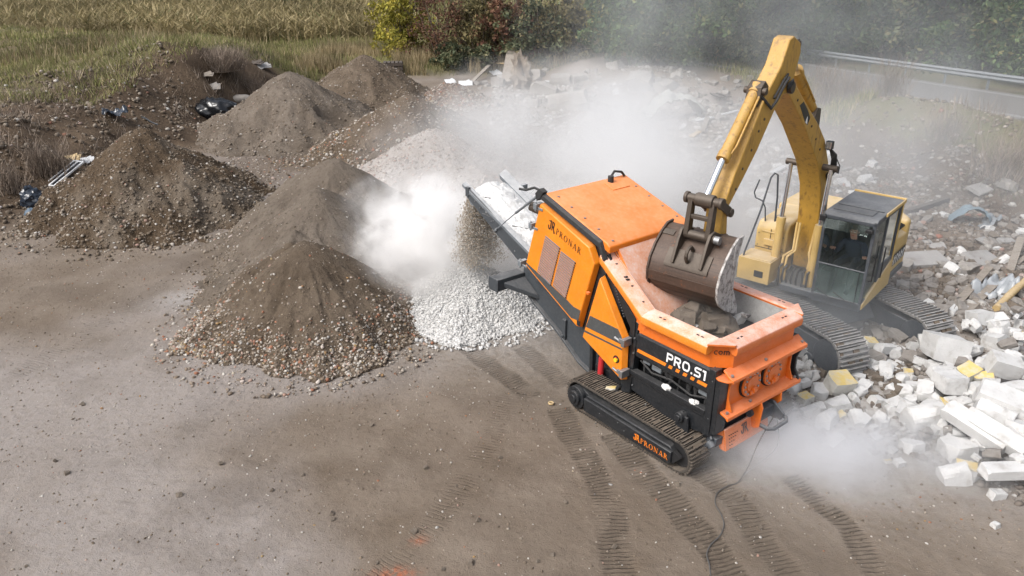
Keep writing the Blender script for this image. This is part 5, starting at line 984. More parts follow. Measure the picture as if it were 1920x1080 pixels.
def meadow(name, xs, ys, n, hh, ww, mat, keep, zj=-.02, lean=.4):
    x = xs[0] + RNG.random(n) * (xs[1] - xs[0]); y = ys[0] + RNG.random(n) ** 1.25 * (ys[1] - ys[0]); g = ground_h(x, y); k = keep(x, y, g); x, y, z = x[k], y[k], g[0][k]
    cl = .5 + 1.0 * vnoise(x * .55 + 3, y * .55); V, F = blades(np.stack([x, y, z + zj], -1), hh * cl * (.5 + RNG.random(len(x))), ww * (.6 + .9 * RNG.random(len(x))), lean); o = fast_mesh(name, V, F, mat); o['kind'] = 'stuff'; return o
offp = lambda x, y: np.abs(seg_dist(x, y, [(-60, 38), (-24, 33.6), (-17.5, 32.5)])) > 1.0
inG = lambda x, y, g: (((g[1] > 5.2 + RNG.random(len(x)) * 2) & (g[1] < 400)) | ((g[2] > .2 + RNG.random(len(x)) * 1.4))) & offp(x, y) & (np.abs(x) < .78 * y + 4)
meadow('grass', (-46, 14), (30, 68), 230000, .27, .045, M['lf_turf'], inG)
meadow('grass', (-60, 14), (66, 130), 70000, .45, .12, M['lf_turf'], inG)
meadow('tall_grass', (-12, 12), (44, 53), 26000, .62, .04, M['lf_straw'], lambda x, y, g: (g[2] > .6) & (vnoise(x * .5 + 60, y * .5) > .34), lean=.3)
meadow('tall_grass', (-34, -9), (38, 60), 9000, .60, .05, M['lf_straw'], lambda x, y, g: inG(x, y, g) & (vnoise(x * .33 + 20, y * .33) > .60), lean=.5)
meadow('bank_weeds', (-24, -9), (22, 43), 16000, .36, .022, M['drystem'], lambda x, y, g: (g[1] > 1.2) & (g[1] < 9) & (vnoise(x * .6 + 11, y * .6) > .50), lean=.8)
meadow('bank_weeds', (-26, -9), (28, 46), 26000, .30, .040, M['lf_turf'], lambda x, y, g: (g[1] > 3.2) & (g[1] < 9) & (vnoise(x * .5 + 31, y * .5) > .36), lean=.8)
meadow('berm_weeds', (10, 24), (16, 46), 26000, .62, .022, M['drystem'], lambda x, y, g: (g[3] > 2.4 + RNG.random(len(x)) * 3) & (vnoise(x * .6 + 5, y * .6) > .42) & ((g[3] < 6.0) | (x > 30)), lean=.35)
meadow('berm_weeds', (10.5, 22), (14, 34), 8000, .40, .022, M['lf_turf'], lambda x, y, g: (g[3] > 1.0) & (g[3] < 6) & (vnoise(x * .5 + 45, y * .5) > .55), lean=.6)
# maize field
n = 15000; row = RNG.integers(0, 62, n); y = 57.5 + row * .75 + RNG.normal(0, .08, n); x = -75 + RNG.random(n) * 66 + 0; k = (x < -9.5 - (y - 57) * .10 + 2.0 * vnoise(y * .3, y * 0 + 3)) & (x > -.80 * y - 4); x, y = x[k], y[k]; z = ground_h(x, y)[0]
Vl = []; hh = 1.15 + .75 * RNG.random(len(x))
V1, F1 = blades(np.stack([x, y, z], -1), hh, np.full(len(x), .10), .12); Vs_ = [V1]
for q in range(6):
    P = np.stack([x, y, z + hh * (.15 + .13 * q)], -1); V2, _ = blades(P, .30 + .40 * RNG.random(len(x)), np.full(len(x), .13), 1.7); Vs_.append(V2)
Vc = np.concatenate(Vs_); mz = fast_mesh('maize_field', Vc, np.arange(len(Vc)).reshape(-1, 3), M['lf_corn']); mz['kind'] = 'stuff'
def leaves(centers, rad, per, size, squash=.8):
    c = np.repeat(np.asarray(centers), per, 0); r = np.repeat(np.asarray(rad), per); n = len(c); d = RNG.normal(size=(n, 3)); d /= np.linalg.norm(d, axis=1)[:, None]; q = (RNG.random(n) ** .45)
    P = c + d * (r * q)[:, None] * np.array([1, 1, squash]); u = RNG.normal(size=(n, 3)); u /= np.linalg.norm(u, axis=1)[:, None]; w = np.cross(u, RNG.normal(size=(n, 3))); w /= np.linalg.norm(w, axis=1)[:, None]
    s = size * (.5 + RNG.random(n)); a = u * s[:, None]; b = w * (s * .55)[:, None]; V = np.stack([P - a, P + b * .9, P + a, P - b * .9], 1).reshape(-1, 3); return V, np.arange(n * 4).reshape(-1, 4)
def plant(name, label, cat, p, h, w, mat, group=None, seed=0, trunk=True, per=60, ncl=70, leaf=.10, low=.05, stems=0, tr=.12):
    rs = np.random.default_rng(seed + 50); root = empty(name, p, 0, label, cat, group); C = []; Rd = []
    for k in range(ncl):
        t = low + (1 - low) * rs.random(); a = rs.random() * 6.283; prof = math.sin(math.pi * min(1, .16 + .80 * t)) ** .6; r = w / 2 * prof * rs.random() ** .5 * (1 + .35 * math.sin(a * 3 + seed)); C.append((r * math.cos(a), r * math.sin(a), t * h * (.86 + .2 * rs.random()))); Rd.append(w * (.06 + .10 * rs.random()))
    V, F = leaves(C, Rd, per, leaf); fast_mesh('crown', V, F, mat, root)
    b = MB(); ns = stems or 1
    for k in range(ns):
        a = rs.random() * 6.283; o = (w * .22 if ns > 1 else 0) * rs.random(); x0, y0 = o * math.cos(a) * .4, o * math.sin(a) * .4; pts = []; px_, py_ = x0, y0
        for q in range(6): pts.append((px_, py_, -.1 + h * (.92 if ns > 1 else .75) * q / 5)); px_ += math.cos(a) * w * .05 * (ns > 1) + rs.normal() * .05 * h * .2; py_ += math.sin(a) * w * .05 * (ns > 1) + rs.normal() * .05 * h * .2
        rr = tr if ns == 1 else .038; b.tube(pts, [rr * (1 - .15 * q) for q in range(6)], 6)
        for q in range(10 if ns == 1 else 2):
            s0 = Vector(pts[1 + q % 4]); a2 = rs.random() * 6.283; l_ = w * (.2 + .25 * rs.random()); b.tube([s0, s0 + Vector((math.cos(a2) * l_ * .5, math.sin(a2) * l_ * .5, l_ * .35)), s0 + Vector((math.cos(a2) * l_, math.sin(a2) * l_, l_ * .9))], [rr * .45, rr * .3, rr * .12], 5)
    b.build('trunk' if ns == 1 else 'stems', M['bark'] if ns == 1 else M['twig'], root); return root
SH = [(752, 96, 3.7, 2.9, 'lf_yellow', 'yellow-green shrub at the left end of the shrub row', 130, .10), (832, 100, 4.1, 4.8, 'lf_red', 'wide dark red-brown shrub beside the yellow-green one', 120, .08), (905, 102, 3.3, 3.4, 'lf_olive', 'olive shrub between the red-brown shrub and the grey-green ones', 110, .10), (958, 104, 3.5, 3.0, 'lf_red', 'narrower red-brown shrub in the middle of the shrub row', 110, .09),
      (1012, 110, 3.6, 3.4, 'lf_mid', 'grey-green shrub behind the debris and old stump', 120, .11), (1066, 105, 3.6, 2.8, 'lf_olive', 'olive-brown shrub at the right end of the shrub row', 110, .10), (850, 118, 1.3, 1.8, 'lf_mid', 'low pale-green shrub in front of the red-brown one', 60, .11), (905, 116, 1.2, 1.9, 'lf_mid', 'low grey-green shrub in the tall grass before the olive shrub', 60, .11)]
for k, (u, v, h, w, mt, lb, nc, lf) in enumerate(SH):
    p = on_ground(u, v + 8); plant('shrub', lb, 'shrub', p, h * p.y / 48, w * 1.18 * p.y / 47, M[mt], 'shrubs along the field edge', k, per=48, ncl=nc, leaf=lf, stems=9)
for k, (u, v, h) in enumerate(((872, 106, 5.0), (925, 108, 5.4), (978, 110, 5.0))):
    p = on_ground(u, v); plant('sapling', ['thin bare sapling rising behind the red-brown shrub', 'thin bare sapling in the middle of the three behind the shrubs', 'thin bare sapling rising behind the narrower red-brown shrub'][k], 'sapling', p, h, 2.6, M['lf_olive'], 'bare saplings behind the shrubs', 30 + k, per=9, ncl=60, leaf=.07, low=.35, stems=12)
for k, (u, v, h, w) in enumerate(((1105, 84, 7.0, 4.0), (1166, 80, 7.0, 3.2))):
    p = on_ground(u, v); plant('tree', ['yellow-green slender tree nearer the shrub row', 'yellow-green slender tree next to the first dark tree'][k], 'tree', p, h, w, M['lf_yellow' if k == 0 else 'lf_olive'], 'slender trees beside the shrubs', 40 + k, per=50, ncl=110, leaf=.13, low=.12, tr=.10)
for k, (u, v, h, w, mt, lb) in enumerate(((290, 22, 2.2, 6.0, 'lf_mid', 'grey-green bush spreading among the dry maize'), (372, 16, 2.6, 3.2, 'lf_dark', 'small round dark bush beside the grey-green one in the maize'), (470, 20, 3.0, 4.0, 'lf_dark', 'dark green bush at the edge of the maize'), (536, 30, 2.2, 2.6, 'lf_mid', 'small bluish bush in the meadow beyond the maize'))):
    p = on_ground(u, v); plant('bush', lb, 'bush', p, h, w, M[mt], 'bushes in the far field', 60 + k, per=40, ncl=70, leaf=.22, stems=5)
# broadleaf trees beyond the road
TR = [(1215, 118, 9, 6.5, 'foremost dark tree at the left end of the wood'), (1290, 124, 9, 7, 'dark broadleaf tree just left of the boom tip'), (1385, 116, 10, 7.5, 'dark tree standing behind the excavator arm top'), (1470, 110, 10, 7.5, 'dark tree directly behind the boom tip'), (1555, 112, 10, 8, 'leafy tree first to the right of the boom'), (1650, 114, 10, 8, 'leafy tree above the dry stems on the berm'), (1745, 122, 10, 8, 'leafy tree second from the right end of the road'), (1840, 134, 10, 8, 'leafy tree over the road near the picture edge'), (1935, 150, 10, 8, 'last leafy tree at the right edge of the wood'),
      (1250, 92, 10, 8, 'dark tree in the back row behind the foremost tree'), (1430, 80, 11, 9, 'dark tree in the back row behind the boom tip'), (1600, 78, 11, 9, 'dark tree in the back row right of the boom'), (1780, 90, 11, 9, 'dark tree in the back row at the right')]
tproto = []
for k, (u, v, h, w, lb) in enumerate(TR):
    p = on_ground(u, v)
    if k < 4:
        o = plant('tree', lb, 'tree', p, h, w, M['lf_dark' if k != 2 else 'lf_mid'], 'dark trees of the wood', 80 + k, per=150, ncl=150, leaf=.115, low=.04, tr=.22); tproto.append(o); o['_h'] = h; o['_w'] = w
    else:
        s = tproto[k % 4]; o = s.copy(); COL.objects.link(o); o.location = p; o.rotation_euler = (0, 0, k * 1.7); o.scale = (w / s['_w'], w / s['_w'], h / s['_h']); o['label'] = lb
        for c in list(s.children): q = c.copy(); COL.objects.link(q); q.parent = o
for o in list(COL.objects):
    for kx in ('_h', '_w'):
        if kx in o: del o[kx]
def dry_bush(p, h, w, n, label, seed, mat='drystem'):
    rs = np.random.default_rng(seed); a = rs.random(n) * 6.283; r = rs.random(n) ** .7; q = np.zeros((n, 3)); q[:, 0] = np.cos(a) * r * w * .28; q[:, 1] = np.sin(a) * r * w * .28; V, F = blades(q, h * (.4 + .6 * rs.random(n)), np.full(n, .022), w / h * .35)
    q2 = V.reshape(-1, 3, 3)[:, 2] * (.35 + .5 * rs.random((n, 1))) + q * .2; V2, F2 = blades(q2, h * .35 * (.4 + rs.random(n)), np.full(n, .018), .8); o = fast_mesh('dry_bush', np.concatenate([V, V2]), np.concatenate([F, F2 + len(V)]), M[mat]); o.location = p; tag(o, label, 'bush', 'dry bushes on the earth banks')
for k, (u, v, h, w, n, lb) in enumerate(((415, 118, 1.1, 3.4, 1500, 'pale grey dry bush on top of the bank behind the black bale'), (112, 330, 1.3, 1.9, 160, 'tangle of dry brambles on the bank above the window frame'), (75, 330, 1.2, 1.2, 140, 'thin dry brambles higher on the bank by the black bag'), (20, 360, 1.0, 1.6, 150, 'dark dry brush at the left edge of the bank'), (1545, 192, 1.9, 2.4, 200, 'dry brown stems on the berm nearest the boom'), (1590, 190, 1.4, 1.8, 130, 'low dry stems on the berm between two taller clumps'), (1668, 190, 2.0, 2.5, 210, 'tall dry stems on the berm right of the boom'), (1880, 330, 1.7, 3.2, 220, 'pale dry weeds on the berm at the right edge'), (1770, 262, 1.1, 2.2, 140, 'low dry weeds on the berm crest'), (475, 150, .9, 1.2, 200, 'reddish dry twigs beside the dumped slabs'))):
    dry_bush(on_ground(u, v), h, w, n, lb, 200 + k)
# ---- road beyond the berm
def road_pt(t, off):
    a, b = Vector((*RLINE[0], 0)), Vector((*RLINE[2], 0)); a = Vector((*RLINE[1], 0)) - (Vector((*RLINE[2], 0)) - Vector((*RLINE[1], 0))).normalized() * 8; d = (b - a).normalized(); nrm = Vector((-d.y, d.x, 0)); p = a + d * t + nrm * off; return p
rl = (Vector((*RLINE[2], 0)) - Vector((*RLINE[1], 0))).length + 8
def strip(name, o0, o1, dz, mat, n=60, t0=-8, t1=12):
    V = []
    for k in range(n):
        for o in (o0, o1): p = road_pt(t0 + (rl + t1 - t0) * k / (n - 1), o); c = road_pt(t0 + (rl + t1 - t0) * k / (n - 1), .5); V.append((p.x, p.y, 1.13 + dz))
    q = fast_mesh(name, V, [(2 * k, 2 * k + 1, 2 * k + 3, 2 * k + 2) for k in range(n - 1)], mat); q['kind'] = 'structure'; return q
M['asphalt'] = flat_mat('worn_asphalt', (.150, .140, .130), .9); M['roadline'] = flat_mat('white_road_marking', (.235, .23, .225), .7)
strip('road', -2.2, 3.0, 0, M['asphalt']); strip('road_marking', 2.3, 2.65, .006, M['roadline']); strip('road_marking', -1.9, -1.5, .006, M['roadline'])
M['railpaint'] = flat_mat('dull_zinc', (.19, .205, .22), .7)
gr = empty('guard_rail', road_pt(0, 3.4), 0, 'pale steel guard rail along the far side of the road', 'guard rail'); gr.location.z = 0; base = gr.location.copy()
pts = [road_pt(-4 + 2 * k, 3.4) for k in range(int(rl / 2) + 6)]
for p in pts: p.z = 1.05
b = MB(); b.loft([[p - base + Vector((0, 0, z)) + Vector((q, q * .6, 0)) for q, z in ((0, .45), (-.06, .52), (0, .60), (-.06, .68), (0, .76), (.03, .76), (.03, .45))] for p in pts]); b.build('rail', M['railpaint'], gr)
for p in pts: b = MB(); q = p - base; b.box(q.x + .04, q.x + .12, q.y - .04, q.y + .04, q.z - .5, q.z + .72); b.build('post', M['galv'], gr)
# ================================================================== rubble, blocks, dumped things
def chunk_mesh(name, size, seed, mat, cuts=3, chop=3, amp=.018, sub=4):
    rs = np.random.default_rng(seed); bm = bmesh.new(); bmesh.ops.create_cube(bm, size=1.); bmesh.ops.subdivide_edges(bm, edges=bm.edges[:], cuts=sub, use_grid_fill=True); pl = []
    for _ in range(chop):
        n = Vector(rs.normal(size=3)); n = Vector((n.x, n.y, n.z)).normalized(); pl.append((n, (abs(n.x) + abs(n.y) + abs(n.z)) * .5 * (.60 + .30 * rs.random())))
    o = rs.random(3) * 30
    for v in bm.verts:
        p = v.co.copy()
        for n, d in pl: p = p - n * max(0., p.dot(n) - d)
        k = p + Vector(tuple(amp * 2.2 * float(fbm(p[i] * 2.3 + o[i] + p[(i + 1) % 3] * 1.7, p[(i + 2) % 3] * 2.3 + o[i], 4)) for i in range(3))); v.co = Vector((k.x * size[0], k.y * size[1], k.z * size[2]))
    bmesh.ops.remove_doubles(bm, verts=bm.verts[:], dist=.002 * max(size)); bmesh.ops.recalc_face_normals(bm, faces=bm.faces[:]); me = bpy.data.meshes.new(name); bm.to_mesh(me); bm.free(); me.materials.append(mat); return me
BL = [chunk_mesh('aerated_block', s, 10 + k, M['block'], chop=c) for k, (s, c) in enumerate((((1, .62, .55), 2), ((1, .7, .8), 3), ((1, .55, .45), 2), ((1, .8, .7), 4), ((1, .6, .6), 1), ((1, .85, .6), 5), ((1, .7, .5), 3), ((1, .9, .85), 3)))]
BY = [chunk_mesh('coated_block', s, 40 + k, M['blockyellow'], chop=c) for k, (s, c) in enumerate((((1, .7, .5), 3), ((1, .8, .6), 4), ((1, .6, .4), 2)))]
BB = [chunk_mesh('aerated_bar', (1, .28, .20), 60 + k, M['block'], chop=1, amp=.012) for k in range(3)]
RK = [chunk_mesh('concrete_chunk', s, 80 + k, M['greyrock'], chop=5, amp=.04) for k, s in enumerate(((1, .7, .5), (1, .8, .6), (1, .6, .35), (1, .9, .7)))]
PR = [chunk_mesh('boulder', s, 100 + k, M['palerock'], chop=6, amp=.05) for k, s in enumerate(((1, .75, .6), (1, .8, .7), (1, .6, .5)))]
SL = [chunk_mesh('concrete_slab', (1, .6, .12), 120 + k, M['slab'], chop=2, amp=.01) for k in range(3)]
BR = [chunk_mesh('soil_chunk', s, 140 + k, M['brownrock'], chop=5, amp=.05) for k, s in enumerate(((1, .8, .7), (1, .7, .6), (1, .9, .8)))]
def inst(me, p, s, rot, name, label, cat, group=None, kind=None):
    o = bpy.data.objects.new(name, me); COL.objects.link(o); o.location = p; o.scale = (s, s, s) if isinstance(s, (int, float)) else s; o.rotation_euler = rot; return tag(o, label, cat, group, kind)
rb_ = random.Random(5)
def px_m(p): return CAM_F / (p.y * math.cos(CAM_T) + (CAM_H - p.z) * math.sin(CAM_T))
ZB = lambda a, b: (1440 + a / 2.454, 520 + b / 2.454)
WHITE = 'white aerated concrete block lying in the heap of white blocks beside the crusher'
GW = 'white blocks heaped beside the crusher'
# place in the survey picture, length, kind, label, raise, turn
BLK = [(365, 362, 165, 'B', 'biggest grey-white block leaning near the excavator track', .10, .5), (455, 325, 70, 'Y', 'yellowish block touching the biggest leaning block', .25, .2), (530, 345, 95, 'B', 'white block between the yellowish one and the brown soil', .2, .4), (583, 358, 65, 'B', None, .1, 1.), (315, 515, 128, 'Y', 'large jagged block with a yellow top face', .18, .3), (235, 540, 90, 'B', 'upright grey-white block left of the large yellow-topped one', .05, 1.2), (320, 602, 110, 'B', 'flat white block under the large yellow-topped one', .0, .1), (165, 572, 75, 'Y', 'small yellow-topped block nearest the crusher end', .02, .5), (190, 630, 85, 'B', 'grey cube-like block in front of the small yellow-topped one', .0, .2), (268, 672, 108, 'B', 'squarish white block standing foremost in the group near the crusher', .02, .8), (408, 662, 100, 'B', 'rounded white block right of the squarish foremost one', .02, 1.5), (325, 645, 65, 'Y', None, .0, .4), (298, 782, 105, 'B', 'single white block lying alone in the ground dust', .0, .6), (115, 522, 75, 'B', None, .0, .9), (165, 500, 60, 'B', None, .1, .3), (150, 352, 82, 'B', 'white block behind the far end of the hopper', .1, .2), (128, 405, 58, 'B', None, .0, .3), (182, 417, 55, 'B', None, .0, 1.), (200, 455, 75, 'B', None, .05, .6),
 (505, 582, 75, 'B', None, 0, .2), (575, 602, 90, 'B', 'bright white block alone in the dark brown rubble', .02, .4), (650, 580, 70, 'B', None, 0, 1.), (715, 542, 105, 'B', None, .15, 1.1), (815, 530, 120, 'B', None, .25, .1), (735, 615, 95, 'B', None, .1, .7), (705, 682, 172, 'B', 'long white block pointing at the crusher from the heap', .05, .15), (812, 612, 95, 'Y', None, .15, 1.4), (882, 605, 80, 'B', None, .2, 1.6), (900, 475, 100, 'Y', 'larger yellowish block in the middle of the heap', .3, .4), (972, 490, 85, 'Y', 'flat yellow block beside the larger yellowish one', .35, -.3), (790, 472, 112, 'B', None, .2, .05), (795, 382, 170, 'B', 'long flat white block along the back of the heap', .2, -.1), (890, 352, 85, 'B', None, .25, -.2), (735, 322, 100, 'B', None, .15, -.3), (700, 402, 78, 'B', None, .1, -.4), (670, 332, 58, 'B', None, .1, 0.), (1055, 457, 145, 'B', 'large smooth white block on the crest of the heap', .45, -.15), (1152, 465, 95, 'B', None, .45, .5), (950, 540, 90, 'B', None, .3, .1), (1005, 545, 80, 'B', None, .35, 1.), (1040, 642, 225, 'B', 'largest oblong white block low in the heap at the right', .45, -.55), (1000, 692, 165, 'B', 'oblong white block in front of the largest oblong one', .35, -.6), (925, 768, 270, 'L', 'long white bar lying left of the other two bars', .30, -1.02), (1012, 800, 262, 'L', 'long white bar in the middle of the three bars', .32, -1.0), (1095, 850, 180, 'L', 'shorter white bar right of the two long bars', .32, -.9), (860, 812, 140, 'B', 'wide white block under the long bars', .08, .1), (1112, 577, 150, 'B', None, .5, -.4), (1150, 772, 130, 'B', None, .3, -1.1), (1090, 782, 120, 'B', None, .4, .2), (845, 930, 130, 'B', 'flat white block at the very front of the heap', .0, .0), (906, 886, 95, 'Y', 'small yellow-faced block behind the flat front one', .05, -.4), (1085, 955, 235, 'L', 'long slab-like white block at the bottom right of the heap', .12, .1), (1050, 1012, 75, 'B', None, .0, .2), (932, 926, 65, 'B', None, .0, .5),
 (1060, 267, 92, 'B', None, .1, .4), (962, 215, 90, 'B', None, .1, .2), (1032, 222, 105, 'B', None, .1, -.1), (1156, 286, 75, 'Y', 'yellow block at the far right edge behind the heap', .1, .2), (1120, 332, 70, 'B', None, .1, 1.1), (1040, 312, 105, 'B', None, .05, .5), (1165, 232, 70, 'B', None, .1, .3), (655, 790, 95, 'B', None, .0, .2), (572, 802, 50, 'B', None, .0, .7), (488, 752, 48, 'B', None, .0, .3), (485, 698, 45, 'B', None, 0, .5), (880, 415, 75, 'B', None, .2, .2), (845, 440, 70, 'B', None, .15, .7), (970, 420, 70, 'B', None, .3, .8), (1010, 480, 60, 'B', None, .3, .2), (760, 420, 70, 'B', None, .1, .3), (675, 625, 55, 'B', None, 0, .4), (770, 720, 75, 'B', None, 0, .2), (820, 690, 80, 'Y', None, .1, .4), (840, 745, 90, 'B', None, .1, .1), (1135, 640, 90, 'B', None, .4, .2), (1130, 850, 80, 'B', None, .2, .3), (950, 350, 60, 'B', None, .1, .5), (1090, 380, 80, 'B', None, .2, .1), (1130, 400, 80, 'B', None, .25, .6), (600, 865, 45, 'B', None, 0, .3), (550, 850, 38, 'Y', None, 0, .2), (640, 455, 60, 'Y', None, .1, 1.2)]
for k, (a, b_, ln, kd, lb, up_, tn) in enumerate(BLK):
    p = on_ground(*ZB(a, b_ + ln * .12)); s = ln / 2.454 / px_m(p) * (.93 if kd != 'L' else 1.08); me = BB[k % 3] if kd == 'L' else BY[k % 3] if kd == 'Y' else BL[k % 8]; hz = me.vertices and max(v.co.z for v in me.vertices) * s
    p = on_ground(*ZB(a, b_ + up_ * 120)); p.z += up_ * .75 + hz * .6 + (.16 if kd == 'L' else 0)
    rx, ry = rb_.uniform(-.28, .28), rb_.uniform(-.28, .28)
    if kd == 'L': rx, ry = (.35, .16) if a < 1060 or b_ < 900 else (.1, .04)
    inst(me, p, s, (rx, ry, tn), 'block' if kd != 'L' else 'block_bar', lb or (WHITE if kd == 'B' else 'small yellow-stained block lying in the heap of white blocks beside the crusher'), 'block', GW)
poly = [ZB(*q) for q in ((620, 300), (950, 200), (1180, 180), (1180, 960), (960, 930), (830, 800), (640, 720), (600, 560), (440, 560), (380, 440))]
def in_poly(u, v, P):
    c = False
    for (x0, y0), (x1, y1) in zip(P, P[1:] + P[:1]):
        if (y0 > v) != (y1 > v) and u < (x1 - x0) * (v - y0) / (y1 - y0) + x0: c = not c
    return c
cnt = 0
while cnt < 215:
    u, v = rb_.uniform(1600, 1960), rb_.uniform(590, 930)
    if not in_poly(u, v, poly): continue
    p = on_ground(u, v); d = sstep(1640, 1880, u); s = rb_.uniform(.07, .27) * (.55 + .6 * float(d)); p.z += s * .20 + float(d) * rb_.uniform(0, .34)
    wh = rb_.random() < .42 + .42 * float(d); inst((BL if wh else RK)[cnt % (8 if wh else 4)], p, s, (rb_.uniform(-.5, .5), rb_.uniform(-.5, .5), rb_.uniform(0, 6.3)), 'block' if wh else 'concrete_chunk', WHITE if wh else 'grey concrete chunk scattered among the white blocks', 'block' if wh else 'rubble', GW if wh else 'grey chunks scattered among the white blocks'); cnt += 1
for k in range(70):
    u, v = rb_.uniform(1490, 1730), rb_.uniform(640, 800)
    if v > 700 + (u - 1490) * .5 + 60: continue
    p = on_ground(u, v); s = rb_.uniform(.08, .30); p.z += s * .22; inst(BL[k % 8], p, s, (rb_.uniform(-.5, .5), rb_.uniform(-.5, .5), rb_.uniform(0, 6.3)), 'block', WHITE, 'block', GW)
inst(BL[3], on_ground(1866, 987) + Vector((0, 0, .03)), .11, (0, 0, .4), 'block', 'small white chip lying alone on the soil in front of the heap', 'block')
# soil-coloured rubble between the blocks, by the excavator
for k in range(100):
    u, v = rb_.gauss(1640, 46), rb_.gauss(706, 32); p = on_ground(u, v); s = rb_.uniform(.05, .19); p.z += s * .22; inst(BR[k % 3], p, s, (rb_.uniform(-.5, .5), rb_.uniform(-.5, .5), rb_.uniform(0, 6)), 'soil_chunk', 'brown soil-caked lump in the patch between the white blocks and the track', 'rubble', 'soil-caked lumps by the excavator track')
for k in range(34):
    u, v = rb_.uniform(1520, 1760), rb_.uniform(600, 690); p = on_ground(u, v); s = rb_.uniform(.14, .42); p.z += s * .22; inst(RK[k % 4], p, s, (rb_.uniform(-.4, .4), rb_.uniform(-.4, .4), rb_.uniform(0, 6)), 'concrete_chunk', 'grey broken chunk between the excavator track and the white blocks', 'rubble', 'grey chunks beside the excavator track')
# tipped material in the hopper, under the bucket
crM = Matrix.Translation(A0) @ Matrix.Rotation(CY, 4, 'Z')
for k in range(46):
    x, y = rb_.uniform(1.12, 1.80), rb_.uniform(.70, 1.75); t = math.exp(-((x - 1.40) / .38) ** 2 - ((y - 1.15) / .42) ** 2); z = 1.60 + .48 * t * rb_.uniform(.6, 1.0) + rb_.uniform(-.05, .03); s = rb_.uniform(.16, .38); wh = k % 6 == 0
    p = crM @ Vector((x, y, z)); inst((BL if wh else BR)[k % 3], p, s, (rb_.uniform(-.6, .6), rb_.uniform(-.6, .6), rb_.uniform(0, 6)), 'rubble_chunk', 'dusty white lump among the rubble tipped into the hopper' if wh else 'brown earthy lump tipped into the hopper under the bucket', 'rubble', 'rubble tipped into the hopper')
b = MB(); q = [(1.14, .74, 1.30), (2.10, .74, 1.30), (2.10, 1.80, 1.30), (1.14, 1.80, 1.30)]
V = []; nn = 40
for i in range(nn):
    for j in range(nn):
        x = 1.13 + 1.05 * i / (nn - 1); y = .58 + 1.36 * j / (nn - 1); V.append((x, y, 1.50 + .46 * math.exp(-((x - 1.40) / .40) ** 2 - ((y - 1.15) / .45) ** 2) + .09 * float(fbm(x * 4, y * 4, 4))))
fl = fast_mesh('hopper_rubble', V, [(i * nn + j, (i + 1) * nn + j, (i + 1) * nn + j + 1, i * nn + j + 1) for i in range(nn - 1) for j in range(nn - 1)], M['pile_grey'], None, True); fl.matrix_world = crM; tag(fl, 'fine grey rubble filling the hopper below the lumps', 'rubble', kind='stuff')
# material falling out of the bucket
for k in range(16):
    x, y, z = 4.18 + rb_.uniform(-.14, .22), rb_.uniform(-.70, .42), rb_.uniform(1.72, 1.98); p = XC + Matrix.Rotation(XH, 3, 'Z') @ Vector((x, y, z)); inst(BR[k % 3] if k % 4 else BL[k % 8], p, rb_.uniform(.10, .30), (rb_.uniform(0, 3), rb_.uniform(0, 3), rb_.uniform(0, 6)), 'rubble_chunk', 'lump of earth and concrete dropping from the bucket lip', 'rubble', 'rubble dropping from the bucket')
# ---- boulders and debris in the dust behind
BD = [(1020, 176, 62, 'angular pale boulder left of the big rounded ones'), (1067, 204, 84, 'big rounded boulder in the dust behind the heaps'), (1106, 201, 40, 'narrow boulder between the big rounded one and the split one'), (1140, 203, 52, 'split angular boulder in the dust'), (1117, 224, 46, 'flat pale stone in front of the boulders'), (1152, 126, 38, 'pointed boulder at the top of the debris bank'), (1203, 160, 70, 'big boulder half buried in the debris bank'), (1052, 158, 46, 'pale boulder behind the angular one'), (998, 198, 44, 'low grey boulder nearest the old stump'), (1250, 168, 50, 'boulder beside the boards in the dust'), (1086, 152, 34, 'small boulder on the debris bank'), (1170, 214, 30, 'small stone right of the split boulder'), (935, 160, 40, 'grey stone among the scrap behind the reddish heap'), (1010, 145, 36, 'pale stone right of the old stump')]
for k, (u, v, ln, lb) in enumerate(BD):
    p = on_ground(u, v); s = .80 * ln / px_m(p); p.z += s * .12; inst(PR[k % 3], p, s, (rb_.uniform(-.3, .3), rb_.uniform(-.3, .3), rb_.uniform(0, 6)), 'boulder', lb, 'boulder', 'boulders in the dust behind')
for k in range(170):
    u, v = rb_.uniform(890, 1420), rb_.gauss(180, 30)
    if v < 128 or v > 300: continue
    p = on_ground(u, v); s = rb_.uniform(.10, .45) * (1.3 if k % 7 == 0 else 1); p.z += s * .12; inst((PR if k % 2 else RK if k % 11 else BL)[k % 3], p, s, (rb_.uniform(-.4, .4), rb_.uniform(-.4, .4), rb_.uniform(0, 6)), 'rubble_stone', 'dusty stone strewn over the debris bank behind the crusher', 'rubble', 'stones strewn over the debris bank')
for k in range(60):
    u, v = rb_.uniform(1380, 1640), rb_.gauss(345, 26)
    if v < 290: continue
    p = on_ground(u, v); s = rb_.uniform(.12, .45); p.z += s * .1; inst((SL if k % 2 else BL)[k % 3], p, s, (rb_.uniform(-.4, .4), rb_.uniform(-.4, .4), rb_.uniform(0, 6)), 'plaster_slab', 'pale broken slab piled behind the excavator boom', 'rubble', 'pale broken slabs behind the excavator')
Z7 = lambda a, b: (1520 + a / 3, 280 + b / 3)
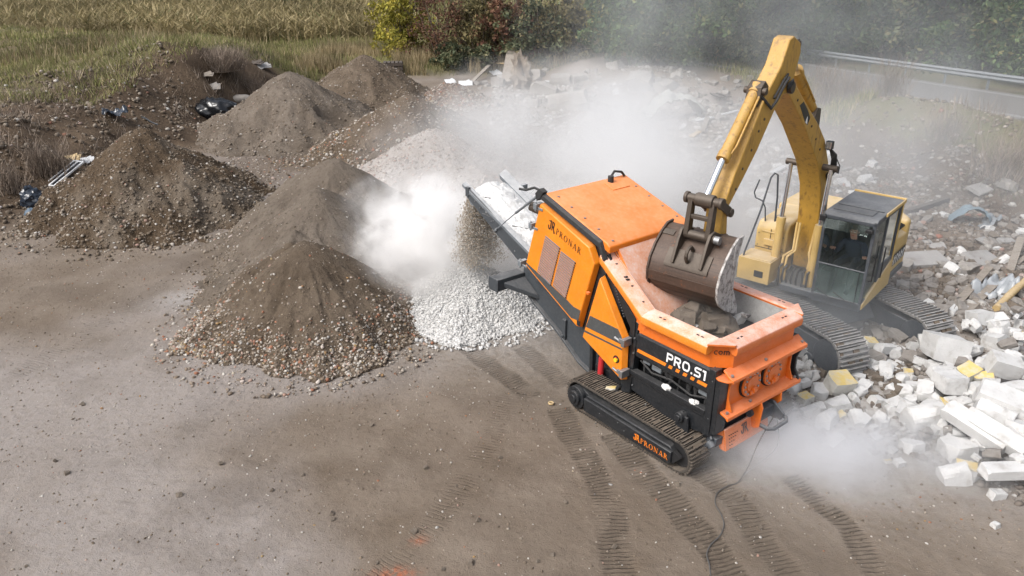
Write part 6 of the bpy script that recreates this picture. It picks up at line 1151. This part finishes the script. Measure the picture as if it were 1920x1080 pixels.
GL = [(620, 640, 270, 'S', 'long grey slab with a white upper edge right of the cab', .1), (520, 680, 95, 'P', 'pale oblong stone just below the long slab'), (655, 530, 70, 'S', 'small pale slab above the long slab', .4), (712, 552, 85, 'S', 'flat white slab next to the small pale one', 0), (795, 692, 80, 'W', 'bright white broken block right of the long slab'), (830, 655, 75, 'S', 'bluish-white slab leaning on the bright white block', 1.), (872, 690, 110, 'P', 'smooth grey stone beside the bright white block'), (965, 632, 215, 'S', 'biggest grey concrete slab lying tilted in the rubble', .4), (980, 530, 130, 'S', 'dark grey slab behind the biggest one', .7), (1100, 520, 100, 'S', 'flat grey slab near the right edge', .1), (735, 702, 60, 'G', 'grey chunk left of the bright white block'), (775, 815, 90, 'G', 'dark grey chunk in front of the slabs'), (690, 935, 130, 'G', 'wide grey chunk beside the far track'), (845, 590, 60, 'W', 'small white block behind the bluish slab'), (1175, 470, 60, 'W', 'white stone at the right edge of the rubble'), (1045, 565, 35, 'W', 'small cream stone near the big slab'), (965, 235, 150, 'S', 'big bluish slab up on the berm', .4), (1100, 225, 110, 'P', 'pale stone on the berm beside the bluish slab')]
GL2 = [(375, 940, 130, 'G', 'pale angular chunk in front of the far track'), (440, 965, 80, 'P', 'rounded chunk next to the pale angular one'), (730, 1030, 110, 'G', 'grey angular chunk behind the white ring')]
for k, q in enumerate(GL + GL2):
    a, b_, ln, kd, lb = q[:5]; p = on_ground(*Z7(a, b_)); s = ln / 3 / px_m(p); p.z += s * (.06 if kd == 'S' else .2); inst({'S': SL, 'P': PR, 'W': BL, 'G': RK}[kd][k % 3], p, s, (rb_.uniform(-.2, .2) + (.25 if kd == 'S' else 0), rb_.uniform(-.15, .15), q[5] if len(q) > 5 else rb_.uniform(0, 3)), 'concrete_slab' if kd == 'S' else 'rubble_stone', lb, 'slab' if kd == 'S' else 'rubble')
for k in range(150):
    u, v = rb_.uniform(1680, 1935), rb_.uniform(400, 600); p = on_ground(u, v); s = rb_.uniform(.08, .34); p.z += s * .15; inst((RK, PR, BR, BL)[0 if k % 5 < 3 else 1 + k % 3][k % 3], p, s, (rb_.uniform(-.5, .5), rb_.uniform(-.5, .5), rb_.uniform(0, 6)), 'rubble_stone', 'small grey stone strewn over the rubble right of the excavator', 'rubble', 'stones strewn right of the excavator')
def plank(name, label, a, b, w, t, mat, cat, za=.12, zb=.12, group=None, rnd=False, off=0):
    a = on_ground(*a); b = on_ground(*b); a.z += za; b.z += zb; m_ = (a + b) / 2; q = MB()
    if rnd: d = (b - a); q.tube([a - m_ + d * t_ + Vector((0, 0, .02 * math.sin(t_ * 7))) for t_ in (0, .25, .5, .75, 1)], [w * .5 * (1 + .08 * math.sin(i * 2.1)) for i in range(5)], 12)
    else: q.bar(a - m_, b - m_, w, t)
    o = q.build(name, mat, None, bevel=0 if rnd else .006); o.location = m_; return tag(o, label, cat, group)
plank('round_pole', 'pale yellow round pole sticking up at the right edge', (1866, 584), (1960, 520), .14, .1, M['palewood'], 'pole', .06, .55, rnd=True)
for k, (a, b, w, lb, zb) in enumerate((((1790, 578), (1850, 520), .16, 'weathered board left of the plastic sheet', .25), ((1808, 592), (1862, 546), .17, 'weathered board lying under the plastic sheet', .2), ((1892, 512), (1908, 470), .17, 'wide grey board standing up at the right edge', .35), ((1862, 495), (1915, 478), .12, 'board lying across the big grey slab', .2), ((1905, 500), (1935, 480), .10, 'thin board at the right edge behind the standing one', .2), ((1700, 402), (1775, 380), .16, 'long half-buried beam right of the cab', .1))):
    plank('board', lb, a, b, w, .035 if k < 5 else .14, M['wood'] if k < 5 else M['darkwood'], 'board', .06, zb, 'boards in the rubble')
for k, (a, b, w, lb, mt) in enumerate((((1307, 231), (1336, 225), .22, 'bright white strip in the dust left of the arm', 'whiteplastic'), ((1348, 221), (1384, 212), .12, 'thin white strip beside the bright one', 'whiteplastic'), ((1316, 252), (1326, 226), .20, 'grey board slanting down from the white strip', 'wood'), ((1296, 262), (1310, 252), .20, 'pale log end in the dust', 'palewood'), ((1334, 180), (1352, 206), .20, 'dark board leaning on the debris bank', 'darkwood'), ((1344, 180), (1366, 204), .18, 'second dark board beside the leaning one', 'darkwood'), ((1350, 180), (1368, 175), .22, 'flat board across the two dark ones', 'wood'), ((1196, 214), (1222, 196), .34, 'grey beam beside the crumpled sheet', 'wood'), ((920, 122), (946, 137), .12, 'pale pole pointing up from the scrap', 'palewood'), ((900, 128), (930, 134), .10, 'dark pole lying over the scrap', 'darkwood'), ((885, 158), (918, 140), .22, 'board leaning on the scrap beside the reddish heap', 'wood'), ((948, 158), (958, 132), .5, 'wide upright board in the scrap', 'wood'), ((1022, 156), (1040, 158), .14, 'white pipe lying before the tall dry grass', 'whiteplastic'), ((1448, 330), (1470, 318), .2, 'white board behind the handrail', 'whiteplastic'))):
    plank('board', lb, a, b, w, .06, M[mt], 'board', .12, .55 if k in (4, 5, 7, 8, 9, 10) else 1.1 if k == 11 else .12, 'boards and strips in the dusty debris')
def blob(name, label, cat, u, v, rad, sq, mat, seed, amp=.3, sub=4, up_=.4, rz=0., crease=0):
    p = on_ground(u, v); vv, f = lump(1., seed, sq, sub, amp); rs = np.random.default_rng(seed)
    if crease:
        o_ = rs.random(2) * 20; vv = [q * (1 + crease * (abs(float(fbm(math.atan2(q.y, q.x) * 3 + o_[0], q.z * 3.5 + o_[1], 4))) - .2)) for q in vv]
    b = MB(); b.add([Matrix.Rotation(rz, 3, 'Z') @ q * rad for q in vv], f); o = b.build(name, mat, None, angle=60); o.location = p + Vector((0, 0, rad * sq[2] * up_)); return tag(o, label, cat)
bg = blob('rubbish_bag', 'black tied rubbish bag at the foot of the earth bank', 'bag', 66, 387, .33, (1, .9, .95), M['plasticbag'], 31, .25, 4, .75, crease=.5)
b = MB(); vv, f = lump(.07, 8, (1, 1, 1.4), 2, .5); b.add([q + Vector((-.05, -.1, .33)) for q in vv], f); b.build('knot', M['plasticbag'], bg)
blob('rubbish_bag', 'smaller blue-grey bag below the black rubbish bag', 'bag', 64, 411, .23, (1, .9, .8), M['bluebag'], 33, .2, 4, .7, crease=.3)
blob('sack', 'brown mud-stained sack beside the black rubbish bag', 'bag', 100, 374, .22, (.9, .8, 1.15), M['brownrock'], 35, .25, 3, .7)
blob('wrapped_bale', 'bale wrapped in shiny black plastic on the overgrown bank', 'bale', 399, 156, .92, (1.05, .6, .52), M['blacktarp'], 37, .22, 4, .85, crease=.35)
blob('root_stump', 'dark tangled root stump standing before the grey-green shrub', 'stump', 978, 166, .62, (.75, .6, 1.35), M['wood'], 39, .6, 4, .8, crease=.8)
blob('stone', 'pale stone lying beside the black bale', 'stone', 448, 148, .5, (1.1, .7, .5), M['greyrock'], 41, .3, 3, .5)
def sheet_obj(name, label, cat, u, v, w, d, mat, seed, amp=.25, rz=0., nx=26, ny=18, up_=.1, arch=0.):
    p = on_ground(u, v); V = []; o_ = seed * 1.7
    for i in range(nx):
        for j in range(ny):
            x = (i / (nx - 1) - .5) * w; y = (j / (ny - 1) - .5) * d; V.append((x + .08 * float(fbm(x * 3 + o_, y * 3, 2)), y, up_ + amp * float(fbm(x * 2.2 + o_, y * 2.2, 4, .6)) + amp * .4 * abs(float(fbm(x * 6 + o_, y * 5, 3))) + arch * max(0, 1 - (2 * x / w) ** 2)))
    o = fast_mesh(name, V, [(i * ny + j, (i + 1) * ny + j, (i + 1) * ny + j + 1, i * ny + j + 1) for i in range(nx - 1) for j in range(ny - 1)], mat, None, True); o.location = p; o.rotation_euler = (0, 0, rz); k = o.modifiers.new('thick', 'SOLIDIFY'); k.thickness = .006; return tag(o, label, cat)
sheet_obj('plastic_sheet', 'crumpled translucent grey plastic sheet beside the yellow pole', 'sheet', 1862, 556, 1.0, .55, M['greyfilm'], 3, .55, .5, up_=.22)
sheet_obj('crumpled_sheet', 'crumpled grey-green sheet arched over debris in the dust', 'sheet', 1262, 222, 2.6, 1.2, flat_mat('faded_tarpaulin', (.36, .37, .34), .8), 5, .5, .1, up_=.2, arch=.7)
sheet_obj('foil_scrap', 'torn white foil scrap between the tracks and the white blocks', 'scrap', 1706, 603, .62, .34, M['whiteplastic'], 7, .4, -.5, up_=.16)
sheet_obj('dark_sheet', 'dark sheet sticking out of the dark soil heap crest', 'sheet', 219, 226, .9, .5, M['plasticbag'], 9, .4, .4, up_=.28)
sheet_obj('curved_panel', 'bent grey-blue car panel in the rubble on the right', 'scrap', 1818, 418, .95, .5, flat_mat('grey_blue_panel', (.17, .23, .27), .4), 11, .2, -.3, up_=.1, arch=.34)
sheet_obj('bent_scrap', 'dark bent panel right of the grey-blue one', 'scrap', 1845, 424, .8, .4, flat_mat('dull_steel_panel', (.20, .22, .24), .5), 13, .4, .5, up_=.08)
# the discarded window frame and scraps by the bags
p = on_ground(132, 338); wf = empty('window_frame', p, R(62), 'broken white window frame with dark panes dumped on the bank', 'window frame')
tilt = Matrix.Rotation(R(-24), 4, 'Y') @ Matrix.Translation((0, 0, .28))
b = MB()
for y in (-.20, .02, .22): b.box(-.62, .60, y - .03, y + .03, -.02, .03, 0, tilt)
for x in (-.62, .58): b.box(x - .03, x + .03, -.22, .25, -.021, .031, 0, tilt)
b.build('bars', M['whiteplastic'], wf, bevel=.006); b = MB(); b.box(-.58, .56, -.19, .21, -.005, .005, 0, tilt); b.build('panes', M['blacktarp'], wf)
for k, (u, v, w, d, mt, lb, rz) in enumerate(((137, 302, .50, .30, 'palewood', 'tan cardboard piece above the window frame', .2), (166, 306, .42, .3, 'whiteplastic', 'tangle of white plastic scraps above the window frame', .6), (82, 412, .24, .20, 'greyfilm', 'small grey tile by the blue-grey bag', .3), (104, 398, .34, .10, 'whiteplastic', 'narrow white scrap below the window frame', .9), (131, 350, .30, .16, 'whiteplastic', 'curled white scrap at the lower end of the window frame', .2), (403, 196, .7, .5, 'greyrock', 'grey paving slab dumped below the black bale', .3), (418, 203, .8, .5, 'anthra', 'dark slab beside the grey paving slab', .8), (392, 184, .7, .3, 'wood', 'tan board above the grey paving slab', .1), (492, 128, .9, .4, 'slab', 'grey slab at the tip of the overgrown bank', .4), (480, 123, .9, .3, 'darkwood', 'dark board at the tip of the overgrown bank', -.4), (851, 154, .5, .35, 'whiteplastic', 'cream scrap on the tip of the small reddish heap', .4), (873, 160, .75, .5, 'whiteplastic', 'white box-like scrap beside the small reddish heap', .1), (930, 140, .7, .5, 'whiteplastic', 'pale panel in the scrap behind the reddish heap', .7), (944, 148, .8, .5, 'slab', 'grey panel beside the pale one in the scrap', -.4))):
    p = on_ground(u, v); b = MB()
    for q in range(2): b.box(-w / 2 * (1 - .3 * q), w / 2 * (1 - .2 * q), -d / 2, d / 2 * (1 - .5 * q), .0 + .035 * q, .03 + .035 * q, 0, Matrix.Rotation(.35 + .25 * q, 4, 'X') @ Matrix.Rotation(.5 * q, 4, 'Z'))
    o = b.build('scrap_piece', M[mt], None, bevel=.004); hp = .03 if k in (5, 6, 7) else .10; o.location = p + Vector((0, 0, hp)) if k != 10 else Vector((-2.95, 37.75, H1(-2.95, 37.75) + 1.0)); o.rotation_euler = (0, 0, rz); tag(o, lb, 'scrap', 'scraps dumped along the banks')
plank('pipe', 'grey pipe lying along the ridge of the dark soil heap', (268, 232), (298, 244), .06, .06, M['anthra'], 'pipe', .25, .2, rnd=True)
# dark crate by the far heap
p = on_ground(738, 138); ct = empty('wooden_crate', p, .1, 'dark weathered wooden crate on the grass behind the farthest heap', 'crate'); b = MB()
for k in range(3): b.box(-.55, .55, -.40, -.36, .05 + k * .2, .21 + k * .2); b.box(-.55, .55, .36, .40, .05 + k * .2, .21 + k * .2); b.box(-.55, -.51, -.36, .36, .05 + k * .2, .21 + k * .2); b.box(.51, .55, -.36, .36, .05 + k * .2, .21 + k * .2)
b.build('side_boards', M['darkwood'], ct, bevel=.008); b = MB()
for k in range(5): b.box(-.54 + k * .22, -.36 + k * .22, -.38, .38, .62, .655)
b.build('lid', M['darkwood'], ct, bevel=.008)
# rings, cable, small things on the yard
def ring(label, u, v, r0, r1, mat, tilt=(0, 0, 0)):
    p = on_ground(u, v); b = MB(); b.tube([(r0 * math.cos(a), r0 * math.sin(a), 0) for a in [k * 2 * math.pi / 28 for k in range(29)]], r1, 10); o = b.build('ring', mat, None); o.location = p + Vector((0, 0, r1 + .02)); o.rotation_euler = tilt; tag(o, label, 'ring')
ring('small tan ring lying on the soil in front of the crusher track', 1033, 759, .036, .016, M['palewood']); ring('white plastic hose ring half buried behind the white blocks', 1783, 626, .17, .022, M['whiteplastic'], (.5, .3, 0))
cp = [on_ground(u, v) for u, v in ((1384, 905), (1365, 912), (1345, 925), (1341, 945), (1352, 966), (1357, 985), (1350, 1005), (1333, 1022), (1325, 1040), (1330, 1062), (1334, 1100))]
e0 = crM @ Vector((2.72, 1.45, .70)); e1 = crM @ Vector((2.60, 1.3, .35)); pts = [e0, e0 * .55 + cp[0] * .45 + Vector((0, 0, .05)), e0 * .25 + cp[0] * .75 + Vector((.02, 0, 0))] + cp
for q in pts[3:]: q.z += .012
def smooth(P, n=6):
    o = []
    for k in range(len(P) - 1):
        p0, p1, p2, p3 = P[max(k - 1, 0)], P[k], P[k + 1], P[min(k + 2, len(P) - 1)]
        for i in range(n): t = i / n; o.append(.5 * ((2 * p1) + (p2 - p0) * t + (2 * p0 - 5 * p1 + 4 * p2 - p3) * t * t + (3 * p1 - p0 - 3 * p2 + p3) * t ** 3))
    return o + [P[-1]]
b = MB(); b.tube(smooth([q - cp[0] for q in pts]), .009, 6); o = b.build('cable', M['cable'], None); o.location = cp[0]; tag(o, 'thin dark cable trailing from the crusher tow loop over the soil', 'cable')
b = MB(); P = [crM @ Vector((2.74, 1.50, .66)), crM @ Vector((2.9, 1.35, .3)), on_ground(1400, 888) + Vector((0, 0, .02)), cp[0]]; b.tube(smooth([q - cp[0] for q in P]), .006, 6); o = b.build('wire', M['rail'], None); o.location = cp[0]; tag(o, 'pale wire looping from the tow loop to the soil', 'wire')
for k in range(34):
    u, v = rb_.uniform(0, 1500), rb_.uniform(740, 1075); p = on_ground(u, v); s = rb_.uniform(.025, .085); p.z += s * .15; inst(BR[k % 3], p, s, (rb_.uniform(-1, 1), rb_.uniform(-1, 1), rb_.uniform(0, 6)), 'clod', 'small dark clod of earth lying loose on the open yard', 'clod', 'clods of earth on the yard')
# ================================================================== light, dust, view
SUN_AZ, SUN_EL = R(-68), R(48)          # azimuth of the sun measured from +y towards +x: to the left and slightly behind the camera
w = bpy.data.worlds.new('World'); SC.world = w; w.use_nodes = True; nt = w.node_tree; nt.nodes.clear()
sk = N(nt, 'ShaderNodeTexSky', sky_type='NISHITA'); sk.sun_disc = False; sk.sun_elevation = SUN_EL; sk.sun_rotation = SUN_AZ; sk.air_density = 1.0; sk.dust_density = 5.; sk.ozone_density = .6
hs = N(nt, 'ShaderNodeHueSaturation'); hs.inputs['Saturation'].default_value = .46; L(nt, sk.outputs[0], hs.inputs['Color'])
bgn = N(nt, 'ShaderNodeBackground'); bgn.inputs[1].default_value = .15; L(nt, hs.outputs[0], bgn.inputs[0]); wo = N(nt, 'ShaderNodeOutputWorld'); L(nt, bgn.outputs[0], wo.inputs[0])
sd = bpy.data.lights.new('sun', 'SUN'); sd.energy = 1.2; sd.angle = R(20); sd.color = (1, .985, .965); so = bpy.data.objects.new('sun', sd); COL.objects.link(so)
dirv = Vector((math.sin(SUN_AZ) * math.cos(SUN_EL), math.cos(SUN_AZ) * math.cos(SUN_EL), math.sin(SUN_EL))); dirv.x, dirv.y = -.80 * math.cos(SUN_EL), -.60 * math.cos(SUN_EL)
so.rotation_euler = (-dirv).to_track_quat('-Z', 'Y').to_euler(); so.location = (-20, -10, 40); sk.sun_rotation = math.atan2(dirv.x, dirv.y)
# airborne dust: soft clouds, each with its own centre, size, drift and density
def dust(name, label, c, r, dens, col=(.93, .95, .97), nsc=.55, cut=(.36, .72), soft=1.6, rot=0., aniso=.15, warp=.35):
    m, nt = new_mat(name + '_air'); tc = N(nt, 'ShaderNodeTexCoord'); gg = N(nt, 'ShaderNodeNewGeometry')
    n1 = noise(nt, gg.outputs['Position'], nsc, 5, .6, .6)
    wv = N(nt, 'ShaderNodeVectorMath', operation='MULTIPLY_ADD'); wv.inputs[1].default_value = (warp,) * 3; L(nt, n1.outputs[1], wv.inputs[0])
    sub = N(nt, 'ShaderNodeVectorMath', operation='SUBTRACT'); L(nt, tc.outputs['Object'], sub.inputs[0]); sub.inputs[1].default_value = (warp * .5,) * 3; L(nt, sub.outputs[0], wv.inputs[2])
    ln = N(nt, 'ShaderNodeVectorMath', operation='LENGTH'); L(nt, wv.outputs[0], ln.inputs[0])
    fall = mathn(nt, 'POWER', maprange(nt, ln.outputs[1], .93, 0.0), soft); d = mathn(nt, 'MULTIPLY', fall, maprange(nt, n1.outputs[0], cut[0], cut[1], .04, 1.6)); d = mathn(nt, 'MULTIPLY', d, dens)
    v = N(nt, 'ShaderNodeVolumePrincipled'); v.inputs['Color'].default_value = (*col, 1); v.inputs['Anisotropy'].default_value = aniso; L(nt, d, v.inputs['Density']); o = N(nt, 'ShaderNodeOutputMaterial'); L(nt, v.outputs[0], o.inputs['Volume'])
    bm = bmesh.new(); bmesh.ops.create_icosphere(bm, subdivisions=2, radius=1.06); me = bpy.data.meshes.new(name); bm.to_mesh(me); bm.free(); me.materials.append(m); q = bpy.data.objects.new(name, me); COL.objects.link(q); q.location = c; q.scale = r; q.rotation_euler = (0, 0, rot)
    tag(q, label, 'dust cloud', kind='stuff'); return q
dust('dust_cloud', 'dense white dust over the fresh white heap', (-1.65, 15.7, 1.3), (2.5, 2.2, 1.85), 6.0, (.985, .98, .975), 1.5, (.38, .68), 1.9, warp=.55, aniso=-.15)
dust('dust_cloud', 'dust rolling down the left side of the fresh white heap', (-2.1, 15.0, .75), (1.7, 1.4, 1.05), 2.6, (.98, .975, .97), 1.3, (.38, .66), 1.5, warp=.5)
dust('dust_cloud', 'white dust puffing out under the conveyor end', (.25, 15.8, 1.2), (1.7, 1.4, 1.5), 1.8, (.98, .975, .97), .8, (.34, .62), 1.2)
dust('dust_cloud', 'wide pale dust plume drifting back behind the crusher', (2.6, 22.2, 1.5), (7.6, 9.2, 3.0), .62, (.94, .945, .95), .42, (.38, .66), 1.15, warp=.5)
dust('dust_cloud', 'pale dust filling the air right behind the crusher', (3.4, 18.6, 1.1), (4.8, 4.4, 2.0), .62, (.96, .96, .96), .6, (.36, .66), 1.2, warp=.5)
dust('dust_cloud', 'thin dust veil rising towards the trees', (8.0, 36, 4.2), (9.5, 10, 5.2), .058, (.91, .95, .97), .28, (.34, .68), 1.0)
dust('dust_cloud', 'thin blue-grey dust hanging before the wood on the right', (17, 34, 3.0), (11, 12, 4.8), .048, (.90, .94, .98), .25, (.34, .66), 1.0)
dust('dust_cloud', 'dust hanging round the excavator tracks and cab foot', (5.2, 13.6, 1.0), (3.1, 3.1, 1.35), .42, (.92, .95, .98), .6, (.34, .66), 1.2)
dust('dust_cloud', 'dust blowing along the ground from the crusher end', (4.5, 9.45, .15), (3.2, 1.35, .80), 3.6, (.93, .94, .96), .8, (.36, .66), 1.1, -.25)
dust('dust_cloud', 'thin dust drifting over the earth berm behind the excavator', (11.5, 21.5, 1.4), (7.5, 7.8, 3.3), .165, (.92, .94, .96), .3, (.34, .66), 1.0)
dust('dust_cloud', 'puff of dust rising inside the hopper', tuple(crM @ Vector((1.55, 1.1, 1.95))), (.75, .75, .50), .9, (.95, .95, .95), 1.3, (.36, .64), 1.1)
# the curtain of fine material falling off the belt
b = MB(); rs = np.random.default_rng(77); n = 15000; t = rs.random(n) ** .85; yy = 1.08 + (rs.random(n) - .5) * .74 * (1 + .25 * t); xx = -3.84 - .34 * np.sqrt(t) + rs.normal(0, .06, n) * (1 + 2.6 * t); zz = 2.66 - 1.62 * t + rs.normal(0, .03, n)
P = np.stack([xx, yy, zz], -1); Mw = np.array(crM); P = P @ Mw[:3, :3].T + Mw[:3, 3]; V, F = stones(P, .005 + .012 * rs.random(n) ** 2.5, 1.); fs = fast_mesh('falling_crushed_stone', V, F, stone_mat('falling_stone', [(0, (.30, .25, .19)), (.6, (.42, .36, .29)), (1, (.58, .54, .48))])); fs['kind'] = 'stuff'
SC.view_settings.view_transform = 'Standard'; SC.view_settings.look = 'None'; SC.view_settings.gamma = 1; SC.view_settings.use_curve_mapping = False; SC.view_settings.exposure = .57
SC.cycles.max_bounces = 10; SC.cycles.diffuse_bounces = 2; SC.cycles.glossy_bounces = 2; SC.cycles.transmission_bounces = 3; SC.cycles.transparent_max_bounces = 8; SC.cycles.volume_bounces = 8
SC.cycles.volume_max_steps = 96; SC.cycles.volume_step_rate = 1.5; SC.cycles.use_adaptive_sampling = True; SC.cycles.adaptive_threshold = .02; SC.cycles.use_denoising = True; SC.cycles.caustics_reflective = False; SC.cycles.caustics_refractive = False
